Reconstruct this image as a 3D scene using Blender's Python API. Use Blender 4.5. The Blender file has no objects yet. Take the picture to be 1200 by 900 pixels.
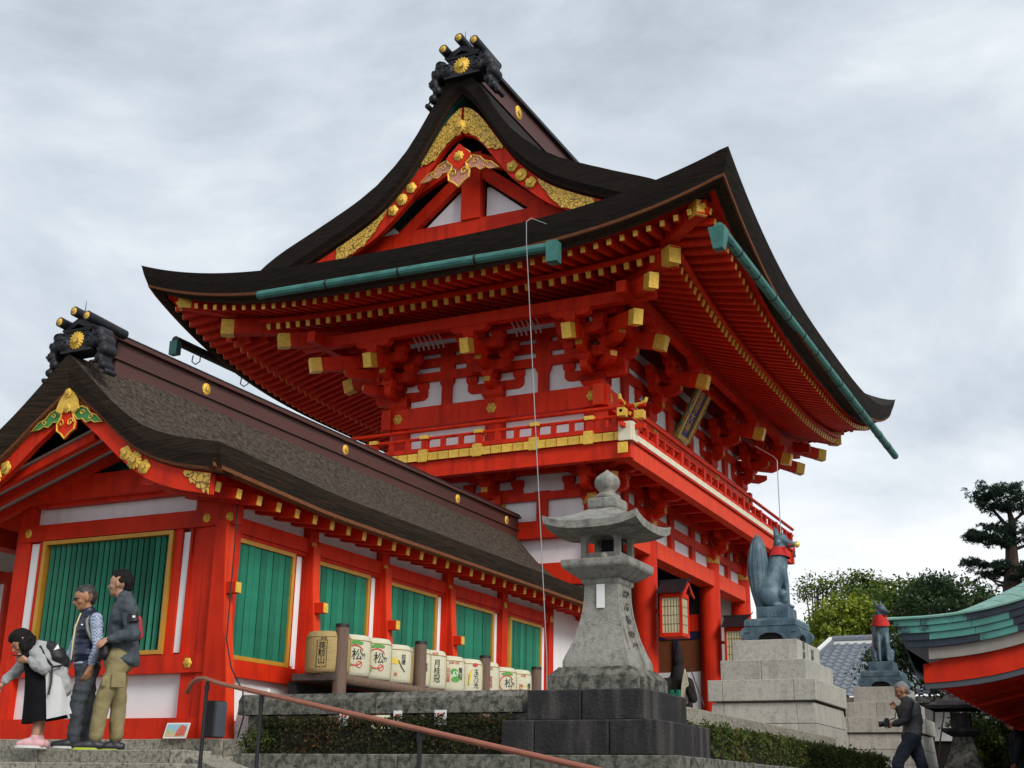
import bpy, bmesh, math, random
import numpy as np
from math import pi, sin, cos, radians, sqrt, atan2
from mathutils import Vector, Matrix, noise
random.seed(7)
SC = bpy.context.scene
COL = SC.collection

# ---------------------------------------------------------------- camera
def setup_camera():
    f, yaw, pit, rol = 1485.75, radians(-26.32), radians(17.94), radians(1.07)
    fw = Vector((sin(yaw)*cos(pit), cos(yaw)*cos(pit), sin(pit)))
    r0 = Vector((cos(yaw), -sin(yaw), 0)); u0 = r0.cross(fw)
    r = r0*cos(rol)+u0*sin(rol); u = r.cross(fw)
    cam = bpy.data.cameras.new('camera'); o = bpy.data.objects.new('camera', cam); COL.objects.link(o)
    cam.sensor_width = 36; cam.lens = f/1200*36; cam.clip_start = .1; cam.clip_end = 3000
    m = Matrix(((r.x, u.x, -fw.x, 0), (r.y, u.y, -fw.y, 0), (r.z, u.z, -fw.z, 1.5), (0, 0, 0, 1)))
    o.matrix_world = m; SC.camera = o
setup_camera()

# ---------------------------------------------------------------- world and light (overcast day, brighter side to the right)
SUN_EL, SUN_AZ = radians(34), radians(118)      # azimuth measured from +Y towards +X
def setup_world():
    w = bpy.data.worlds.new('World'); SC.world = w; w.use_nodes = True
    nt = w.node_tree; N = nt.nodes; L = nt.links; N.clear()
    out = N.new('ShaderNodeOutputWorld'); bg = N.new('ShaderNodeBackground'); bg.inputs[1].default_value = .1
    sky = N.new('ShaderNodeTexSky'); sky.sky_type = 'NISHITA'; sky.sun_disc = False
    sky.sun_elevation = SUN_EL; sky.sun_rotation = SUN_AZ; sky.dust_density = 3
    tc = N.new('ShaderNodeTexCoord'); mp = N.new('ShaderNodeMapping'); mp.inputs['Scale'].default_value = (1.1, 1.1, 2.0)
    mp.inputs['Location'].default_value = (.3, .1, .45)
    n1 = N.new('ShaderNodeTexNoise'); n1.inputs['Scale'].default_value = 2.1; n1.inputs['Detail'].default_value = 11; n1.inputs['Roughness'].default_value = .56
    n1.inputs['Distortion'].default_value = .35
    cr = N.new('ShaderNodeValToRGB'); e = cr.color_ramp.elements
    e[0].position = .36; e[0].color = (3.3, 3.8, 4.45, 1); e[1].position = .66; e[1].color = (7.6, 7.9, 8.2, 1)
    m1 = cr.color_ramp.elements.new(.52); m1.color = (5.3, 5.8, 6.35, 1)
    # the cloud deck is thinner and paler low down
    sx = N.new('ShaderNodeSeparateXYZ'); mr = N.new('ShaderNodeMapRange'); mr.inputs[1].default_value = .02; mr.inputs[2].default_value = .36; mr.inputs[3].default_value = 1.0; mr.inputs[4].default_value = 0
    n2 = N.new('ShaderNodeTexNoise'); n2.inputs['Scale'].default_value = 3.3; n2.inputs['Detail'].default_value = 7
    mr2 = N.new('ShaderNodeMapRange'); mr2.inputs[1].default_value = .40; mr2.inputs[2].default_value = .56
    mul = N.new('ShaderNodeMath'); mul.operation = 'MULTIPLY'
    mixh = N.new('ShaderNodeMixRGB'); mixh.inputs[2].default_value = (9.6, 9.6, 9.7, 1)
    mixs = N.new('ShaderNodeMixRGB'); mixs.inputs[0].default_value = .93
    L.new(tc.outputs['Generated'], mp.inputs[0]); L.new(mp.outputs[0], n1.inputs[0]); L.new(mp.outputs[0], n2.inputs[0])
    L.new(n1.outputs[0], cr.inputs[0]); L.new(tc.outputs['Generated'], sx.inputs[0]); L.new(sx.outputs[2], mr.inputs[0])
    L.new(n2.outputs[0], mr2.inputs[0]); L.new(mr.outputs[0], mul.inputs[0]); L.new(mr2.outputs[0], mul.inputs[1])
    L.new(mul.outputs[0], mixh.inputs[0]); L.new(cr.outputs[0], mixh.inputs[1])
    L.new(sky.outputs[0], mixs.inputs[1]); L.new(mixh.outputs[0], mixs.inputs[2])
    L.new(mixs.outputs[0], bg.inputs[0]); L.new(bg.outputs[0], out.inputs[0])
setup_world()
def setup_sun():
    l = bpy.data.lights.new('sun', 'SUN'); l.energy = 1.9; l.angle = radians(22); l.color = (1, .95, .86)
    o = bpy.data.objects.new('sun', l); COL.objects.link(o)
    d = Vector((sin(SUN_AZ)*cos(SUN_EL), cos(SUN_AZ)*cos(SUN_EL), sin(SUN_EL)))
    o.rotation_euler = d.to_track_quat('Z', 'Y').to_euler(); o.location = (20, 0, 40)
setup_sun()
SC.view_settings.view_transform = 'Standard'; SC.view_settings.look = 'None'
SC.view_settings.exposure = 0.42; SC.view_settings.gamma = 1

# ---------------------------------------------------------------- materials
MATS = {}
def mat(name, col, rough=.6, metal=0, var=.12, scale=6, bump=0, bscale=30, col2=None, mixpos=(.4, .6), stretch=(1, 1, 1), detail=6, spec=.5, streak=None):
    """noise-varied principled material; col2 blends in by a second noise; streak = (colour, amount) vertical stains"""
    if name in MATS: return MATS[name]
    m = bpy.data.materials.new(name); m.use_nodes = True; nt = m.node_tree; N = nt.nodes; L = nt.links
    b = N['Principled BSDF']; b.inputs['Roughness'].default_value = rough; b.inputs['Metallic'].default_value = metal
    b.inputs['Specular IOR Level'].default_value = spec
    tc = N.new('ShaderNodeTexCoord'); mp = N.new('ShaderNodeMapping'); mp.inputs['Scale'].default_value = stretch
    L.new(tc.outputs['Object'], mp.inputs[0])
    n = N.new('ShaderNodeTexNoise'); n.inputs['Scale'].default_value = scale; n.inputs['Detail'].default_value = detail
    L.new(mp.outputs[0], n.inputs[0])
    r = N.new('ShaderNodeValToRGB'); r.color_ramp.elements[0].position = .25; r.color_ramp.elements[1].position = .75
    r.color_ramp.elements[0].color = (*[c*(1-var) for c in col], 1); r.color_ramp.elements[1].color = (*[min(1, c*(1+var)) for c in col], 1)
    L.new(n.outputs[0], r.inputs[0]); last = r.outputs[0]
    if col2 is not None:
        n2 = N.new('ShaderNodeTexNoise'); n2.inputs['Scale'].default_value = scale*.6; n2.inputs['Detail'].default_value = 8; n2.inputs['Roughness'].default_value = .65
        mp2 = N.new('ShaderNodeMapping'); mp2.inputs['Location'].default_value = (3, 7, 1); mp2.inputs['Scale'].default_value = stretch
        L.new(tc.outputs['Object'], mp2.inputs[0]); L.new(mp2.outputs[0], n2.inputs[0])
        mr = N.new('ShaderNodeMapRange'); mr.inputs[1].default_value = mixpos[0]; mr.inputs[2].default_value = mixpos[1]; L.new(n2.outputs[0], mr.inputs[0])
        mx = N.new('ShaderNodeMixRGB'); mx.inputs[2].default_value = (*col2, 1); L.new(mr.outputs[0], mx.inputs[0]); L.new(last, mx.inputs[1]); last = mx.outputs[0]
    if streak:
        n3 = N.new('ShaderNodeTexNoise'); n3.inputs['Scale'].default_value = 7; n3.inputs['Detail'].default_value = 5
        mp3 = N.new('ShaderNodeMapping'); mp3.inputs['Scale'].default_value = (1, 1, .12); L.new(tc.outputs['Object'], mp3.inputs[0]); L.new(mp3.outputs[0], n3.inputs[0])
        mr3 = N.new('ShaderNodeMapRange'); mr3.inputs[1].default_value = .5; mr3.inputs[2].default_value = .72; mr3.inputs[4].default_value = streak[1]; L.new(n3.outputs[0], mr3.inputs[0])
        mx3 = N.new('ShaderNodeMixRGB'); mx3.inputs[2].default_value = (*streak[0], 1); L.new(mr3.outputs[0], mx3.inputs[0]); L.new(last, mx3.inputs[1]); last = mx3.outputs[0]
    L.new(last, b.inputs['Base Color'])
    if bump:
        nb = N.new('ShaderNodeTexNoise'); nb.inputs['Scale'].default_value = bscale; nb.inputs['Detail'].default_value = 6; nb.inputs['Roughness'].default_value = .7
        L.new(mp.outputs[0], nb.inputs[0]); bp = N.new('ShaderNodeBump'); bp.inputs['Strength'].default_value = bump; bp.inputs['Distance'].default_value = .03
        L.new(nb.outputs[0], bp.inputs['Height']); L.new(bp.outputs[0], b.inputs['Normal'])
    MATS[name] = m; return m
RED = mat('vermilion_paint', (.62, .027, .006), .55, var=.12, scale=3, bump=.12, bscale=25, col2=(.49, .017, .005), mixpos=(.5, .75), spec=.15, streak=((.26, .009, .005), .55))
REDLIT = mat('vermilion_sunlit', (.70, .050, .012), .55, var=.10, scale=3, bump=.08, spec=.15, streak=((.50, .03, .01), .5))  # same vermilion, lighter: sunlight on the front faces put into the colour
WHITE = mat('white_plaster', (.82, .82, .84), .85, var=.04, scale=2, bump=.1, bscale=12, streak=((.52, .52, .52), .25), spec=.2)
CREAM = mat('cream_paint', (.72, .66, .5), .6, var=.06)
GREEN = mat('green_lattice_paint', (.014, .175, .105), .55, var=.22, scale=5, bump=.1, spec=.3)
TEAL = mat('dark_green_board', (.008, .10, .08), .6)
GOLD = mat('gold_leaf', (.80, .50, .07), .42, .25, var=.2, scale=14, bump=.4, bscale=45, spec=.5)
GOLDF = mat('gold_frame_paint', (.55, .27, .03), .45, .1, var=.12, spec=.4)
BRONZED = mat('dark_bronze_roof', (.018, .018, .024), .55, .3, var=.3, scale=8, bump=.2)
THATCHD = mat('cypress_bark_dark', (.018, .015, .014), .9, var=.5, scale=9, bump=.9, bscale=40, col2=(.042, .03, .022), mixpos=(.5, .7), spec=.15)
THATCHB = mat('cypress_bark_brown', (.105, .083, .068), .95, var=.6, scale=26, bump=1.0, bscale=42, col2=(.03, .023, .018), mixpos=(.42, .66), spec=.1, stretch=(1, 1, 1))
RIDGEB = mat('ridge_box_brown', (.075, .024, .018), .55, var=.2, scale=4, stretch=(1, .1, 1), bump=.15)
EDGE = mat('bark_edge_brown', (.16, .062, .03), .85, var=.35, scale=16, bump=.5, stretch=(1, 1, 4), spec=.1)
EDGED = mat('bark_edge_dark', (.045, .026, .018), .9, var=.4, scale=10, bump=.6, bscale=30, stretch=(1, 1, 6), spec=.12)
GOLDE = mat('engraved_gold', (.74, .46, .06), .4, .25, var=.15, scale=14, bump=.3, bscale=45)
def engrave(m, scale):
    nt = m.node_tree; N = nt.nodes; L = nt.links; b = N['Principled BSDF']; v = N.new('ShaderNodeTexVoronoi'); v.feature = 'DISTANCE_TO_EDGE'; v.inputs['Scale'].default_value = scale
    tc = N.new('ShaderNodeTexCoord'); nz = N.new('ShaderNodeTexNoise'); nz.inputs['Scale'].default_value = scale*.5; mx0 = N.new('ShaderNodeMixRGB'); mx0.inputs[0].default_value = .12
    L.new(tc.outputs['Object'], nz.inputs[0]); L.new(tc.outputs['Object'], mx0.inputs[1]); L.new(nz.outputs[1], mx0.inputs[2]); L.new(mx0.outputs[0], v.inputs[0])
    mr = N.new('ShaderNodeMapRange'); mr.inputs[1].default_value = .03; mr.inputs[2].default_value = .10; mr.inputs[3].default_value = 1; mr.inputs[4].default_value = 0; L.new(v.outputs[0], mr.inputs[0])
    src = b.inputs['Base Color'].links[0].from_socket; mx = N.new('ShaderNodeMixRGB'); mx.inputs[2].default_value = (.13, .05, .012, 1); L.new(mr.outputs[0], mx.inputs[0]); L.new(src, mx.inputs[1]); L.new(mx.outputs[0], b.inputs['Base Color'])
engrave(GOLDE, 15)
BARKL = mat('bark_edge_layers', (.030, .022, .017), .9, var=.6, scale=5, bump=.8, bscale=8, stretch=(.6, .6, 16), col2=(.075, .040, .024), mixpos=(.48, .72), spec=.12)
BARKG = mat('bark_edge_dark_layers', (.017, .0135, .012), .9, var=.6, scale=5, bump=.8, bscale=8, stretch=(.6, .6, 16), col2=(.045, .027, .019), mixpos=(.5, .74), spec=.12)
DKGOLD = mat('dark_gold', (.22, .11, .02), .5, .3)
COPPER = mat('green_copper', (.045, .18, .155), .6, .15, var=.25, scale=5, col2=(.02, .09, .085), mixpos=(.52, .7), bump=.15)
PATINA = mat('pale_patina_copper', (.24, .44, .37), .6, .05, var=.12, scale=3, col2=(.13, .33, .27), mixpos=(.5, .7), bump=.1)
STONED = mat('dark_weathered_stone', (.012, .010, .011), .75, var=.6, scale=5, bump=.6, bscale=30, col2=(.05, .042, .04), mixpos=(.56, .8), streak=((.13, .12, .11), .45))
STONEM = mat('mossy_granite', (.17, .165, .14), .9, var=.3, scale=22, bump=.7, bscale=45, col2=(.045, .045, .036), mixpos=(.45, .6), streak=((.03, .03, .025), .5))
STONEK = mat('granite_kerb', (.34, .32, .26), .9, var=.3, scale=40, bump=.6, bscale=60, col2=(.10, .10, .08), mixpos=(.48, .66))
STONEL = mat('pale_granite', (.42, .405, .36), .85, var=.14, scale=30, bump=.4, bscale=50, col2=(.28, .27, .24), mixpos=(.5, .7), streak=((.15, .14, .12), .4))
STONELAN = mat('lantern_granite', (.31, .30, .27), .9, var=.22, scale=20, bump=.7, bscale=60, col2=(.13, .125, .105), mixpos=(.54, .72), streak=((.08, .075, .065), .75))
PATBR = mat('blue_green_bronze', (.062, .108, .145), .55, .2, var=.25, scale=7, col2=(.15, .22, .25), mixpos=(.46, .70), bump=.25, streak=((.035, .075, .11), .6))
WOODG = mat('grey_post_wood', (.16, .10, .075), .8, var=.3, scale=10, stretch=(4, 4, .4), bump=.4)
WOODD = mat('dark_plank_wood', (.065, .05, .043), .8, var=.3, scale=8, stretch=(4, .3, 4), bump=.4)
BLACK = mat('black_metal', (.012, .012, .015), .5, .2)
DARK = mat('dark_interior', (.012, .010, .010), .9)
COPPERR = mat('copper_rail_paint', (.36, .12, .07), .35, .3, var=.15, scale=9)
BIB = mat('red_bib_cloth', (.50, .018, .014), .85, var=.2, scale=9, bump=.3, bscale=12)
STRAWW = mat('straw_mat_pale', (.62, .60, .45), .9, var=.1, scale=12, stretch=(1, 1, 6), bump=.4, bscale=40)
STRAWB = mat('straw_mat_tan', (.42, .31, .13), .9, var=.14, scale=12, stretch=(1, 1, 6), bump=.4, bscale=40)
INK = mat('black_ink', (.015, .014, .014), .8)
INKR = mat('red_ink', (.55, .05, .04), .8)
INKG = mat('green_ink', (.10, .33, .07), .8)
INKY = mat('yellow_ink', (.72, .55, .08), .8)
BLUEP = mat('blue_plaque_paint', (.012, .022, .20), .4, var=.2)
PAPER = mat('white_paper', (.78, .78, .76), .7, var=.03)
SLATE = mat('grey_roof_tile', (.16, .18, .21), .5, .1, var=.25, scale=14)
BARK = mat('tree_bark', (.055, .035, .026), .95, var=.4, scale=8, bump=.8)
def piecewise_tone(m, amt):
    # each separate piece (stone, slat, sheet, plate) keeps its own slightly different tone
    nt = m.node_tree; N = nt.nodes; L = nt.links; b = N['Principled BSDF']; src = b.inputs['Base Color'].links[0].from_socket
    oi = N.new('ShaderNodeObjectInfo'); mr = N.new('ShaderNodeMapRange'); mr.inputs[3].default_value = 1-amt; mr.inputs[4].default_value = 1+amt; hs = N.new('ShaderNodeHueSaturation')
    L.new(oi.outputs['Random'], mr.inputs[0]); L.new(mr.outputs[0], hs.inputs['Value']); L.new(src, hs.inputs['Color']); L.new(hs.outputs[0], b.inputs['Base Color'])
for m_, a_ in ((GREEN, .28), (STONEL, .13), (STONED, .3), (STONEK, .15), (STONEM, .15), (PATINA, .12), (GOLD, .12), (RED, .10), (WHITE, .03)): piecewise_tone(m_, a_)
GROUND = mat('gravel_ground', (.15, .14, .125), .95, var=.2, scale=60, bump=.6, bscale=90)
PINK = mat('pinkish_lacquer_pattern', (.55, .24, .17), .5, .2, var=.3, scale=30, bump=.3)

# ---------------------------------------------------------------- object helpers
def tagp(o, label=None, cat=None, group=None, kind=None):
    if label: o['label'] = label
    if cat: o['category'] = cat
    if group: o['group'] = group
    if kind: o['kind'] = kind
    return o
WORLDROOT = set()
def thing(name, loc, label, cat, group=None, rotz=0, local=False):
    o = bpy.data.objects.new(name, None); COL.objects.link(o); o.location = loc; o.rotation_euler = (0, 0, rotz); o.empty_display_size = .2
    tagp(o, label, cat, group)
    if not local: WORLDROOT.add(o.name)
    return o
def attach(o, parent):
    COL.objects.link(o)
    if parent is not None:
        o.parent = parent
        if parent.name in WORLDROOT: o.matrix_parent_inverse = Matrix.Translation(-Vector(parent.location))
    return o
def obj(name, me, parent=None, M=None, kind=None, label=None):
    o = bpy.data.objects.new(name, me); attach(o, parent)
    if M is not None: o.matrix_basis = M
    if kind: o['kind'] = kind
    if label: o['label'] = label
    return o
class MB:
    def __init__(s): s.v = []; s.f = []; s.m = []; s.cur = 0
    def mi(s, k): s.cur = k; return s
    def add(s, vs, fs):
        n = len(s.v); s.v += [tuple(v) for v in vs]; s.f += [tuple(n+i for i in f) for f in fs]; s.m += [s.cur]*len(fs); return s
    def box(s, x0, x1, y0, y1, z0, z1):
        return s.add([(x, y, z) for z in (z0, z1) for x, y in ((x0, y0), (x1, y0), (x1, y1), (x0, y1))],
                     [(3, 2, 1, 0), (4, 5, 6, 7), (0, 1, 5, 4), (1, 2, 6, 5), (2, 3, 7, 6), (3, 0, 4, 7)])
    def frustum(s, c, a, b, h):   # bottom half sizes a, top half sizes b
        x, y, z = c
        vs = [(x+i*a[0], y+j*a[1], z) for i, j in ((-1, -1), (1, -1), (1, 1), (-1, 1))]+[(x+i*b[0], y+j*b[1], z+h) for i, j in ((-1, -1), (1, -1), (1, 1), (-1, 1))]
        return s.add(vs, [(3, 2, 1, 0), (4, 5, 6, 7), (0, 1, 5, 4), (1, 2, 6, 5), (2, 3, 7, 6), (3, 0, 4, 7)])
    def beam(s, p, q, w, h, up=(0, 0, 1)):
        p = Vector(p); q = Vector(q); d = (q-p).normalized(); r = d.cross(Vector(up)).normalized(); u = r.cross(d)
        vs = [a+r*i*w/2+u*j*h/2 for a in (p, q) for i, j in ((-1, -1), (1, -1), (1, 1), (-1, 1))]
        return s.add(vs, [(3, 2, 1, 0), (4, 5, 6, 7), (0, 1, 5, 4), (1, 2, 6, 5), (2, 3, 7, 6), (3, 0, 4, 7)])
    def prism(s, poly, o, a, b, t):   # polygon (2D) in plane o + a*x + b*y, thickness vector t
        o, a, b, t = map(Vector, (o, a, b, t)); n = len(poly)
        vs = [o+a*x+b*y for x, y in poly]+[o+a*x+b*y+t for x, y in poly]
        fs = [tuple(range(n)), tuple(reversed(range(n, 2*n)))]+[(i, i+n, (i+1) % n+n, (i+1) % n) for i in range(n)]
        return s.add(vs, fs)
    def cyl(s, p, q, r0, r1=None, n=12, cap=True):
        r1 = r0 if r1 is None else r1; p = Vector(p); q = Vector(q); d = (q-p).normalized()
        a = d.orthogonal().normalized(); b = d.cross(a)
        vs = [c+(a*cos(2*pi*i/n)+b*sin(2*pi*i/n))*r for c, r in ((p, r0), (q, r1)) for i in range(n)]
        fs = [(i, (i+1) % n, (i+1) % n+n, i+n) for i in range(n)]
        if cap: fs += [tuple(reversed(range(n))), tuple(range(n, 2*n))]
        return s.add(vs, fs)
    def tube(s, pts, r, n=8):
        pts = [Vector(p) for p in pts]; rs = r if isinstance(r, (list, tuple)) else [r]*len(pts); vs = []; fs = []; a = None
        for i, p in enumerate(pts):
            d = (pts[min(i+1, len(pts)-1)]-pts[max(i-1, 0)]).normalized()
            a = d.orthogonal().normalized() if a is None else (a-d*a.dot(d)).normalized(); b = d.cross(a)
            vs += [p+(a*cos(2*pi*k/n)+b*sin(2*pi*k/n))*rs[i] for k in range(n)]
        for i in range(len(pts)-1): fs += [(i*n+k, i*n+(k+1) % n, (i+1)*n+(k+1) % n, (i+1)*n+k) for k in range(n)]
        fs += [tuple(reversed(range(n))), tuple((len(pts)-1)*n+k for k in range(n))]
        return s.add(vs, fs)
    def lathe(s, prof, c=(0, 0, 0), n=24, sq=None):   # prof [(r,z)]
        x, y, z = c; vs = []
        for r, h in prof: vs += [(x+r*cos(2*pi*k/n), y+r*sin(2*pi*k/n), z+h) for k in range(n)]
        fs = [(i*n+k, i*n+(k+1) % n, (i+1)*n+(k+1) % n, (i+1)*n+k) for i in range(len(prof)-1) for k in range(n)]
        fs += [tuple(reversed(range(n))), tuple((len(prof)-1)*n+k for k in range(n))]
        return s.add(vs, fs)
    def grid(s, rows, close=False):   # rows of equal length point lists
        n = len(rows[0]); vs = [p for r in rows for p in r]
        fs = [(i*n+k, i*n+(k+1) % n, (i+1)*n+(k+1) % n, (i+1)*n+k) for i in range(len(rows)-1) for k in range(n if close else n-1)]
        return s.add(vs, fs)
    def flip(s): s.f = [tuple(reversed(f)) for f in s.f]; return s
    def mesh(s, name, mats, smooth=False):
        me = bpy.data.meshes.new(name); me.from_pydata(s.v, [], s.f)
        for m in (mats if isinstance(mats, (list, tuple)) else [mats]): me.materials.append(m)
        me.polygons.foreach_set('material_index', s.m)
        if smooth: me.polygons.foreach_set('use_smooth', [True]*len(s.f))
        me.update(); return me
    def build(s, name, mats, parent=None, smooth=False, kind=None, label=None, bevel=0):
        me = s.mesh(name, mats, smooth)
        if bevel:
            bm = bmesh.new(); bm.from_mesh(me); bmesh.ops.bevel(bm, geom=bm.edges[:], offset=bevel, segments=1, affect='EDGES'); bm.to_mesh(me); bm.free()
        return obj(name, me, parent, kind=kind, label=label)
def rounded(me, angle=35):
    me.polygons.foreach_set('use_smooth', [True]*len(me.polygons))
    try: me.set_sharp_from_angle(angle=radians(angle))
    except Exception: pass
def lerp(a, b, t): return a+(b-a)*t
def interp(tab, x):
    if x <= tab[0][0]: return tab[0][1]
    for (a, b), (c, d) in zip(tab, tab[1:]):
        if x <= c: return b+(d-b)*(x-a)/(c-a)
    return tab[-1][1]
def smooth_interp(tab, x):      # monotone-ish Catmull-Rom through the table
    n = len(tab)
    for i in range(n-1):
        if x <= tab[i+1][0] or i == n-2:
            x0, y0 = tab[i]; x1, y1 = tab[i+1]; h = x1-x0; t = max(0, min(1, (x-x0)/h))
            m0 = (y1-tab[i-1][1])/(x1-tab[i-1][0]) if i > 0 else (y1-y0)/h
            m1 = (tab[i+2][1]-y0)/(tab[i+2][0]-x0) if i < n-2 else (y1-y0)/h
            return (2*t**3-3*t*t+1)*y0+(t**3-2*t*t+t)*h*m0+(-2*t**3+3*t*t)*y1+(t**3-t*t)*h*m1
TS = bpy.data.scenes.new('scratch')      # throw-away scene so that evaluating one helper mesh stays cheap
def scratch_dg():
    with bpy.context.temp_override(scene=TS, view_layer=TS.view_layers[0]):
        dg = bpy.context.evaluated_depsgraph_get()
    dg.update(); return dg
def textmesh(body, size, material, extrude=.002, name='lettering', fill=True):
    cu = bpy.data.curves.new('txt', 'FONT'); cu.body = body; cu.size = size; cu.extrude = extrude; cu.align_x = 'CENTER'; cu.align_y = 'CENTER'; cu.space_line = .95
    cu.resolution_u = 3; o = bpy.data.objects.new('txt', cu); TS.collection.objects.link(o)
    dg = scratch_dg(); me = bpy.data.meshes.new_from_object(o.evaluated_get(dg)); me.name = name
    bpy.data.objects.remove(o); me.materials.clear(); me.materials.append(material)
    return me
def frame(o, x, z):   # matrix with local x, local y=z given (text lies in x/z plane facing cross)
    x = Vector(x).normalized(); z = Vector(z).normalized(); n = x.cross(z)
    return Matrix(((x.x, z.x, n.x, o[0]), (x.y, z.y, n.y, o[1]), (x.z, z.z, n.z, o[2]), (0, 0, 0, 1)))
def flower_mesh(r, t=.012, petals=16, material=None):   # chrysanthemum boss facing local +Z
    b = MB(); c = [(0, 0, t*1.6)]; n = petals*4
    ring = []; ring2 = []
    for k in range(n):
        a = 2*pi*k/n; w = .5+.5*cos(petals*a); rr = r*(.82+.18*w**.5)
        ring.append((rr*cos(a), rr*sin(a), 0)); ring2.append((rr*.93*cos(a), rr*.93*sin(a), t*(.35+.65*w)))
    inner = [(r*.3*cos(2*pi*k/n), r*.3*sin(2*pi*k/n), t*.5) for k in range(n)]
    hub = [(r*.26*cos(2*pi*k/n), r*.26*sin(2*pi*k/n), t*1.5) for k in range(n)]
    b.grid([ring, ring2, inner, hub], close=True); b.add(hub+c, [(k, (k+1) % n, n) for k in range(n)])
    nf = len(b.f); b.m = [1 if n*2 <= i < n*3 else 0 for i in range(nf)]
    return b.mesh('gold_flower', [material or GOLD, DKGOLD], True)
FLOW = {}
def flower(parent, pos, nrm, r, name='gold_flower', petals=16):
    key = (round(r, 3), petals)
    if key not in FLOW: FLOW[key] = flower_mesh(r, r*.16, petals)
    q = Vector(nrm).to_track_quat('Z', 'Y').to_matrix().to_4x4()
    return obj(name, FLOW[key], parent, Matrix.Translation(pos) @ q)
# ================================================================ organic shapes: overlapping capsules fused by voxel remesh
def capsules(caps, voxel, smooth=4, name='body', mats=None, decimate=None):
    """caps: (p, rp, q, rq) tapered capsules or ('E', centre, (rx,ry,rz), rotz/roty tuple) ellipsoids -> one continuous mesh"""
    mb = MB()
    def ball(c, r, sc=(1, 1, 1), rot=None, seg=14):
        M = Matrix.Translation(c)
        if rot: M = M @ Matrix.Rotation(rot[2], 4, 'Z') @ Matrix.Rotation(rot[1], 4, 'Y') @ Matrix.Rotation(rot[0], 4, 'X')
        M = M @ Matrix.Diagonal((r*sc[0], r*sc[1], r*sc[2], 1)); nv = seg-4
        rows = [[M @ Vector((sin(pi*j/nv)*cos(2*pi*i/seg), sin(pi*j/nv)*sin(2*pi*i/seg), -cos(pi*j/nv))) for i in range(seg)] for j in range(1, nv)]
        n0 = len(mb.v); mb.grid(rows, close=True); k = len(mb.v); mb.v += [tuple(M @ Vector((0, 0, -1))), tuple(M @ Vector((0, 0, 1)))]; L = n0+(nv-2)*seg
        f = [(n0+(i+1) % seg, n0+i, k) for i in range(seg)]+[(L+i, L+(i+1) % seg, k+1) for i in range(seg)]; mb.f += f; mb.m += [0]*len(f)
    for c in caps:
        if c[0] == 'E': ball(c[1], 1, c[2], c[3] if len(c) > 3 else None, 18)
        else:
            p, rp, q, rq = Vector(c[0]), c[1], Vector(c[2]), c[3]
            ball(p, rp); ball(q, rq)
            if (q-p).length > 1e-4: mb.cyl(p, q, rp, rq, 14)
    me = mb.mesh(name, RED)
    o = bpy.data.objects.new('tmp', me); TS.collection.objects.link(o)
    m = o.modifiers.new('r', 'REMESH'); m.mode = 'VOXEL'; m.voxel_size = voxel
    if smooth: s = o.modifiers.new('s', 'SMOOTH'); s.factor = .5; s.iterations = smooth
    if decimate: dm = o.modifiers.new('d', 'DECIMATE'); dm.ratio = decimate
    dg = scratch_dg()
    r = bpy.data.meshes.new_from_object(o.evaluated_get(dg)); r.name = name
    bpy.data.objects.remove(o); bpy.data.meshes.remove(me)
    r.materials.clear()
    for mm in (mats if isinstance(mats, (list, tuple)) else [mats]): r.materials.append(mm)
    r.polygons.foreach_set('use_smooth', [True]*len(r.polygons)); return r
def wrinkle(me, amp=.006, scale=9, stretch=(1, 1, 1)):
    n = len(me.vertices); co = np.empty(n*3, np.float32); nr = np.empty(n*3, np.float32); me.vertices.foreach_get('co', co); me.vertex_normals.foreach_get('vector', nr)
    co = co.reshape(-1, 3); nr = nr.reshape(-1, 3); q = co*(scale*np.array(stretch)); d = np.array([noise.noise(Vector(p)) for p in q.tolist()])
    co = co+nr*(d*amp*2)[:, None]; me.vertices.foreach_set('co', co.astype(np.float32).ravel()); me.update(); return me
# ================================================================ ground, terraces, steps
def struct(name, mb, m, **k):
    o = mb.build(name, m, None, **k); o['kind'] = 'structure'; return o
struct('ground', MB().box(-900, 900, -600, 1200, -1, 0), GROUND)
struct('plaza', MB().box(-3.2, 60, 10.5, 120, .02, 1.48).box(-60, -3.2, 21.2, 120, .02, 1.478), GROUND)
def blocks(parent, name, axis, a0, a1, lens, lo, hi, z0, z1, m, jit=.004, seed=1):
    """row of stone blocks along an axis; lo/hi = extent in the other horizontal axis"""
    rnd = random.Random(seed); a = a0; i = 0; cache = {}
    while a < a1-.02:
        L = min(lens[i % len(lens)]*(1+rnd.uniform(-.06, .06)), a1-a)
        if a1-(a+L) < .15: L = a1-a
        j = rnd.uniform(0, jit); g = .004
        b = MB()
        if axis == 'X': b.box(a+g, a+L-g, lo-j, hi, z0, z1-j)
        else: b.box(lo, hi+j, a+g, a+L-g, z0, z1-j)
        b.build(name, m, parent, bevel=.008)
        a += L; i += 1
# terrace the people stand on and its steps (each step a row of blocks)
ter = struct('stone_terrace', MB().box(-30, -7.95, 9.7, 10.8, .02, 1.80), STONEK)
blocks(ter, 'step_stone', 'X', -16, -7.8, [1.35, 1.2, 1.5], 9.3, 9.69, 1.66, 1.83, STONEK, seed=3)
blocks(ter, 'step_stone', 'X', -16, -7.55, [1.3, 1.45], 8.95, 9.29, 1.50, 1.705, STONEK, seed=4)
for k in range(2, 11):
    blocks(ter, 'step_stone', 'X', -16, -7.4, [2.0, 2.3], 9.3-.36*k, 9.3-.36*(k-1)-.01, max(.02, 1.83-.165*(k+1)), 1.83-.165*k+.04, STONEK, seed=k+9)
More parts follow.
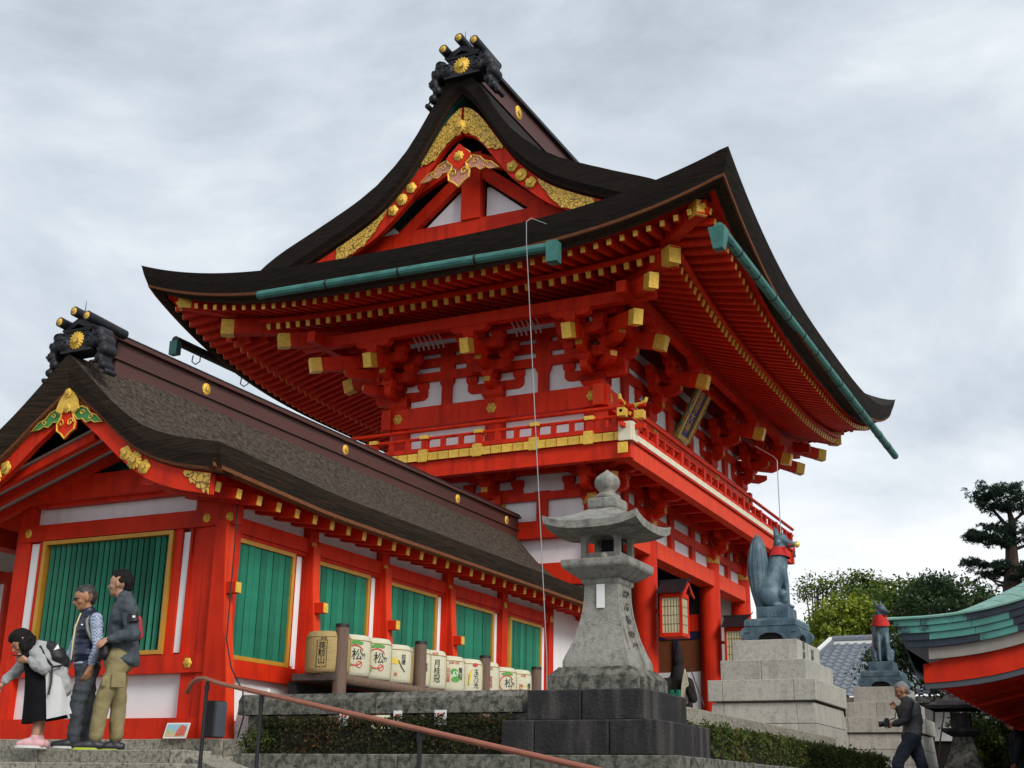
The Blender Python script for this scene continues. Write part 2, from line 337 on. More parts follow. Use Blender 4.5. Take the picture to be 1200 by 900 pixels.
# slanting cheek stone at the end of the steps, under the handrail
ck = MB()
ck.prism([(0, 0), (1.1, 0), (1.1, .0)], (0, 0, 0), (1, 0, 0), (0, 0, 1), (0, .1, 0)) if 0 else None
pA = Vector((-7.72, 9.50, 1.66)); pB = Vector((-4.4, 7.9, 1.05)); dd = (pB-pA).normalized()
ck.beam(pA, pB, .34, .22); struct('stair_cheek', ck, STONEK)
# garden terrace and its front kerb
gt = struct('garden_terrace', MB().box(-7.9, -3.75, 10.5, 13.8, .02, 1.80), STONEK)
blocks(gt, 'kerb_stone', 'X', -7.95, -3.47, [1.9, 1.3, 1.25], 10.2, 10.49, 1.45, 1.83, STONEM, seed=21)
blocks(gt, 'kerb_stone', 'Y', 10.52, 22.0, [1.3, 1.5], -3.74, -3.47, 1.40, 1.828, STONEM, seed=22)
struct('retaining_wall', MB().box(-7.9, -3.52, 10.24, 10.48, .02, 1.44), STONEM)
# corridor plinth
pl_ = struct('corridor_plinth', MB().box(-30, -5.16, 11.06, 21.2, .02, 1.955), STONEK)
blocks(pl_, 'plinth_stone', 'X', -14.6, -5.14, [1.25, .9, 1.35, .62], 10.76, 11.05, 1.815, 1.99, STONEK, seed=31)
# gate podium
pod = struct('gate_podium', MB().box(-14.6, -7.6, 20.9, 32.0, .02, 2.70), STONEL)
struct('gate_forecourt', MB().box(-7.58, -4.92, 13.0, 33.0, .02, 2.05), STONEL)
# coping wall beside the second hedge
cw = thing('coping_wall', (-4.75, 17, 1.5), 'long low granite coping running behind the trimmed hedge below the first fox pedestal', 'low wall')
MB().box(-4.9, -4.66, 13.85, 21.2, 1.5, 2.22).build('wall_face', STONEM, cw)
blocks(cw, 'coping_stone', 'Y', 12.7, 21.3, [1.9, 2.2, 1.7], -4.95, -4.6, 2.23, 2.46, STONEK, seed=41)
# ================================================================ the two-storey tower gate
GX, GY = -11.4, 25.96; HX, HY = 6.25, 7.66
gate = thing('tower_gate', (-10.9, 25.96, 2.7), 'huge two-storey vermilion tower gate with sweeping dark bark roof and gold trimmed gable', 'temple gate')
MTAB = [(0, 16.1), (.4, 15.55), (.8, 14.9), (1.2, 14.3), (1.9, 13.62), (2.6, 13.2), (3.3, 12.85), (4.5, 12.2), (5.4, 11.4), (6.25, 10.6)]
def zn(x): return 11.05+.72*abs((x-GX)/HX)**3.2
def zf(y): return 10.55+1.2*abs((y-GY)/HY)**3.0
def hmain(x, y):
    c = abs(x-GX); return smooth_interp(MTAB, c)+(zf(y)-10.6)*(c/HX)**3
def hhip(x, y):
    d = HY-abs(y-GY); return 11.05+(zn(x)-11.05)*max(0, 1-d/4)**2+.34*d+.05*d*d
def hroof(x, y): return min(hmain(x, y), hhip(x, y))
VY = 20.3; DV = GY-VY     # verge plane and half ridge length
def build_gate_roof():
    b = MB()
    xs = [GX+HX*t for t in np.linspace(-1, 1, 81)]
    for sg in (-1, 1):
        ys = [GY+sg*(DV+(HY-DV)*t) for t in np.linspace(0, 1, 9)]
        rows = [[(x, y, hroof(x, y)) for x in xs] for y in ys]
        b.grid(rows if sg > 0 else rows)
        xs2 = [x for x in xs if abs(x-GX) < 4.95]
        rows = [[(x, y, hhip(x, y)-.012) for x in xs2] for y in [GY+sg*(DV-1.15), GY+sg*(DV-.5), GY+sg*DV]]
        b.grid(rows)
    ys = [GY+DV*t for t in np.linspace(-1, 1, 31)]
    cs = [0, .1, .2, .4, .6, .8, 1, 1.2, 1.5, 1.9, 2.3, 2.6, 3, 3.4, 3.8, 4.2, 4.6, 5, 5.4, 5.8, 6.25]
    xs = [GX-c for c in reversed(cs[1:])]+[GX+c for c in cs]
    b.grid([[(x, y, hmain(x, y)) for x in xs] for y in ys])
    b.build('bark_roof', THATCHD, gate, smooth=True)
    # thick eave: loops of the rectangle at growing insets
    def loop(ins, dz, n=70):
        P = []
        hx, hy = HX-ins, HY-ins
        for i in range(n): t = -1+2*i/n; P.append((GX+hx*t, GY-hy, zn(GX+HX*t)+dz))
        for i in range(n): t = -1+2*i/n; P.append((GX+hx, GY+hy*t, zf(GY+HY*t)+dz))
        for i in range(n): t = 1-2*i/n; P.append((GX+hx*t, GY+hy, zn(GX+HX*t)+dz))
        for i in range(n): t = 1-2*i/n; P.append((GX-hx, GY+hy*t, zf(GY+HY*t)+dz))
        # sharp corners need both edge heights to agree
        return P
    MB().grid([loop(0, 0), loop(.05, -.2), loop(.12, -.40)], close=True).build('eave_edge', BARKG, gate)
    MB().grid([loop(.12, -.40), loop(.13, -.45), loop(.16, -.46)], close=True).build('eave_edge_lath', EDGE, gate)
    MB().grid([loop(.16, -.46), loop(.34, -.48), loop(.36, -.56)], close=True).build('eave_underboard', EDGED, gate)
    # soffit boards above the rafters
    def inner(t_ins, z_near, z_front, lift):
        P = []
        n = 70; hx, hy = HX-t_ins, HY-t_ins
        L = lambda v: lift*abs(v)**3
        for i in range(n): t = -1+2*i/n; P.append((GX+hx*t, GY-hy, lerp(z_near, (z_near+z_front)/2, abs(t)**4)+L(t)))
        for i in range(n): t = -1+2*i/n; P.append((GX+hx, GY+hy*t, lerp(z_front, (z_near+z_front)/2, abs(t)**4)+L(t)))
        for i in range(n): t = 1-2*i/n; P.append((GX+hx*t, GY+hy, lerp(z_near, (z_near+z_front)/2, abs(t)**4)+L(t)))
        for i in range(n): t = 1-2*i/n; P.append((GX-hx, GY+hy*t, lerp(z_front, (z_near+z_front)/2, abs(t)**4)+L(t)))
        return P
    MB().grid([loop(.36, -.50), inner(1.4, 10.86, 10.40, .55), inner(3.2, 11.12, 10.95, .1), inner(4.6, 11.3, 11.3, 0)], close=True).build('soffit_boards', RED, gate)
    # verges
    for sg in (-1, 1):
        yv = GY+sg*DV
        cmax = 4.85; n = 40
        X = [GX+cmax*(-1+2*i/n) for i in range(n+1)]
        th = lambda c: .62 if c < .15 else .52
        top = [(x, yv, hmain(x, yv)) for x in X]
        mid = [(x, yv-sg*.02, hmain(x, yv)-th(abs(x-GX))*.8) for x in X]
        low = [(x, yv-sg*.10, hmain(x, yv)-th(abs(x-GX))) for x in X]
        back = [(x, yv-sg*.95, hmain(x, yv)-th(abs(x-GX))-.02) for x in X]
        MB().grid([top, mid, low]).build('verge_edge', BARKG, gate)
        MB().grid([low, [(x, y-sg*.04, z-.04) for x, y, z in low], [(x, y-sg*.1, z-.05) for x, y, z in low]]).build('verge_lath', EDGED, gate)
        MB().grid([[(x, y-sg*.1, z-.05) for x, y, z in low], back]).build('verge_soffit', TEAL, gate)
        # bargeboards
        for sd in (-1, 1):
            C = [.02+(4.25)*i/24 for i in range(25)]
            f = lambda c, d: hmain(GX+sd*c, yv)-.60-.34*math.exp(-c/.28)-d
            w = lambda c: .42+.24*max(0, 1-c/1.5)
            bb = MB(); y0, y1 = yv-sg*.22, yv-sg*.34
            rows = [[(GX+sd*c, y0, f(c, 0)) for c in C], [(GX+sd*c, y0, f(c, w(c))) for c in C], [(GX+sd*c, y1, f(c, w(c))) for c in C], [(GX+sd*c, y1, f(c, 0)) for c in C]]
            bb.grid(rows, close=False); bb.add([rows[0][-1], rows[1][-1], rows[2][-1], rows[3][-1]], [(0, 1, 2, 3)])
            bd = bb.build('bargeboard', RED, gate)
            if sg < 0:
                y2 = yv+.20
                def plate(c0, c1, jag, n=14, amp=.05):
                    Cs = [lerp(c0, c1, i/n) for i in range(n+1)]; p = MB()
                    up = [(GX+sd*c, y2, f(c, .02)) for c in Cs]; lo = []
                    for i, c in enumerate(Cs):
                        t = i/n; k = 1.0 if jag == 0 else 1.0-(.8*max(0, (t-.6)/.4)**1.2 if jag > 0 else .8*max(0, (.4-t)/.4)**1.2)
                        lo.append((GX+sd*c, y2, f(c, (w(c)-.03)*k+(amp*.5*sin(i*2.3) if 0 < i < n else 0))))
                    p.grid([up, lo]); p.grid([[(x, y-.012, z) for x, y, z in up], [(x, y-.012, z) for x, y, z in lo]])
                    p.grid([lo, [(x, y-.012, z) for x, y, z in lo]])
                    p.build('gold_plate', GOLDE, bd)
                plate(.03, .95, 1); plate(1.75, 2.95, -1)
                for cc in (1.38,):
                    z = f(cc, w(cc)*.5)
                    flower(bd, (GX+sd*cc, y2-.01, z), (0, -1, 0), .14)
                    for dx in (-.21, .21): flower(bd, (GX+sd*(cc)+dx, y2-.005, f(cc+sd*dx, w(cc)*.5)), (0, -1, 0), .13, petals=5)
        # gable wall behind
        yw = GY+sg*(DV-.92)
        base = 12.36
        xx = [GX+4.2*(-1+2*i/30) for i in range(31)]
        MB().grid([[(x, yw, max(base, hmain(x, yv)-.6)) for x in xx], [(x, yw, base-.3) for x in xx]]).build('gable_back_board', DARK, gate)
        if sg < 0:
            y = yw-.02
            g = MB(); g.box(GX-3.6, GX+3.6, y-.22, y, 12.28, 12.78); g.build('gable_tie_beam', RED, gate)
            MB().box(GX-.02-.2, GX+.22, y-.26, y, 12.78, 14.3).build('king_post', RED, gate)
            # inclined inner beams and white panels
            for sd in (-1, 1):
                p = MB(); ox = GX
                p.prism([(.28, 12.80), (1.22, 12.80), (.36, 13.52), (.28, 13.52)], (ox, y-.05, 0), (sd, 0, 0), (0, 0, 1), (0, .04, 0)); p.build('white_panel', WHITE, gate)
                p = MB(); p.prism([(1.75, 12.80), (2.35, 12.80), (1.95, 13.02)], (ox, y-.05, 0), (sd, 0, 0), (0, 0, 1), (0, .04, 0)); p.build('white_panel', WHITE, gate)
                p = MB(); p.beam((ox+sd*.1, y-.14, 13.95), (ox+sd*1.62, y-.14, 12.72), .14, .26, (0, 0, 1)); p.build('gable_strut', RED, gate)
                p = MB(); p.beam((ox+sd*.2, y-.3, 14.1), (ox+sd*3.2, y-.3, 12.62), .12, .2, (0, 0, 1)); p.build('gable_strut', RED, gate)
    # ridge
    rb = MB(); rb.box(GX-.2, GX+.2, VY+.25, GY+DV-.25, 15.9, 16.35); r = rb.build('ridge_box', RIDGEB, gate)
    rc = MB(); rc.box(GX-.3, GX+.3, VY+.15, GY+DV-.15, 16.36, 16.44); rc.cyl((GX, VY+.1, 16.47), (GX, GY+DV-.1, 16.47), .12, n=10); rc.build('ridge_cap', BRONZED, r)
    for y in (22.7, 25.96, 29): flower(r, (GX+.205, y, 16.12), (1, 0, 0), .17)
    return
build_gate_roof()
def cloud_scroll(parent, o, sx, size, m, name, bulk=.16):
    """curling cloud-shaped side piece of a ridge-end ornament: lobes stepping outward and down"""
    b = MB(); x, y, z = o
    caps = []
    lobes = [(0.10, .05, .62), (.30, .22, .50), (.42, .02, .46), (.50, -.22, .42), (.40, -.42, .36), (.52, -.62, .32), (.66, -.80, .22)]
    for i, (dx, dz, r) in enumerate(lobes):
        c = Vector((x+sx*dx*size, y, z+dz*size)); R = r*size*.42
        R *= .82
        for yy in (-.8, -.2, .4, 1.0): caps.append(('E', tuple(c+Vector((0, yy*bulk*size, 0))), (R, R*.8, R)))
        b.tube([c+Vector((R*.62*(1-t)*cos(t*10+i), -bulk*size*.8-R*.74, R*.62*(1-t)*sin(t*10+i))) for t in np.linspace(0, .85, 16)], R*.10, 5)
    me = capsules(caps, size*.030, 2, name, m); o = obj(name, me, parent)
    b.build('scroll_line', m, o, kind='stuff'); return o
def ridge_end(parent, o, s, sg=-1, m=BRONZED):
    """ridge-end ornament at o (middle of its foot), scale s (height about 1 at s=1)"""
    x, y, z = o; b = MB()
    b.frustum((x, y+.1*s, z), (.46*s, .24*s), (.34*s, .22*s), .36*s)
    b.frustum((x, y+.1*s, z+.36*s), (.32*s, .22*s), (.36*s, .24*s), .10*s)
    b.frustum((x, y+.1*s, z+.47*s), (.40*s, .26*s), (.44*s, .28*s), .06*s)
    b.prism([(-.46, .54), (-.2, .56), (0, .66), (.2, .56), (.46, .54), (.40, .64), (.16, .72), (0, .80), (-.16, .72), (-.40, .64)], (x, y-.15*s, z), (s, 0, 0), (0, 0, s), (0, .5*s, 0))
    e = b.build('ridge_end_ornament', m, parent)
    for dx, dz in ((-.40, .70), (0, .90), (.40, .74)):
        c = MB(); c.cyl((x+dx*s, y-.32*s, z+dz*s), (x+dx*s, y+.9*s, z+dz*s-.03), .115*s, n=14); c.build('end_tile', m, e)
        flower(e, (x+dx*s, y-.325*s, z+dz*s), (0, -1, 0), .085*s)
    flower(e, (x, y-.135*s, z+.26*s), (0, -1, 0), .22*s)
    cloud_scroll(e, (x+.30*s, y+.05*s, z+.18*s), 1, s*.92, m, 'cloud_scroll'); cloud_scroll(e, (x-.30*s, y+.05*s, z+.18*s), -1, s*.92, m, 'cloud_scroll')
    MB().cyl((x, y, z+.9*s), (x, y, z+1.25*s), .012*s, .006*s, n=6).build('spike', m, e)
    return e
ridge_end(gate, (GX+.12, VY-.02, 15.68), .90)

# ---- curled pendant at the gable peak
def pendant(parent, x, y, z, s, m_face, m_edge, wings, m_wing):
    """gegyo: heart-shaped pendant with spiralling lower lobes; z = top"""
    P = [(0, 0), (.26, -.22), (.30, -.36), (.17, -.47), (.20, -.56), (.27, -.66), (.25, -.82), (.12, -.90), (0, -1.02)]
    P = P+[(-a, b) for a, b in reversed(P[1:-1])]
    b = MB(); b.prism([(a*s, c*s) for a, c in reversed(P)], (x, y, z), (1, 0, 0), (0, 0, 1), (0, .05*s, 0)); g = b.build('gable_pendant', m_face, parent)
    ctr = [(a*s+x, y-.01, c*s+z) for a, c in P]; MB().tube(ctr+[ctr[0]], .022*s, 6).build('gold_edge', m_edge, g)
    for sd in (-1, 1):
        sp = [(x+sd*s*(.13+.09*(1-t)*cos(t*9)), y-.02, z+s*(-.66+.10*(1-t)*sin(t*9))) for t in np.linspace(0, .8, 18)]
        MB().tube(sp, .014*s, 5).build('gold_scroll', m_edge, g)
        W = [(.17, -.42), (.36, -.30), (.55, -.38), (.66, -.50), (.84, -.56), (1.05, -.74), (.80, -.72), (.70, -.66), (.56, -.70), (.44, -.60), (.30, -.60), (.22, -.52)]
        W = [(sd*a*wings*s, c*s) for a, c in W]
        if sd > 0: W = W[::-1]
        MB().prism(W, (x, y+.02*s, z), (1, 0, 0), (0, 0, 1), (0, .035*s, 0)).build('pendant_wing', m_wing, g)
        wp = [(x+a, y-.0, z+c) for a, c in W]; MB().tube(wp+[wp[0]], .013*s, 5).build('gold_edge', m_edge, g)
        for wx, wz in ((.42, -.46), (.68, -.60)):
            sp = [(x+sd*s*wings*(wx+.07*(1-t)*cos(t*8)), y, z+s*(wz+.07*(1-t)*sin(t*8))) for t in np.linspace(0, .8, 12)]
            MB().tube(sp, .011*s, 5).build('gold_scroll', m_edge, g)
    return g
yp = VY+.08
gp = pendant(gate, GX+.02, yp, 14.18, .92, PINK, GOLD, .95, PINK)
d = MB(); d.prism([(0, .02), (-.30, -.28), (0, -.60), (.30, -.28)], (GX+.02, yp-.03, 14.2), (1, 0, 0), (0, 0, 1), (0, .03, 0)); d.build('pendant_lozenge', RED, gp)
flower(gp, (GX+.02, yp-.035, 13.93), (0, -1, 0), .12, petals=8)
flower(gate, (GX+.02, yp-.02, 14.62), (0, -1, 0), .15)

# ---- posts
PX = [-13.02, -10.86, -8.75]; PY = [21.3, 23.86, 28.09, 30.62]
def postcyl(name, x, y, z0, z1, r, parent=gate):
    b = MB(); b.lathe([(r*.97, z0), (r, z0+.6), (r, z1-1), (r*.96, z1)], (x, y, 0), 20); o = b.build(name, RED, parent); rounded(o.data); return o
for x in PX:
    for y in PY:
        p = postcyl('lower_post', x, y, 2.70, 6.86, .24)
        MB().lathe([(.246, 6.62), (.252, 6.64), (.252, 6.78), (.246, 6.80)], (x, y, 0), 20).build('gold_band', GOLDF, p)
        if x in (PX[0], PX[2]) or y in (PY[0], PY[3]): postcyl('upper_post', x, y, 7.60, 8.80, .235)
# ---- beams and walls of both storeys
def wall_side(y, s):          # near (s=-1) and far (s=1) gable-side walls
    for z0, z1, m, out in ((8.45, 8.86, RED, .27), (6.04, 6.36, RED, .22), (5.15, 5.56, RED, .2)):
        MB().box(-13.35 if z0 > 8 else -13.02, PX[2]-.0 if z0 < 8 else -8.42, y+s*out, y+s*(out-.2) if s < 0 else y+s*(out-.2), z0, z1).build('tie_beam', m, gate)
    MB().box(-13.02, -8.75, y-.02, y+.02, 2.7, 8.46).build('plaster_wall', WHITE, gate)
    MB().box(-13.0, -8.77, y-.05, y+.05, 8.87, 10.5).build('plaster_wall', WHITE, gate)
    for x0, x1 in ((PX[0], PX[1]), (PX[1], PX[2])):
        xm = (x0+x1)/2
        for z0, z1 in ((6.36, 6.95), (8.86, 10.2)):
            b = MB(); b.prism([(-.11, z0), (.11, z0), (.11, z0+.42), (.16, z0+.52), (.16, z1), (-.16, z1), (-.16, z0+.52), (-.11, z0+.42)], (xm, y+s*.06, 0), (1, 0, 0), (0, 0, 1), (0, s*.07, 0)); b.build('strut', RED, gate)
    for z0, z1 in ((6.78, 6.93), (9.44, 9.62), (9.74, 9.92), (10.02, 10.2)):
        MB().box(-13.0, -8.78, y+s*.06, y+s*.135, z0, z1).build('wall_rail', RED, gate)
    for z0, z1 in ((7.28, 7.42), (2.7, 2.95)):
        MB().box(-13.0, -8.78, y+s*.06, y+s*.2, z0, z1).build('wall_rail', RED, gate)
wall_side(21.3, -1); wall_side(30.62, 1)
def wall_front(x, s):
    MB().box(x+s*.27 if s < 0 else x+.07, x-.07 if s < 0 else x+.27, 20.96, 30.96, 8.452, 8.858).build('tie_beam', REDLIT if s > 0 else RED, gate)
    MB().box(x-.05, x+.05, 21.3, 30.62, 8.87, 10.3).build('plaster_wall', WHITE, gate)
    MB().box(x-.03, x+.03, 21.32, 30.6, 7.6, 8.45).build('upper_panel', RED, gate)
    MB().box(x-.02, x+.02, 21.32, 30.6, 6.42, 7.5).build('plaster_wall', WHITE, gate)
    for a, b in zip(PY, PY[1:]):
        MB().box(x-.17, x+.19, a+.2, b-.2, 6.08, 6.42).build('lintel_beam', REDLIT, gate)
        n = 3 if b-a > 3 else 2
        for k in range(1, n):
            ym = lerp(a, b, k/n); q = MB()
            q.prism([(-.12, 6.42), (.12, 6.42), (.12, 7.22), (-.12, 7.22)], (x+s*.03, ym, 0), (0, s, 0), (0, 0, 1), (s*.08, 0, 0)); q.build('strut', RED, gate)
            q = MB(); q.prism([(-.12, 8.86), (.12, 8.86), (.16, 9.4), (.16, 10.), (-.16, 10.), (-.16, 9.4)], (x+s*.06, ym, 0), (0, s, 0), (0, 0, 1), (s*.07, 0, 0)); q.build('strut', RED, gate)
        MB().box(x-.09, x+.12, a+.2, b-.2, 6.76, 6.94).build('wall_rail', RED, gate)
    for z0, z1 in ((9.44, 9.62), (9.80, 10.02)):
        MB().box(min(x+s*.06, x+s*.14), max(x+s*.06, x+s*.14), 21.4, 30.5, z0, z1).build('wall_rail', RED, gate)
    MB().box(min(x+s*.06, x+s*.14), max(x+s*.06, x+s*.14), 21.4, 30.5, 7.18, 7.36).build('wall_rail', RED, gate)
wall_front(PX[2], 1); wall_front(PX[0], -1)
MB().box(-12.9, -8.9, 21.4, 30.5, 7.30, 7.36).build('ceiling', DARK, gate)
# gold flower bosses on the upper tie beam
for x in PX: flower(gate, (x+.02 if x > -13 else x+.06, 21.3-.275, 8.66), (0, -1, 0), .11, petals=6)
flower(gate, (-8.475, 21.32, 8.66), (1, 0, 0), .11, petals=6)
for y in PY[1:]: flower(gate, (-8.475, y, 8.66), (1, 0, 0), .11, petals=6)

# ---- bracket complexes (shared meshes, outward = local -Y, tangent = local X)
def arm_mesh(L, h=.2, w=.15, gold=False):
    r = h*.75; n = 5
    P = [(-L/2, h), (-L/2, h*.55)]+[(-L/2+r*(1-cos(a)), h*.55-h*.55*sin(a)) for a in [pi/2*i/n for i in range(1, n+1)]]
    P = P+[(-x, z) for x, z in reversed(P)]
    b = MB(); b.prism(P, (0, -w/2, 0), (1, 0, 0), (0, 0, 1), (0, w, 0))
    if gold:
        b.cur = 1
        for s in (-1, 1): b.box(s*L/2-.006*(s < 0)-(0 if s < 0 else 0), s*L/2+.006*(s > 0), -w/2+.005, w/2-.005, h*.5, h*.98)
    return b.mesh('bracket_arm', [RED, GOLDF])
def out_mesh(L, h=.2, w=.15, gold=True):     # from the wall outwards along -Y
    P = [(-.3, h), (-.3, 0), (L-.16, 0), (L-.05, h*.25), (L, h*.5), (L, h)]
    b = MB(); b.prism(P, (-w/2, 0, 0), (0, -1, 0), (0, 0, 1), (w, 0, 0))
    if gold: b.cur = 1; b.box(-w/2+.01, w/2-.01, -L-.007, -L, h*.5, h-.005)
    return b.mesh('bracket_arm', [RED, GOLDF])
def blk_mesh(a, h):
    b = MB(); b.frustum((0, 0, 0), (a*.36, a*.36), (a*.5, a*.5), h*.4); b.frustum((0, 0, h*.4), (a*.5, a*.5), (a*.5, a*.5), h*.6); return b.mesh('bearing_block', RED)
BLK = blk_mesh(.24, .16); DAI = blk_mesh(.46, .27)
ARMS = {L: arm_mesh(L) for L in (.95, 1.25, .8)}
OUTS = {L: out_mesh(L) for L in (.45, .85, 1.25)}
def tail_mesh(L, z0, z1, w=.17, h=.27):
    b = MB(); b.beam((0, .2, z0), (0, -L, z1), w, h); b.cur = 1
    d = Vector((0, -L-.2, z1-z0)).normalized(); p = Vector((0, -L, z1))
    b.beam(p-d*.22, p+d*.01, w+.014, h+.014); return b.mesh('tail_rafter', [RED, GOLD])
TAIL = tail_mesh(1.42, 1.15, .72)
def complex_at(x, y, z, rot, kind, name='bracket_complex'):
    """kind 'upper' = three steps with tail rafter, 'lower' = two steps with gold-tipped arms"""
    M = Matrix.Translation((x, y, z)) @ Matrix.Rotation(rot, 4, 'Z')
    root = obj(name, DAI, gate, M)
    def sub(me, dx, dy, dz, rz=0): obj(me.name.split('.')[0], me, root, Matrix.Translation((dx, dy, dz)) @ Matrix.Rotation(rz, 4, 'Z'))
    # children live in the complex's frame
    sub(ARMS[1.25], 0, 0, .20); 
    sub(OUTS[.45], 0, 0, .205)
    for s in (-.52, 0, .52): sub(BLK, s, 0, .40)
    sub(BLK, 0, -.36, .40)
    sub(ARMS[.95], 0, -.36, .53); sub(OUTS[.85], 0, 0, .535)
    for s in (-.38, .38): sub(BLK, s, -.36, .73)
    sub(BLK, 0, -.74, .73)
    if kind == 'upper':
        sub(ARMS[.95], 0, -.74, .86); sub(ARMS[1.25], 0, -.36, .865); sub(ARMS[1.25], 0, 0, .56)
        for s in (-.38, 0, .38): sub(BLK, s, -.74, 1.05)
        sub(TAIL, 0, 0, 0)
        sub(BLK, 0, -1.18, .93); sub(ARMS[.8], 0, -1.18, 1.05)
    else:
        sub(ARMS[.95], 0, 0, .56)
    return root
side_rot = {(0, -1): 0, (1, 0): pi/2, (0, 1): pi, (-1, 0): -pi/2}
for x in PX:
    complex_at(x, 21.3, 8.86, 0, 'upper'); complex_at(x, 21.3, 6.64, 0, 'lower')
for y in PY:
    complex_at(PX[2], y, 8.862, pi/2, 'upper'); complex_at(PX[2], y, 6.642, pi/2, 'lower')
for y in PY[:2]: complex_at(PX[0], y, 8.862, -pi/2, 'upper')
# corner diagonals
TAILD = tail_mesh(1.95, 1.2, .78); TAILE = tail_mesh(2.62, 1.62, 1.22)
for (x, y, a) in ((PX[2], 21.3, pi/4), (PX[0], 21.3, -pi/4), (PX[2], 30.62, 3*pi/4)):
    M = Matrix.Translation((x, y, 8.87)) @ Matrix.Rotation(a, 4, 'Z')
    obj('corner_tail_rafter', TAILD, gate, M); obj('corner_tail_rafter', TAILE, gate, M)
    for L in (.85, 1.25): obj('corner_bracket_arm', OUTS[L], gate, M @ Matrix.Translation((0, 0, .3 if L < 1 else .62)))
    Ml = Matrix.Translation((x, y, 6.65)) @ Matrix.Rotation(a, 4, 'Z')
    for L in (.85, 1.25): obj('corner_bracket_arm', OUTS[L], gate, Ml @ Matrix.Translation((0, 0, .22 if L < 1 else .54)))
# hip rafters
for (cx, cy, wx, wy) in ((GX+HX, GY-HY, PX[2], 21.3), (GX-HX, GY-HY, PX[0], 21.3), (GX+HX, GY+HY, PX[2], 30.62), (GX-HX, GY+HY, PX[0], 30.62)):
    c = Vector((cx, cy, 0)); w = Vector((wx, wy, 0)); u = (w-c).normalized(); L = (w-c).length
    a = c+u*.85+Vector((0, 0, 11.0)); a2 = c+u*1.75+Vector((0, 0, 10.86))
    b = MB(); b.beam(a, a2+u*.3, .2, .26); b.cur = 1; b.beam(a-u*.01, a+u*.25, .215, .275); b.build('hip_rafter', [RED, GOLD], gate)
    a = c+u*1.75+Vector((0, 0, 10.50)); e = w+Vector((0, 0, 10.75))
    b = MB(); b.beam(a, e, .22, .3); b.cur = 1; b.beam(a-u*.01, a+u*.25, .235, .315); b.build('hip_rafter', [RED, GOLD], gate)
    if cx > GX and cy < GY: MB().box(c.x+u.x*.85-.14, c.x+u.x*.85+.14, c.y+u.y*.85-.14, c.y+u.y*.85+.14, 11.15, 11.19).build('rafter_cap', BRONZED, gate)
# eave purlins
for y, s in ((21.3-1.18, 1), (30.62+1.18, 1)):
    MB().box(-14.7, -7.1, y-.09, y+.09, 10.04, 10.26).build('eave_purlin', RED, gate)
for x in (PX[2]+1.18, PX[0]-1.18):
    MB().box(x-.09, x+.09, 19.6, 32.3, 10.035, 10.255).build('eave_purlin', RED, gate)
MB().box(-13.9, -7.9, 21.3-.80, 21.3-.68, 10.07, 10.2).build('eave_purlin', RED, gate)
MB().box(PX[2]+.68, PX[2]+.80, 20.4, 31.5, 10.06, 10.2).build('eave_purlin', RED, gate)
# white cove ribs between wall and purlin (near side), eave shade put in their colour
rib = MB(); rib.tube([(0, -.012*k*k-.035*k, .06*k) for k in range(5)], .016, 5); RIB = rib.mesh('cove_rib', mat('shaded_rib_paint', (.34, .27, .27), .8))
for x0, x1 in ((PX[0], PX[1]), (PX[1], PX[2])):
    for k in range(6):
        obj('cove_rib', RIB, gate, Matrix.Translation((lerp(x0+.80, x1-.80, k/5), 20.52, 9.86)))
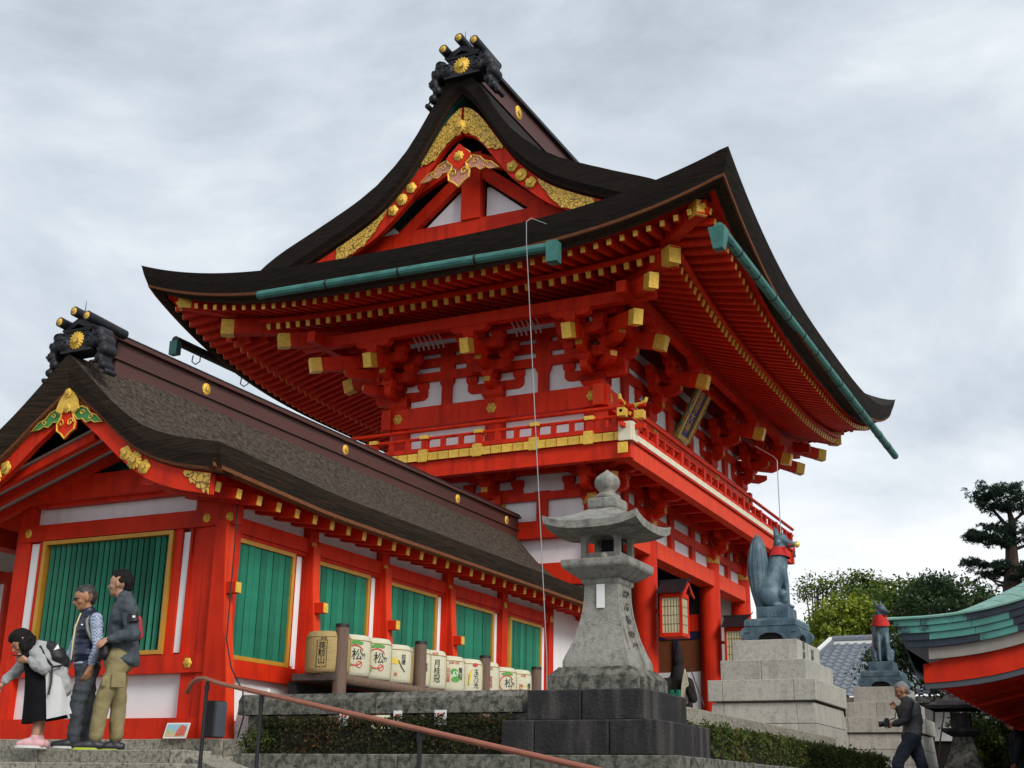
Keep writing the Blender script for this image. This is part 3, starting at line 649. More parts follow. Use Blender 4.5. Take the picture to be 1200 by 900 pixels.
# ---- rafters: two rows each side, individually placed
RAFF = {}
def rafter(p, q, w, h, side):
    d = Vector(q)-Vector(p); L = round(d.length, 2)
    key = (round(L, 1), w)
    if key not in RAFF:
        b = MB(); b.box(-w/2, w/2, 0, 1, -h/2, h/2); b.cur = 1; b.box(-w/2+.004, w/2-.004, -.012, 0, -h/2+.004, h/2-.004); RAFF[key] = b.mesh('rafter', [RED, GOLD])
    y = d.normalized(); x = y.cross(Vector((0, 0, 1))).normalized(); z = x.cross(y)
    return Matrix(((x.x, y.x*d.length, z.x, p[0]), (x.y, y.y*d.length, z.y, p[1]), (x.z, y.z*d.length, z.z, p[2]), (0, 0, 0, 1))), RAFF[key]
def rafters():
    n_obj = 0
    def place(name, p, q, w, h, real, acc):
        nonlocal n_obj
        M, me = rafter(p, q, w, h, 0)
        if real and n_obj < 290: obj(name, me, gate, M); n_obj += 1
        else:
            acc.cur = 0; acc.beam(p, q, w, h); acc.cur = 1; d = (Vector(q)-Vector(p)).normalized(); acc.beam(Vector(p)-d*.012, p, w-.008, h-.008)
    acc = MB()
    for sg in (-1, 1):            # near and far sides
        N = 46
        for i in range(N+1):
            x = GX-HX+.62+(2*HX-1.24)*i/N; dx = HX-abs(x-GX); lf = zn(x)-11.05; ye = lambda d: GY+sg*(HY-d)
            din = min(3.1, dx*.9)
            if dx > .5: place('flying_rafter', (x, ye(.52), 10.50+lf), (x, ye(min(1.5, max(.6, din))), 10.72+lf*.8), .09, .11, sg < 0, acc)
            if din > 1.45: place('base_rafter', (x, ye(1.36), 10.44+lf*.62), (x, ye(din), 10.44+lf*.55+(din-1.36)*.27), .10, .13, sg < 0, acc)
    for sg in (1, -1):            # front and back
        N = 60
        for i in range(N+1):
            y = GY-HY+.62+(2*HY-1.24)*i/N; dy = HY-abs(y-GY); lf = zf(y)-10.55; xe = lambda d: GX+sg*(HX-d)
            din = min(3.5 if sg > 0 else 4.6, dy*1.12)
            if dy > .5: place('flying_rafter', (xe(.52), y, 10.0+lf), (xe(min(1.5, max(.6, din))), y, 10.24+lf*.8), .09, .11, sg > 0, acc)
            if din > 1.45: place('base_rafter', (xe(1.36), y, 9.98+lf*.62), (xe(din), y, 9.98+lf*.55+(din-1.36)*.30), .10, .13, sg > 0, acc)
    acc.build('hidden_side_rafters', [RED, GOLD], gate, kind='stuff')
    # boards the flying rafters sit on
    for sg in (-1, 1):
        P = [(x, GY+sg*(HY-1.30), 10.53+(zn(x)-11.05)*.65) for x in np.linspace(GX-HX+1.3, GX+HX-1.3, 30)]
        MB().tube(P, .055, 4).build('eave_batten', RED, gate)
        P = [(GX+sg*(HX-1.30), y, 10.07+(zf(y)-10.55)*.65) for y in np.linspace(GY-HY+1.3, GY+HY-1.3, 30)]
        MB().tube(P, .055, 4).build('eave_batten', RED, gate)
rafters()
# ---- balcony
BXL, BXR, BYN, BYF = -14.15, -7.62, 20.12, 31.8
bal = MB().box(BXL, BXR, BYN, BYF, 7.47, 7.62).build('balcony_deck', RED, gate)
for a in ((BXL+.1, BXR-.02, BYN+.05, BYN+.23), (BXL+.1, BXR-.02, BYF-.23, BYF-.05)):
    MB().box(a[0], a[1], a[2], a[3], 7.16, 7.462).build('balcony_edge_beam', RED, gate)
MB().box(BXR-.24, BXR-.05, BYN+.24, BYF-.24, 7.158, 7.46).build('balcony_edge_beam', REDLIT, gate)  # front beam takes the sunlit copy of the red
MB().box(BXL+.1, BXL+.28, BYN+.24, BYF-.24, 7.158, 7.46).build('balcony_edge_beam', RED, gate)
PL = MB().box(0, .205, -.015, 0, 0, .15).mesh('gold_plate', GOLD); n = int((BXR-BXL)/.222)
for k in range(n): obj('gold_plate', PL, bal, Matrix.Translation((BXL+.02+k*.222, BYN, 7.47)))
PLF = MB().box(0, .014, 0, .40, .035, .145).mesh('cream_plate', CREAM); n = int((BYF-BYN)/.405)
for k in range(n): obj('cream_plate', PLF, bal, Matrix.Translation((BXR, BYN+.02+k*.405, 7.47)))
# railing
rl = MB().box(BXL-.25, BXR+.25, BYN+.06, BYN+.14, 7.66, 7.74).build('railing', RED, gate)
def rail(a, b, r, m=RED):
    MB().cyl(a, b, r, n=8).build('rail', m, rl)
zt, zm = 8.10, 7.93
rail((BXL-.3, BYN+.10, zt), (BXR+.25, BYN+.10, zt), .038); rail((BXL-.2, BYN+.10, zm), (BXR+.2, BYN+.10, zm), .032)
rail((BXR-.10, BYN-.25, zt+.01), (BXR-.10, BYF+.25, zt+.01), .038); rail((BXR-.10, BYN-.2, zm+.01), (BXR-.10, BYF+.2, zm+.01), .032)
MB().box(BXR-.14, BXR-.06, BYN-.2, BYF+.2, 7.665, 7.745).build('rail', RED, rl)
RP = MB().box(-.06, .06, -.06, .06, 0, .34).mesh('railing_post', RED); CAP = MB().frustum((0, 0, 0), (.085, .085), (.085, .085), .07).mesh('gold_cap', GOLD); BAS = MB().frustum((0, 0, 0), (.09, .09), (.085, .085), .24).mesh('gold_base', GOLD)
SP = MB().box(-.045, .045, -.035, .035, 0, .26).mesh('rail_strut', RED)
xs_ = [BXL+.35, -12.95, -11.82, -10.66, -9.50, -8.42, BXR-.10]
for i, x in enumerate(xs_):
    p = obj('railing_post', RP, gate, Matrix.Translation((x, BYN+.10, 7.62)))
    obj('gold_cap', CAP, p, Matrix.Translation((0, 0, .29)))
    obj('gold_base', BAS, p, Matrix.Translation((0, -.03, -.17)))
    if i < len(xs_)-1:
        for k in (1, 2): obj('rail_strut', SP, gate, Matrix.Translation((lerp(x, xs_[i+1], k/3), BYN+.10, 7.66)))
NN = 24
for i in range(NN+1):
    y = lerp(BYN+.10, BYF-.1, i/NN)
    if i % 3 == 0:
        p = obj('railing_post', RP, gate, Matrix.Translation((BXR-.10, y, 7.62)))
        if i == 0: obj('gold_cap', CAP, p, Matrix.Translation((0, 0, .29)))
    else: obj('rail_strut', SP, gate, Matrix.Translation((BXR-.10, y, 7.66)))
# corner gold fittings, curled rail ends
for a in ((BXR+.17, BYN+.10, zt), (BXR-.10, BYN-.17, zt)):
    pass
MB().tube([(BXR+.05, BYN+.10, zt), (BXR+.18, BYN+.10, zt+.01), (BXR+.25, BYN+.10, zt+.05), (BXR+.28, BYN+.10, zt+.12)], [.042, .04, .036, .03]).build('rail_end', GOLD, rl)
MB().tube([(BXR-.10, BYN-.05, zt+.01), (BXR-.10, BYN-.16, zt+.02), (BXR-.10, BYN-.23, zt+.06), (BXR-.10, BYN-.26, zt+.13)], [.042, .04, .036, .03]).build('rail_end', GOLD, rl)
MB().box(BXR+.06, BXR+.23, BYN+.03, BYN+.17, zm-.09, zm+.06).build('gold_fitting', GOLD, rl); MB().box(BXR-.17, BXR-.03, BYN-.20, BYN-.04, zm-.08, zm+.07).build('gold_fitting', GOLD, rl)
MB().box(BXR-.20, BXR+.03, BYN-.06, BYN-.03, 7.44, 7.78).box(BXR+.03, BXR+.06, BYN-.03, BYN+.20, 7.44, 7.78).build('gold_fitting', CREAM, rl)
MB().box(BXR-.22, BXR-.04, BYN-.05, BYN-.02, 7.22, 7.41).build('gold_fitting', GOLD, rl)
# under-balcony joists toward the outside (front)
J = MB().box(-.9, 0, -.06, .06, -.08, .08).mesh('joist', RED)
for i in range(12): obj('joist', J, gate, Matrix.Translation((BXR-.25, lerp(21.0, 31, i/11), 7.36)))
# ---- gutters
def gutter(p, q, r, m, parent, seams=6, ends=True):
    b = MB(); p = Vector(p); q = Vector(q)
    b.cyl(p, q, r, n=10); g = b.build('rain_gutter', m, parent); rounded(g.data)
    for k in range(1, seams):
        c = p.lerp(q, k/seams); d = (q-p).normalized()
        MB().cyl(c-d*.02, c+d*.02, r*1.1, n=10).build('gutter_strap', BRONZED, g)
    return g
g1 = gutter((-14.42, 18.12, 10.52), (-8.15, 18.12, 10.42), .082, COPPER, gate, 4)
MB().box(-8.32, -8.12, 18.02, 18.22, 10.12, 10.5).build('gutter_outlet', COPPER, g1)
g2 = gutter((-5.38, 18.35, 10.35), (-5.16, 32.9, 10.02), .09, COPPER, gate, 14)
MB().frustum((-5.38, 18.35, 9.95), (.08, .08), (.14, .14), .36).build('gutter_outlet', COPPER, g2)
for k in range(15):
    y = lerp(18.9, 32.4, k/14); MB().cyl((-5.28, y, 10.2), (-5.45, y, 10.32), .014, n=5).build('gutter_bracket', BLACK, g2)
g3 = gutter((-17.62, 19.5, 10.52), (-17.62, 33, 10.52), .10, BLACK, gate, 2)
MB().box(-17.72, -17.52, 19.45, 19.6, 10.2, 10.5).build('gutter_outlet', COPPER, g3)
for k in range(8):
    y = lerp(20.2, 32, k/7); MB().tube([(-17.62, y, 10.62), (-17.5, y, 10.45), (-17.5, y, 10.25), (-17.62, y, 10.2), (-17.72, y, 10.28), (-17.7, y, 10.42)], .014, 5).build('gutter_hook', BLACK, g3)
# ---- interior of the passage seen between the posts
MB().box(-12.9, -9.0, 28.03, 28.09, 4.21, 4.93).build('inner_wall_board', mat('ochre_board', (.17, .045, .012), .7, var=.15), gate)
MB().box(-12.9, -9.0, 28.02, 28.09, 2.7, 4.2).build('inner_wall_base', WHITE, gate)
MB().box(-12.9, -9.0, 28.01, 28.09, 4.935, 5.1).build('inner_blue_rail', mat('indigo_rail', (.01, .014, .06), .6), gate)
MB().box(-12.9, -9.0, 27.99, 28.09, 5.105, 5.48).build('inner_red_beam', RED, gate)
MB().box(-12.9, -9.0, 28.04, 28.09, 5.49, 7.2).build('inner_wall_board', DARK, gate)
for x in (-10.1, -9.55): MB().box(x-.05, x+.05, 27.97, 28.02, 4.21, 4.93).build('inner_stile', mat('indigo_rail', (0, 0, 0)), gate)
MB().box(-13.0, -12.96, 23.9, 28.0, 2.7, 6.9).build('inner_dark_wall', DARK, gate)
MB().box(-12.9, -8.95, 23.80, 23.86, 2.72, 6.9).build('inner_wall_board', mat('ochre_board', (0, 0, 0)), gate)
fz = MB()
gf = obj('green_railing', MB().box(-10.2, -8.98, 26.35, 26.40, 3.56, 3.62).mesh('green_railing', GREEN), gate)
for k in range(9): MB().box(-10.2+k*.15, -10.13+k*.15, 26.34, 26.41, 3.1, 3.68).build('green_picket', GREEN, gf)
# ================================================================ the low corridor building
CX0, CY0 = -8.93, 11.0; CXC = -10.42
cor = thing('corridor_building', (-10.4, 15, 1.99), 'long low vermilion side building with brown bark roof and green slatted windows', 'corridor building')
CT = [(0, 6.12), (.3, 5.85), (.6, 5.58), (.9, 5.34), (1.2, 5.15), (1.6, 5.0), (1.95, 4.92), (2.25, 4.86)]
CYV, CYE, CHW = 9.85, 21.0, 2.25
def zc(x, y):
    s = max(0, 1-(y-CYV)/2.2); return smooth_interp(CT, abs(x-CXC))-.10*(1-s)*(abs(x-CXC)/CHW)**2
def corridor_roof():
    cs = [0, .08, .15, .3, .45, .6, .75, .9, 1.05, 1.2, 1.4, 1.6, 1.8, 1.95, 2.1, 2.25]
    xs = [CXC-c for c in reversed(cs[1:])]+[CXC+c for c in cs]
    ys = [CYV+t for t in (0, .3, .6, 1, 1.5, 2, 2.5)]+[CYV+2.5+(CYE-CYV-2.5)*i/20 for i in range(1, 21)]
    zr = lambda x, y: zc(x, y)+.13*math.exp(-((x-CXC)/.42)**2)*min(1, max(0, (y-CYV-.3)/.8))
    MB().grid([[(x, y, zr(x, y)) for x in xs] for y in ys]).build('bark_roof', THATCHB, cor, smooth=True)
    # thick eaves
    for sd in (-1, 1):
        x = CXC+sd*CHW
        top = [(x, y, zc(x, y)) for y in ys]
        a = [(x-sd*.02, y, z-.09) for _, y, z in top]; b = [(x-sd*.07, y, z-.20) for _, y, z in top]
        MB().grid([top, a, b]).build('eave_edge', BARKL, cor)
        c = [(x-sd*.06, y, z-.245) for _, y, z in top]; d = [(x-sd*.13, y, z-.262) for _, y, z in top]
        MB().grid([b, c, d]).build('eave_lath', EDGE, cor)
        q = [p for p in d if p[1] > CYV+.25]
        MB().grid([q, [(CXC+sd*1.62, y, 4.80) for _, y, z in q], [(CXC+sd*1.40, y, 4.86) for _, y, z in q]]).build('eave_soffit', RED, cor)
    # verges
    for yv, sg in ((CYV, -1), (CYE, 1)):
        X = [CXC+CHW*(-1+2*i/44) for i in range(45)]
        th = lambda c: .30+.08*max(0, 1-c/.5)-.04*(c/2.25)
        top = [(x, yv, zc(x, yv)) for x in X]; low = [(x, yv-sg*.07, zc(x, yv)-th(abs(x-CXC))) for x in X]
        MB().grid([top, [(x, yv-sg*.02, zc(x, yv)-th(abs(x-CXC))*.5) for x in X], low]).build('verge_edge', BARKL, cor)
        low2 = [(x, y-sg*.012, z-.03) for x, y, z in low]; low3 = [(x, y-sg*.07, z-.045) for x, y, z in low]
        MB().grid([low, low2, low3]).build('verge_lath', EDGE, cor)
        MB().grid([low3, [(x, yv-sg*.32, z) for x, y, z in low3]]).build('verge_soffit', DARK if sg > 0 else EDGED, cor)
        for sd in (-1, 1):
            C = [.01+(2.05)*i/22 for i in range(23)]
            f = lambda c, d: zc(CXC+sd*c, yv)-th(c)-.05-d
            w = lambda c: .22
            y0, y1 = yv-sg*.14, yv-sg*.21
            b = MB(); R = [[(CXC+sd*c, y0, f(c, 0)) for c in C], [(CXC+sd*c, y0, f(c, w(c))) for c in C], [(CXC+sd*c, y1, f(c, w(c))) for c in C], [(CXC+sd*c, y1, f(c, 0)) for c in C]]
            b.grid(R); b.add([R[k][-1] for k in range(4)], [(0, 1, 2, 3)]); bd = b.build('bargeboard', RED, cor)
            if sg < 0:
                def plate(c0, c1, n, jag):
                    Cs = [lerp(c0, c1, i/n) for i in range(n+1)]; y2 = y0-.012; p = MB()
                    up = [(CXC+sd*c, y2, f(c, .01)) for c in Cs]
                    lo = [(CXC+sd*c, y2, f(c, w(c)*(.96 if jag == 0 else max(.15, 1-.8*(i/n if jag > 0 else 1-i/n)**1.5))+.02*sin(i*2.6))) for i, c in enumerate(Cs)]
                    p.grid([up, lo]); p.grid([lo, [(x, y+.012, z) for x, y, z in lo]]); p.build('gold_plate', GOLDE, bd)
                plate(.01, .30, 8, 1); plate(1.70, 2.06, 10, -1)
                c = 1.02; flower(bd, (CXC+sd*c, y0-.012, f(c, .11)), (0, -1, 0), .105, petals=12)
                for dx in (-.14, .14): flower(bd, (CXC+sd*(c)+dx, y0-.008, f(c+sd*dx, .11)), (0, -1, 0), .085, petals=5)
    # ridge box
    r = MB().box(CXC-.17, CXC+.17, CYV+.55, CYE+.1, 6.0, 6.42).build('ridge_box', RIDGEB, cor)
    MB().box(CXC-.23, CXC+.23, CYV+.5, CYE+.1, 6.424, 6.47).box(CXC-.20, CXC+.20, CYV+.5, CYE+.1, 6.20, 6.225).build('ridge_moulding', RIDGEB, r)
    MB().cyl((CXC, CYV+.45, 6.48), (CXC, CYE+.1, 6.48), .085, n=10).build('ridge_cap_tile', BRONZED, r)
    TL = MB().box(-.235, .235, 0, .30, 0, .018).mesh('cap_board', BRONZED)
    for k in range(34): obj('cap_board', TL, r, Matrix.Translation((CXC, CYV+.55+k*.313, 6.472)))
    for y in (12.0, 15.2, 18.7, 20.6): flower(r, (CXC+.172, y, 6.31), (1, 0, 0), .08)
    ridge_end(cor, (CXC+.11, CYV+.05, 6.12), .50)
corridor_roof()
cp = pendant(cor, CXC, CYV+.10, 5.66, .50, RED, GOLD, 1.0, mat('green_scroll_paint', (.03, .22, .05), .5))
flower(cp, (CXC, CYV+.08, 5.50), (0, -1, 0), .06, petals=8)
MB().prism([(0, .16), (-.13, 0), (-.17, -.12), (-.08, -.16), (0, -.05), (.08, -.16), (.17, -.12), (.13, 0)], (CXC, CYV+.075, 5.60), (1, 0, 0), (0, 0, 1), (0, .02, 0)).build('gold_crest_plate', GOLD, cp)
flower(cp, (CXC, CYV+.06, 5.67), (0, -1, 0), .055)

# rafters under the long eave, gold tipped
RM = MB(); RM.box(-.0, 1.0, -.045, .045, -.055, .055); RM.cur = 1; RM.box(1.0, 1.006, -.04, .04, -.05, .05); RMESH = RM.mesh('eave_rafter', [RED, GOLD])
for k in range(31):
    y = 10.15+k*.352
    M = Matrix.Translation((CX0-.45, y, 4.63)) @ Matrix.Rotation(radians(9), 4, 'Y')
    obj('eave_rafter', RMESH, cor, M)
# gable verge underside: rafter-like boards with pale boards between
for y in (10.2, 10.48, 10.78):
    MB().beam((-10.2, y, 5.22), (-12.7, y, 4.40), .075, .09).build('soffit_beam', RED, cor)
MB().add([(-12.7, 10.12, 4.46), (-10.1, 10.12, 5.32), (-10.1, 10.99, 5.32), (-12.7, 10.99, 4.46)], [(0, 1, 2, 3)]).build('soffit_board', mat('pale_board', (.42, .38, .37), .8), cor)
g = MB(); g.prism([(-1.5, 4.98), (1.5, 4.98), (.9, 5.25), (0, 5.72), (-.9, 5.25)], (CXC, 11.02, 0), (1, 0, 0), (0, 0, 1), (0, .05, 0)); g.build('gable_board', TEAL, cor)
# ---- gable wall: Y = 11.0
LX = -11.79
def bx(name, x0, x1, y0, y1, z0, z1, m, parent=cor): return MB().box(x0, x1, y0, y1, z0, z1).build(name, m, parent)
bx('plaster_wall', LX, -8.98, 11.03, 11.08, 1.99, 4.75, WHITE)
bx('gable_beam', -12.5, -8.75, 10.80, 11.06, 4.70, 4.98, RED)
bx('gable_beam', -11.70, -9.0, 10.90, 11.02, 4.66, 4.70, RED)
bx('upper_rail', LX-.14, -8.72, 10.90, 11.02, 4.26, 4.45, RED)
bx('lower_rail', LX-.1, -8.86, 10.91, 11.02, 2.68, 2.88, RED)
bx('base_sill', -14, -8.9, 10.88, 11.03, 1.99, 2.21, RED)
for x, w in ((LX-.10, .22), (-8.98, .30)): bx('corner_post', x-w/2, x+w/2, 10.93, 11.15, 1.992, 4.72, RED)
bx('inner_post', -9.33, -9.14, 10.95, 11.03, 2.0, 4.7, RED)
bx('window_jamb', -9.575, -9.468, 10.93, 11.03, 2.88, 4.26, RED); bx('window_jamb', -11.62, -11.54, 10.93, 11.03, 2.88, 4.26, RED)
bx('strip_post', -9.355, -9.32, 10.93, 11.03, 2.88, 4.26, RED)
def window_gable():
    x0, x1, z0, z1 = -11.54, -9.58, 2.885, 4.25
    w = bx('slatted_window', x0+.07, x1-.07, 11.016, 11.024, z0+.05, z1-.05, DARK)
    for a in ((x0, x0+.055, z0, z1), (x1-.055, x1, z0, z1), (x0+.055, x1-.055, z1-.045, z1), (x0+.055, x1-.055, z0, z0+.045)):
        bx('gold_frame', a[0], a[1], 10.90, 11.03, a[2], a[3], GOLDF, w)
    b = MB(); h = .035; b.add([(x, y, z) for z in (0, z1-z0-.10) for x, y in ((-h, 0), (0, -h), (h, 0), (0, h))], [(0, 1, 5, 4), (1, 2, 6, 5), (2, 3, 7, 6), (3, 0, 4, 7), (3, 2, 1, 0), (4, 5, 6, 7)])
    me = b.mesh('green_slat', GREEN)
    for k in range(22): obj('green_slat', me, w, Matrix.Translation((lerp(x0+.1, x1-.1, k/21), 10.975, z0+.05)))
window_gable()
bx('white_strip', -9.462, -9.362, 10.955, 11.03, 2.90, 4.22, WHITE); bx('white_strip', -11.765, -11.628, 10.955, 11.03, 2.90, 4.24, WHITE)
flower(cor, (-11.79, 10.895, 4.36), (0, -1, 0), .055, petals=8); flower(cor, (-9.12, 10.895, 4.35), (0, -1, 0), .055, petals=8)
flower(cor, (-9.21, 10.905, 2.78), (0, -1, 0), .06, petals=6); flower(cor, (-8.80, 10.895, 4.34), (.3, -1, 0), .055, petals=8)
# ---- long wall: X = -8.93
bx('plaster_wall', -8.99, -8.95, 11.05, 21.05, 1.99, 4.75, WHITE)
bx('upper_rail', -8.95, -8.87, 11.0, 19.5, 4.22, 4.39, RED); bx('window_head', -8.95, -8.89, 11.0, 19.5, 4.17, 4.215, RED)
bx('lower_rail', -8.95, -8.86, 11.0, 19.5, 2.66, 2.84, RED); bx('base_sill', -8.95, -8.84, 11.0, 21.0, 1.99, 2.20, RED)
bx('eave_plate', -8.96, -8.80, 10.3, 21.05, 4.625, 4.76, RED)
POST = [12.58, 14.24, 16.02, 17.80, 19.55]
finP = [(0, 1.99), (.36, 1.99), (.30, 2.6), (.21, 3.2), (.155, 3.8), (.13, 4.30), (0, 4.30)]
def fin(y):
    b = MB(); b.prism(finP, (-8.94, y-.075, 0), (1, 0, 0), (0, 0, 1), (0, .15, 0)); b.cur = 1
    for (a, z0), (c, z1) in zip(finP[1:-1], finP[2:-1]): b.prism([(a, z0), (a+.007, z0), (c+.007, z1), (c, z1)], (-8.94, y-.07, 0), (1, 0, 0), (0, 0, 1), (0, .14, 0))  # outer edge strips coloured as the sunlit side of the red
    f = b.build('flared_buttress', [RED, REDLIT], cor)
    t = MB(); t.box(-8.80, -8.63, y-.05, y+.05, 3.50, 3.62); t.cur = 1; t.box(-8.63, -8.622, y-.045, y+.045, 3.505, 3.615); t.build('gold_tipped_tenon', [RED, GOLD], f)
for i, y in enumerate(POST):
    bx('wall_post', -8.96, -8.85, y-.09, y+.09, 1.992, 4.62, RED)
    flower(cor, (-8.845, y, 4.31), (1, 0, 0), .055, petals=8)
    if i < 3: fin(y)
fin(10.92)
for i in range(5):
    a = 11.02 if i == 0 else POST[i-1]+.10; e = POST[i]-.10
    if i == 4: bx('white_strip', -8.95, -8.92, a+.03, a+.13, 2.84, 4.17, WHITE); a += .17
    if i == 3: e2 = e-.16
    y0, y1 = a+.03, e-.27
    wn = bx('slatted_window', -8.948, -8.944, y0, y1, 2.86, 4.15, DARK)
    for q in ((y0-.05, y0, 2.845, 4.165), (y1, y1+.05, 2.845, 4.165), (y0, y1, 4.12, 4.165), (y0, y1, 2.845, 2.89)):
        bx('gold_frame', -8.95, -8.875, q[0], q[1], q[2], q[3], GOLDF, wn)
    n = 10 if i == 0 else 9; p = (y1-y0)/n
    me = MB().box(-.03, .012, -p*.455, p*.455, 0, 1.225).mesh('green_slat', GREEN)
    for k in range(n): obj('green_slat', me, wn, Matrix.Translation((-8.914+.005*(k % 2), y0+p*(k+.5), 2.892)))
    bx('window_jamb', -8.95, -8.90, y1+.052, y1+.11, 2.84, 4.17, RED)
    bx('white_strip', -8.95, -8.905, y1+.115, y1+.20, 2.87, 4.15, WHITE)
bx('end_post', -8.97, -8.84, 19.42, 19.60, 1.993, 4.622, RED) if 0 else None
# dark power cabinet cladding at the foot of the corner post, thin cable
bxo = thing('power_cabinet', (-8.45, 10.6, 1.99), 'dark blue-black metal cabinet standing at the foot of the corner post', 'cabinet')
MB().box(-8.56, -8.44, 10.48, 10.66, 1.99, 2.35).build('cabinet_body', BLACK, bxo, bevel=.01); MB().box(-8.437, -8.428, 10.49, 10.65, 2.0, 2.34).build('cabinet_door', mat('slate_blue_metal', (.07, .08, .10), .5), bxo)
cb = MB().tube([(-8.70, 10.86, 4.6), (-8.66, 10.84, 4.2), (-8.66, 10.84, 3.0), (-8.50, 10.75, 2.7), (-8.30, 10.72, 2.45), (-8.25, 10.7, 2.2), (-8.32, 10.72, 2.0)], .008, 5).build('power_cable', BLACK, None)
tagp(cb, 'thin black cable running down the corner post to the cabinet', 'cable')
lb = MB(); lb.prism([(-8.62, 2.0), (-8.10, 2.0), (-8.2, 2.50), (-8.52, 2.50)], (0, 11.0, 0), (1, 0, 0), (0, .0, 1), (0, .03, 0)); o = lb.build('leaning_board', WHITE, None); tagp(o, 'white board leaning at the left end of the stone balustrade', 'board')
# ---- neighbouring hall glimpsed at the left edge
sh = thing('side_hall', (-14.5, 16, 1.99), 'shadowed vermilion hall glimpsed behind the left end of the low building', 'hall')
for x, y in ((-13.35, 13.0), (-13.9, 14.6), (-16, 14.6), (-14.9, 17.5)): MB().cyl((x, y, 1.99), (x, y, 4.9), .13, n=14).build('post', RED, sh)
MB().box(-18, -12.0, 14.45, 14.75, 4.55, 4.85).box(-18, -12.2, 14.5, 14.7, 3.75, 3.93).build('beam', RED, sh)
MB().box(-13.5, -13.2, 11.2, 14.6, 4.45, 4.75).box(-12.1, -11.9, 11.2, 17, 4.5, 4.8).build('beam', RED, sh)
MB().box(-18, -12.2, 14.6, 14.66, 3.94, 4.55).build('plaster_panel', WHITE, sh)
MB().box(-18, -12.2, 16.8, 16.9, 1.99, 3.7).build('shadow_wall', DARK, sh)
for k in range(7): MB().beam((-12.0, 11.4+k*.5, 5.0), (-14.6, 11.4+k*.5, 4.75), .08, .1).build('rafter', RED, sh)
MB().box(-16, -12.2, 11.5, 17.0, 4.70, 4.73).build('roof_board', mat('pale_board', (0, 0, 0)), sh)
MB().add([(-12.8, 11.4, 5.15), (-17.4, 11.4, 4.75), (-17.4, 17, 4.75), (-12.8, 17, 5.6)], [(0, 1, 2, 3)]).build('bark_roof', THATCHD, sh)
flower(sh, (-13.35, 12.86, 3.84), (0, -1, 0), .05, petals=8)
# ================================================================ sake barrels on their rack
def wrap(me, r, ang0, z0):
    """bend flat lettering (x right, y up, z out) round a barrel of radius r, centred at angle ang0, height z0"""
    for v in me.vertices:
        a = ang0+v.co.x/r; R = r+.003+v.co.z; z = v.co.y+z0; v.co = Vector((R*cos(a), R*sin(a), z))
    return me
def flat(polys):
    b = MB()
    for P in polys: b.add([(x, y, 0) for x, y in P], [tuple(range(len(P)))])
    return b
def disc(cx, cy, r, n=16, ry=None): return [(cx+r*cos(2*pi*k/n), cy+(ry or r)*sin(2*pi*k/n)) for k in range(n)]
def ringp(cx, cy, r0, r1, a0=0, a1=2*pi, n=20):
    return [[(cx+r*cos(a), cy+r*sin(a)) for r, a in ((r0, lerp(a0, a1, k/n)), (r1, lerp(a0, a1, k/n)), (r1, lerp(a0, a1, (k+1)/n)), (r0, lerp(a0, a1, (k+1)/n)))] for k in range(n)]
TEXTC = {}
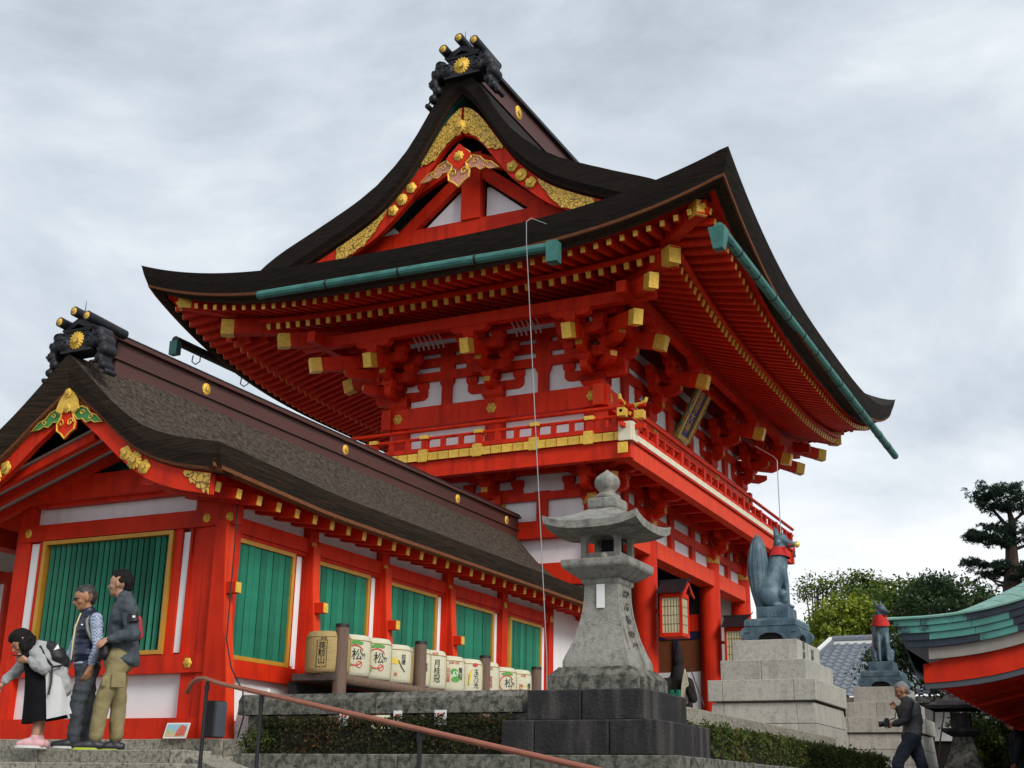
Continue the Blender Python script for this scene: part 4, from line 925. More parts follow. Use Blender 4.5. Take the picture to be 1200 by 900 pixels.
def barrel(loc, r, h, m, design, label, fa=-.62, low=False):
    t = thing('sake_barrel', loc, label, 'sake barrel', 'straw-wrapped sake barrels on the rack', local=True)
    b = MB(); b.lathe([(r*.86, 0), (r*.97, .02), (r*1.0, h*.12), (r*1.02, h*.5), (r, h*.84), (r*.985, h*.86), (r*.95, h*.93), (r*.86, h*.99), (r*.6, h*1.01), (0.01, h*1.015)], n=28)
    o = b.build('barrel_body', m, t, smooth=True)
    rp = MB()
    for z in (.86,): rp.tube([(r*1.0*cos(2*pi*k/28), r*1.0*sin(2*pi*k/28), h*z) for k in range(29)], .006, 5)
    rp.build('rope_band', STRAWB, t)
    if low: return t
    for k in range(4):
        rs = MB(); a = k*pi/2+.3; rs.tube([(r*.9*cos(a), r*.9*sin(a), h*.97), (r*1.01*cos(a), r*1.01*sin(a), h*.85), (r*1.03*cos(a), r*1.03*sin(a), h*.5), (r*1.01*cos(a), r*1.01*sin(a), h*.1)], .005, 4)
        rs.build('rope', STRAWB, t)
    rr = r*1.022
    def put(b, mt, z, name='print', a=0): obj(name, wrap(b.mesh(name, mt), rr, fa+a, z), t)
    def txt(s, size, mt, x, z, y0=0):
        me = textmesh(s, size, mt, .001)
        for v in me.vertices: v.co.x += x
        obj('lettering', wrap(me, rr, fa, z), t)
    if design == 'pine':
        put(flat([disc(0, 0, .03, 10, .022), disc(-.055, -.004, .034, 10, .018), disc(.055, -.004, .034, 10, .018), disc(0, .012, .05, 10, .016)]), INKG, h*.80)
        put(flat(ringp(-.01, 0, .105, .118, .5, 5.6)), INKR, h*.50); put(flat(ringp(.045, -.10, .030, .038)), INKR, h*.50)
        txt('松', .135, INK, .015, h*.50); txt('竹', .06, INK, .10, h*.49)
        put(flat([[(-.08+.045*cos(a)*q, -.115+.045*sin(a)*q) for q, a in zip((1, .35)*5, [k*pi/5 for k in range(10)])]]), INKG, h*.5)
    elif design == 'tan':
        put(flat([[(-.055, -.14), (.055, -.14), (.055, .14), (-.055, .14)]]), mat('tan_label', (.36, .26, .10), .8), h*.45)
        for P in ([(-.058, -.145), (.058, -.145), (.058, -.139), (-.058, -.139)], [(-.058, .139), (.058, .139), (.058, .145), (-.058, .145)], [(-.058, -.14), (-.052, -.14), (-.052, .14), (-.058, .14)], [(.052, -.14), (.058, -.14), (.058, .14), (.052, .14)]):
            put(flat([P]), INK, h*.45)
        txt('英\n勲\n山', .085, INK, 0, h*.45); txt('伏見', .035, INK, .02, h*.80)
    elif design == 'gourd':
        put(flat([disc(-.05, .03, .045, 14, .035), disc(-.02, .02, .03)]), INKY, h*.5)
        P = [(.0, .04), (.02, .0), (.05, -.05), (.09, -.09)]; b = MB(); b.tube([(x, y, 0) for x, y in P], .006, 4); put(b, INK, h*.5)
        txt('招\n德', .065, INK, .07, h*.60); txt('酒', .045, INKR, -.03, h*.22)
    elif design == 'orange':
        put(flat([[(-.13, -.19), (-.08, -.19), (-.08, .16), (-.13, .16)]]), GOLDF, h*.47); txt('金\n鵄', .08, INKR, .0, h*.45); txt('清\n酒', .055, INK, .11, h*.5)
    elif design == 'column':
        txt('月\n桂\n冠', .10, INK, .03, h*.45); txt('銘酒', .04, INKR, .0, h*.9)
    elif design == 'green':
        put(flat([[(-.22, -.20), (-.13, -.20), (-.13, .20), (-.22, .20)]]), INKY, h*.45)
        put(flat([disc(.0, .045, .055, 14, .04), disc(.02, -.05, .06, 12, .035), disc(.05, .0, .03)]), INKG, h*.46)
        put(flat([disc(.018, .02, .034)]), PAPER, h*.462)
        txt('日\n出\n盛', .062, INKR, -.085, h*.46); txt('黄\n桜', .085, INK, .10, h*.50); txt('京都 伏見', .035, INKR, .0, h*.80)
    elif design == 'rice':
        b = MB(); b.tube([(-.05, -.10, 0), (-.04, .02, 0), (-.0, .10, 0)], [.012, .02, .006], 5); put(b, INKY, h*.5)
        put(flat([disc(.04, 0, .04, 14, .024)]), INKR, h*.83); txt('玉\n乃\n光', .088, INK, .06, h*.44)
    elif design == 'redtext':
        txt('富\n翁', .085, INKR, .0, h*.42); txt('清酒', .04, INKR, .0, h*.8)
    elif design == 'last':
        txt('神\n聖', .07, INKR, -.04, h*.42); txt('都\n鶴', .085, INK, .11, h*.42); txt('伏見', .04, INKR, 0, h*.8); put(flat(ringp(.03, .0, .05, .062)), INKY, h*.4)
    return t
BL = [(12.06, 'tan', STRAWB, 'tan straw sake barrel with boxed black lettering, nearest on the rack'),
      (12.50, 'pine', STRAWW, 'pale sake barrel with red swirl and pine character, half behind the first round wooden post'),
      (12.96, 'pine', STRAWW, 'pale pine-character sake barrel with red swirl, fully visible right of the first round wooden post'),
      (13.42, 'gourd', STRAWW, 'pale sake barrel with a yellow gourd emblem'),
      (13.90, 'orange', STRAWW, 'sake barrel with orange band and red characters, just left of the second round post'),
      (14.30, 'column', STRAWW, 'pale sake barrel with tall column of black characters, just right of the second post'),
      (14.80, 'green', STRAWW, 'sake barrel with olive side band and green emblem, between the second and third wooden posts'),
      (15.30, 'rice', STRAWW, 'pale sake barrel with golden rice ear and small red oval'),
      (15.80, 'redtext', STRAWW, 'pale sake barrel with only red characters, just left of the third round wooden post'),
      (16.34, 'pine', STRAWW, 'pale sake barrel with red swirl and pine character, right of the third round wooden post'),
      (16.84, 'last', STRAWW, 'pale sake barrel with red and black characters at the far right end of the rack')]
for i, (y, d, m, l) in enumerate(BL): barrel((-8.20, y, 2.735), .243+(.008 if d == 'tan' else 0), .46+.012*((i*7) % 3), m, d, l, fa=(-1.25 if d == 'tan' else -.72+.015*i))
for y, l in ((12.1, 'tan sake barrel on the ground below the nearest end of the rack'), (12.6, 'pale sake barrel on the ground below the rack, second from the near end'), (13.1, 'pale sake barrel on the ground below the rack, third from the near end')):
    barrel((-8.22, y, 1.99), .235, .50, STRAWB if y < 12 else STRAWW, None, l, low=True)
rk = thing('barrel_rack', (-8.1, 14.5, 1.99), 'dark plank rack with round grey wooden posts carrying the sake barrels', 'rack')
MB().box(-8.52, -7.99, 11.86, 17.2, 2.66, 2.732).build('shelf_plank', WOODD, rk); MB().cyl((-7.96, 11.99, 2.68), (-7.96, 17.3, 2.68), .05, n=12).build('shelf_beam', WOODG, rk, smooth=True)
MB().box(-8.6, -8.5, 11.9, 17.1, 2.0, 2.655).build('under_shelf_shade', DARK, rk)  # dark sheet standing in for the shade below the shelf
for y in (11.99, 13.74, 15.47, 17.11):
    p = MB(); p.cyl((-7.98, y, 1.99), (-7.98, y, 3.25), .080, .074, n=16); p = p.build('round_post', WOODG, rk); rounded(p.data)
    MB().cyl((-7.98, y, 3.24), (-7.98, y, 3.275), .080, .076, n=16).build('post_cap', BLACK, p)
# ================================================================ stone balustrade
bl = thing('stone_balustrade', (-6.7, 10.85, 1.99), 'low mossy stone balustrade with a thick cap in front of the barrel rack', 'balustrade')
for x0, x1 in ((-8.35, -6.72), (-6.71, -5.14)):
    c = MB(); c.prism([(-.13, 2.22), (.13, 2.22), (.13, 2.35), (.08, 2.42), (-.08, 2.42), (-.13, 2.36)], (x0, 10.86, 0), (0, 1, 0), (0, 0, 1), (x1-x0, 0, 0)); c.build('cap_stone', STONEM, bl)
for k, x in enumerate((-8.26, -7.70, -7.14, -6.58, -6.02, -5.42)):
    MB().box(x, x+(.32 if k in (1, 5) else .26), 10.78, 10.96, 1.99, 2.218).build('stone_post', STONEM, bl, bevel=.012)
# ================================================================ small cards in front of the hedge
for x, w, l in ((-6.98, .10, 'small blank-looking white card fixed under the balustrade cap, leftmost of three'), (-6.38, .09, 'small white card fixed under the balustrade cap, middle of three'), (-5.92, .125, 'larger white card with red characters under the balustrade cap, rightmost of three')):
    c = MB().box(x-w/2, x+w/2, 10.60, 10.606, 2.10, 2.235).build('name_card', PAPER); tagp(c, l, 'card', 'cards under the balustrade')
    me = textmesh('奉納', w*.34, INKR, .0006); obj('lettering', me, c, frame((x, 10.598, 2.19), (1, 0, 0), (0, 0, 1)))
    MB().box(x-.006, x+.006, 10.607, 10.617, 1.83, 2.22).build('card_stake', WOODG, c)
# ================================================================ picture leaning on the plinth
pc = thing('leaning_picture', (-9.1, 10.68, 1.99), 'small colourful framed picture leaning against the base of the corner post', 'picture')
w, hh = .30, .165; Mx = Matrix.Translation((-9.12, 10.70, 1.992)) @ Matrix.Rotation(radians(-18), 4, 'X')
b = MB().box(-w/2, w/2, 0, .012, 0, hh); p = obj('picture_frame', b.mesh('picture_frame', PAPER), pc, Mx)
for name, P, m in (('picture_sky', [(-.135, .06), (.135, .06), (.135, .15), (-.135, .15)], mat('picture_blue', (.30, .52, .62), .6)), ('picture_ground', [(-.135, .015), (.135, .015), (.135, .06), (-.135, .06)], mat('picture_sand', (.62, .50, .30), .6)),
                   ('picture_gate', [(.0, .02), (.12, .03), (.13, .12), (.05, .145), (.01, .08)], mat('picture_red', (.62, .12, .08), .6)), ('picture_hill', [(-.13, .05), (-.02, .05), (-.05, .09), (-.10, .10)], mat('picture_green', (.45, .55, .25), .6))):
    q = MB(); dy = {'picture_sky': -.002, 'picture_ground': -.002, 'picture_gate': -.004, 'picture_hill': -.0035}[name]; q.add([(x, dy, z) for x, z in P], [tuple(range(len(P)))]); obj(name, q.mesh(name, m), p)
# ================================================================ handrail
hr = thing('handrail', (-7.3, 8.96, 1.75), 'copper-coloured tubular handrail on black posts slanting down beside the steps', 'handrail')
A = Vector((-7.36, 8.965, 2.40)); B = Vector((-3.134, 7.361, 1.67)); d = B-A
pts = [A+Vector((-.27, .10, -.10)), A+Vector((-.22, .085, -.02)), A+Vector((-.12, .05, .02)), A+Vector((.0, .0, .015)), A+d*.06, A+d*.5, A+d*1.0, A+d*1.5]
MB().tube(pts, .0205, 12).build('rail_tube', COPPERR, hr, smooth=True)
for t, zb in ((.01, 1.75), (.205, 1.60), (.66, 1.10), (1.2, .3)):
    p = A+d*t; MB().cyl((p.x, p.y, zb-.3), (p.x, p.y, p.z-.01), .017, n=10).build('rail_post', BLACK, hr)
    MB().cyl((p.x, p.y, p.z-.08), (p.x, p.y, p.z-.04), .022, n=10).build('post_collar', BLACK, hr)
# ================================================================ stone lantern on its stepped base
LXc, LYc = -4.47, 11.16
sl = thing('stone_lantern', (LXc, LYc, 2.62), 'tall grey granite lantern with curved square roof and onion finial on a dark stepped base', 'stone lantern')
def sq(b, prof, cx=LXc, cy=LYc):     # square lathe
    rows = []
    for r, z in prof: rows.append([(cx+i*r, cy+j*r, z) for i, j in ((-1, -1), (1, -1), (1, 1), (-1, 1))])
    b.grid(rows, close=True); b.add(rows[0], [(3, 2, 1, 0)]); b.add(rows[-1], [(0, 1, 2, 3)]); return b
sp = thing('lantern_base', (LXc, LYc, 1.83), 'blackened stepped stone base of dark blocks under the tall granite lantern', 'stone base')
def tier(h, z0, z1, cuts, m, nm='base_stone'):
    # ring of blocks: front row split at cuts, back row
    xs = [LXc-h]+[LXc-h+2*h*c for c in cuts]+[LXc+h]
    for i in range(len(xs)-1):
        g = .003; MB().box(xs[i]+g, xs[i+1]-g, LYc-h, LYc-.01, z0, z1).build(nm, m, sp, bevel=.012)
    for i in range(len(xs)-1):
        MB().box(xs[i]+.003, xs[i+1]-.003, LYc+.01-.004, LYc+h, z0, z1-.002).build(nm, m, sp, bevel=.012)
tier(.735, 1.832, 2.128, [.22, .70], STONED); tier(.565, 2.131, 2.398, [.47], STONED)
b = MB(); sq(b, [(.425, 2.40), (.425, 2.53), (.40, 2.56), (.36, 2.60), (.35, 2.615)]); b.build('base_stone', STONEM, sp)
me = textmesh('燈\n  ', .10, INK, .001)
for k, (ch, yy) in enumerate((('献', 10.90), ('永', 11.08), ('代', 11.28))):
    me = textmesh(ch, .115, mat('carved_shadow', (.03, .03, .03), .9), .001, 'carved_character'); obj('carved_character', me, sp, frame((LXc+.427, yy, 2.465), (0, 1, 0), (0, 0, 1)))
def stem():
    prof = [(.322, 2.615), (.322, 2.67), (.312, 2.70), (.28, 2.78), (.242, 2.88), (.212, 3.0), (.188, 3.12), (.172, 3.25), (.168, 3.38), (.188, 3.40), (.192, 3.44)]
    rows = []; n = 6
    for r, z in prof:
        row = []
        for (ax, ay), (bx_, by) in zip(((-1, -1), (1, -1), (1, 1), (-1, 1)), ((1, -1), (1, 1), (-1, 1), (-1, -1))):
            for k in range(n):
                t = k/n; row.append((LXc+r*lerp(ax, bx_, t), LYc+r*lerp(ay, by, t), z))
        rows.append(row)
    b = MB(); b.grid(rows, close=True); o = b.build('lantern_stem', STONELAN, sl); rounded(o.data, 40)
    # raised carving panel edge on the right face
    for yy in (-.72, .72):
        P = [(LXc+r+.004, LYc+yy*r, z) for r, z in prof[3:9]]; MB().tube(P, .010, 5).build('carved_border', STONELAN, o)
    for k, (z, r) in enumerate(((3.30, .172), (3.18, .180), (3.06, .200), (2.94, .23), (2.83, .262))):
        for s_ in (-1, 1): MB().tube([(LXc+r+.006+.0*t, LYc+s_*.03+.045*(1-t)*cos(t*8*s_+k), z+.042*(1-t)*sin(t*8+k)-.0) for t in np.linspace(0, .8, 12)], .008, 5).build('carved_curl', STONEM, o)
    MB().box(LXc-.035, LXc+.045, LYc-.198, LYc-.191, 3.16, 3.38).build('paper_slip', PAPER, o)
stem()
b = MB(); sq(b, [(.21, 3.44), (.24, 3.46), (.33, 3.53), (.34, 3.55), (.34, 3.60), (.335, 3.605)]); b.build('lantern_platform', STONELAN, sl, bevel=.004)
def firebox():
    b = MB(); r, z0, z1 = .195, 3.605, 3.895
    for i, j in ((-1, -1), (1, -1), (1, 1), (-1, 1)): b.box(LXc+i*r-(.055 if i > 0 else 0), LXc+i*r+(.055 if i < 0 else 0), LYc+j*r-(.055 if j > 0 else 0), LYc+j*r+(.055 if j < 0 else 0), z0, z1)
    for j in (-1, 1):
        y0 = LYc+j*r-(.05 if j > 0 else .0); b.box(LXc-r+.056, LXc+r-.056, y0+.004, y0+.046, z0, z0+.075).box(LXc-r+.056, LXc+r-.056, y0+.004, y0+.046, z1-.045, z1)
        x0 = LXc+j*r-(.05 if j > 0 else .0); b.box(x0+.004, x0+.046, LYc-r+.056, LYc+r-.056, z0, z0+.075).box(x0+.004, x0+.046, LYc-r+.056, LYc+r-.056, z1-.045, z1)
        for s in (-1, 1):
            b.prism([(0, 0), (.04, 0), (.0, -.05)], (LXc+s*(r-.056), y0+.006, z1-.045), (-s, 0, 0), (0, 0, 1), (0, .038, 0))
            b.prism([(0, 0), (.04, 0), (.0, -.05)], (x0+.006, LYc+s*(r-.056), z1-.045), (0, -s, 0), (0, 0, 1), (.038, 0, 0))
    o = b.build('fire_box', STONELAN, sl)
    MB().box(LXc-.10, LXc+.12, LYc+.09, LYc+.10, 3.68, 3.88).build('fire_box_back', DARK, o)
    f = MB(); f.lathe([(.03, 0), (.036, .02), (.03, .045), (.012, .06)], (LXc+.05, LYc-.215, 3.615), 10); f.build('pebble', STONEL, o, smooth=True)
firebox()
def lroof():
    R = .475; n = 24; top = []; bot = []
    def H(u, v):
        r = max(abs(u), abs(v)); c = min(abs(u), abs(v))/max(r, 1e-6)
        return .27*(1-r)**1.25+.07*(c**3)*r**4
    for j in range(n+1):
        v = -1+2*j/n; top.append([(LXc+R*(-1+2*i/n), LYc+R*v, 3.94+H(-1+2*i/n, v)) for i in range(n+1)])
    for j in range(n+1):
        v = -1+2*j/n
        row = []
        for i in range(n+1):
            u = -1+2*i/n; r = max(abs(u), abs(v)); c = min(abs(u), abs(v))/max(r, 1e-6)
            row.append((LXc+R*.985*u, LYc+R*.985*v, 3.87+.07*(c**3)*r**4-(.03*(1-r) if r > .3 else .02)))
        bot.append(row)
    b = MB(); b.grid(top); b.grid(bot)
    for side in (0, 1, 2, 3):
        T = [top[0], [r[-1] for r in top], top[-1], [r[0] for r in top]][side]; B = [bot[0], [r[-1] for r in bot], bot[-1], [r[0] for r in bot]][side]
        b.grid([T, B])
    o = b.build('lantern_roof', STONELAN, sl); rounded(o.data, 50)
    b = MB(); sq(b, [(.14, 4.12), (.15, 4.14), (.15, 4.205), (.14, 4.22)]); b.build('roof_neck', STONELAN, sl, bevel=.008)
    b = MB(); b.lathe([(.13, 4.22), (.13, 4.25), (.09, 4.275), (.07, 4.295), (.095, 4.32), (.12, 4.355), (.126, 4.395), (.11, 4.44), (.065, 4.475), (.028, 4.50), (.006, 4.52)], (LXc, LYc, 0), 24); b.build('onion_finial', STONELAN, sl, smooth=True)
lroof()
# ================================================================ fox statues and pedestals
def pedestal(x, y, z0, ztop, label, s=1.0, seed=0):
    t = thing('stone_pedestal', (x, y, z0), label, 'stone pedestal', 'stepped pedestals of the fox statues')
    # levels: half width x, half depth y, z range, cut fractions
    Ls = [(.54, .80, ztop-.335, ztop, []), (.71, .97, ztop-.665, ztop-.338, [.48]), (.885, 1.14, ztop-1.0, ztop-.668, [.14, .80])]
    for hx, hy, a, b_, cuts in Ls:
        xs = [x-hx]+[x-hx+2*hx*c for c in cuts]+[x+hx]
        for i in range(len(xs)-1):
            MB().box(xs[i]+.003, xs[i+1]-.003, y-hy, y-.003, a, b_).build('pedestal_stone', STONEL, t, bevel=.008)
            MB().box(xs[i]+.003, xs[i+1]-.003, y+.003, y+hy, a, b_-.001).build('pedestal_stone', STONEL, t, bevel=.008)
    # battered courses below
    z = ztop-1.03; k = 0
    while z > z0+.05:
        zb = max(z0, z-.32); h0, h1 = .83+.03*k, .86+.03*k; d0, d1 = h0+.25, h1+.25
        for i, (ca, cb) in enumerate(((-1, -.1 if k % 2 else -.75), (-.1 if k % 2 else -.75, .66), (.66, 1))):
            for sy in (-1, 1):
                b = MB(); vs = []
                for zz, hh, dd_ in ((zb+.003, h1, d1), (z-.003, h0, d0)):
                    ya, yb = (y-dd_, y-.004) if sy < 0 else (y+.004, y+dd_)
                    vs += [(x+hh*ca+.003, ya, zz), (x+hh*cb-.003, ya, zz), (x+hh*cb-.003, yb, zz), (x+hh*ca+.003, yb, zz)]
                b.add(vs, [(3, 2, 1, 0), (4, 5, 6, 7), (0, 1, 5, 4), (1, 2, 6, 5), (2, 3, 7, 6), (3, 0, 4, 7)]); b.build('pedestal_stone', STONEL, t)
        z = zb-.004; k += 1
    MB().box(x-.78, x+.78, y-1.0, y+1.0, z0, ztop-.99).build('pedestal_core', STONEL, t)
    return t
P1 = (-5.58, 21.62); P2 = (-5.40, 30.35)
p1 = pedestal(P1[0], P1[1], 1.48, 4.0, 'large stepped pale granite pedestal under the nearer fox statue, left of the other')
p2 = pedestal(P2[0], P2[1], 1.48, 3.93, 'large stepped pale granite pedestal under the farther fox statue, behind the grey-haired man')
me = textmesh('奉\n献', .17, mat('carved_shadow', (0, 0, 0)), .001, 'carved_character'); obj('carved_character', me, p1, frame((P1[0]+.542, P1[1]-.35, 3.83), (0, 1, 0), (0, 0, 1)))
me = textmesh('伏見\n講中', .10, mat('carved_shadow', (0, 0, 0)), .001, 'carved_character'); obj('carved_character', me, p1, frame((P1[0]+.542, P1[1]+.25, 3.83), (0, 1, 0), (0, 0, 1)))
def fox(loc, brot, label, head_turn, item):
    rotz = 0
    t = thing('fox_statue', loc, label, 'fox statue', 'seated bronze foxes on pedestals', rotz, local=True)
    # bronze plinth
    def sqp(prof, m=PATBR, ax=.42, ay=.48, nm='bronze_plinth'):
        b = MB(); rows = [[(i*ax*r, j*ay*r, z) for i, j in ((-1, -1), (1, -1), (1, 1), (-1, 1))] for r, z in prof]; b.grid(rows, close=True); b.add(rows[-1], [(0, 1, 2, 3)]); b.add(rows[0], [(3, 2, 1, 0)]); return b
    pl0 = sqp([(1.0, .24), (1.03, .25), (1.03, .33), (.97, .37), (.94, .375)]).build('bronze_plinth', PATBR, t)
    # footed lower part with arched openings
    b = MB()
    arch = [(-.44, 0), (-.44, .08), (-.47, .15), (-.42, .24), (.42, .24), (.47, .15), (.44, .08), (.44, 0), (.24, 0), (.18, .09), (.08, .135), (-.08, .135), (-.18, .09), (-.24, 0)]
    b.prism(arch, (0, -.48, 0), (1, 0, 0), (0, 0, 1), (0, .07, 0)); b.prism(arch, (0, .41, 0), (1, 0, 0), (0, 0, 1), (0, .07, 0))
    b.prism([(a*1.08, c) for a, c in arch], (-.43, 0, 0), (0, 1, 0), (0, 0, 1), (.07, 0, 0)); b.prism([(a*1.08, c) for a, c in arch], (.36, 0, 0), (0, 1, 0), (0, 0, 1), (.07, 0, 0))
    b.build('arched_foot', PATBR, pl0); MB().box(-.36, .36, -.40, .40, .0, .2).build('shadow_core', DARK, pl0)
    for sx in (-1, 1):
        for sy in (-1, 1): MB().cyl((sx*.40, sy*.44-.05, .125), (sx*.40, sy*.44+.05, .125), .11, n=14).build('foot_scroll', PATBR, pl0)
    up = sqp([(.64, .375), (.64, .57), (.62, .59)]).build('bronze_block', PATBR, t)
    for y in (-1, 1):
        for k in range(7): MB().box(-.21+k*.062, -.17+k*.062, y*.308-.006, y*.308+.006, .42, .53).build('raised_character', PATBR, up)
    Z = .585
    V3 = lambda x, y, z: (x, y, z+Z)
    c = [('E', V3(-.14, 0, .24), (.24, .21, .25)), ('E', V3(-.10, .13, .20), (.22, .10, .20)), ('E', V3(-.10, -.13, .20), (.22, .10, .20)),
         (V3(-.12, 0, .35), .21, V3(.03, 0, .72), .18), (V3(.03, 0, .72), .18, V3(.08, 0, .90), .155), (V3(.09, 0, .88), .135, V3(.10, 0, 1.12), .10),
         ('E', V3(.10, 0, .74), (.13, .15, .17))]
    for s2 in (-1, 1):
        c += [(V3(.12, s2*.085, .68), .075, V3(.17, s2*.09, .38), .05), (V3(.17, s2*.09, .38), .046, V3(.18, s2*.09, .06), .038), (V3(.18, s2*.09, .035), .042, V3(.26, s2*.09, .03), .036),
              (V3(.06, s2*.17, .22), .10, V3(.10, s2*.175, .12), .07), (V3(-.08, s2*.17, .045), .045, V3(.16, s2*.175, .04), .042)]
    # head turned about z at the neck
    ch, sh_ = cos(head_turn), sin(head_turn)
    def Hd(x, y, z): return V3(.10+x*ch-y*sh_, x*sh_+y*ch, 1.18+z)
    c += [('E', Hd(.03, 0, .02), (.125, .11, .11), (0, 0, head_turn)), (Hd(.10, 0, -.02), .075, Hd(.25, 0, -.075), .038), (Hd(.22, 0, -.06), .035, Hd(.27, 0, -.065), .03),
          (Hd(.10, 0, -.08), .05, Hd(.22, 0, -.115), .026)]
    for s2 in (-1, 1):
        c += [(Hd(-.03, s2*.065, .08), .048, Hd(-.05, s2*.085, .20), .022), (Hd(-.05, s2*.085, .20), .02, Hd(-.055, s2*.09, .245), .010), (Hd(.0, s2*.09, -.04), .05, Hd(-.02, s2*.11, -.07), .03)]
    me = capsules(c, .016, 3, 'fox_body', PATBR); bd = obj('fox_body', me, t)
    for s2 in (-1, 1):
        e = MB(); e.lathe([(.001, -.014), (.012, -.008), (.015, 0), (.012, .008), (.001, .014)], Hd(.105, s2*.062, .035), 8); e.build('eye', DARK, bd, smooth=True)
    # broad upright tail, leaf shaped
    rows = []; prof = [(-.02, .10, .08), (.12, .13, .10), (.30, .17, .13), (.55, .20, .155), (.80, .20, .16), (1.0, .165, .135), (1.14, .125, .09), (1.24, .055, .035), (1.28, .004, .004)]
    for z, rx, ry in prof:
        cx = -.25-.04*sin(min(1, max(0, z)/1.2)*pi*.75); rows.append([(cx+rx*.9*cos(2*pi*k/20), ry*sin(2*pi*k/20), z+Z) for k in range(20)])
    b = MB(); b.grid(rows, close=True); tl = b.build('tail', PATBR, t, smooth=True)
    rg = MB()
    for k in range(6):
        a = -pi/2+(k-2.5)*.42; P = []
        for z, rx, ry in prof[1:-2]:
            cx = -.25-.04*sin(min(1, max(0, z)/1.2)*pi*.75); P.append((cx+rx*.9*cos(a), ry*1.005*sin(a), z+Z))
        rg.tube(P, .006, 4)
    rg.build('tail_ridge', PATBR, tl)
    # bib
    rows = []
    for z, r, dx in ((1.06, .118, .10), (1.02, .142, .10), (.96, .170, .09), (.90, .188, .085)) if item else ((1.06, .118, .10), (1.02, .145, .10), (.94, .178, .09), (.84, .205, .085)):
        rows.append([(dx+r*(1.0+.02*sin(k*2.4))*cos(a)*(1.05), r*(1+.025*sin(k*1.9))*sin(a), z+Z-.05*max(0, cos(a))*(1.06-z)*4) for k, a in enumerate([lerp(-pi*.9, pi*.9, q/26) for q in range(27)])])
    b = MB(); b.grid(rows); b.grid([[(x*.985, y*.985, z) for x, y, z in r] for r in rows]); o = b.build('bib', BIB, t, smooth=True)
    if item:
        p = Vector(Hd(.27, 0, -.085)); q = Vector(Hd(.305, -.0, -.085))
        MB().cyl(Hd(.18, -.09, -.09), Hd(.22, .09, -.09), .02, n=10).build('mouth_roll', BIB, t)
        b = MB(); b.lathe([(.005, -.06), (.045, -.03), (.055, 0), (.045, .03), (.005, .06)], tuple(q), 12); b.build('gold_jewel', mat('bright_gold_paint', (.78, .60, .12), .3, .3), t, smooth=True)
        MB().tube([Hd(.25, -.03, -.09), Hd(.26, -.035, -.2)], .004, 4).build('tassel_cord', BLACK, t); MB().frustum(Hd(.26, -.035, -.31), (.022, .022), (.012, .012), .12).build('tassel', BLACK, t)
        MB().prism([(0, 0), (.10, -.02), (.13, -.16), (.05, -.13), (.0, -.15)], Hd(.02, -.125, -.13), (ch, sh_, 0), (0, 0, 1), (0, .012, 0)).build('bib_ribbon', BIB, t)
    Rb = Matrix.Rotation(brot, 4, 'Z')
    for ch in t.children:
        if not ch.name.startswith(('bronze', 'arched')): ch.matrix_basis = Rb @ ch.matrix_basis
    return t
fox((P1[0]+.06, P1[1]-.15, 4.0), radians(30), 'blue-green bronze fox facing away with a gold jewel in its mouth, on the nearer pedestal', radians(-28), True)
fox((P2[0]+.03, P2[1]-.1, 3.93), radians(-72), 'blue-green bronze fox facing forward in a wide red bib, on the farther pedestal', radians(38), False)
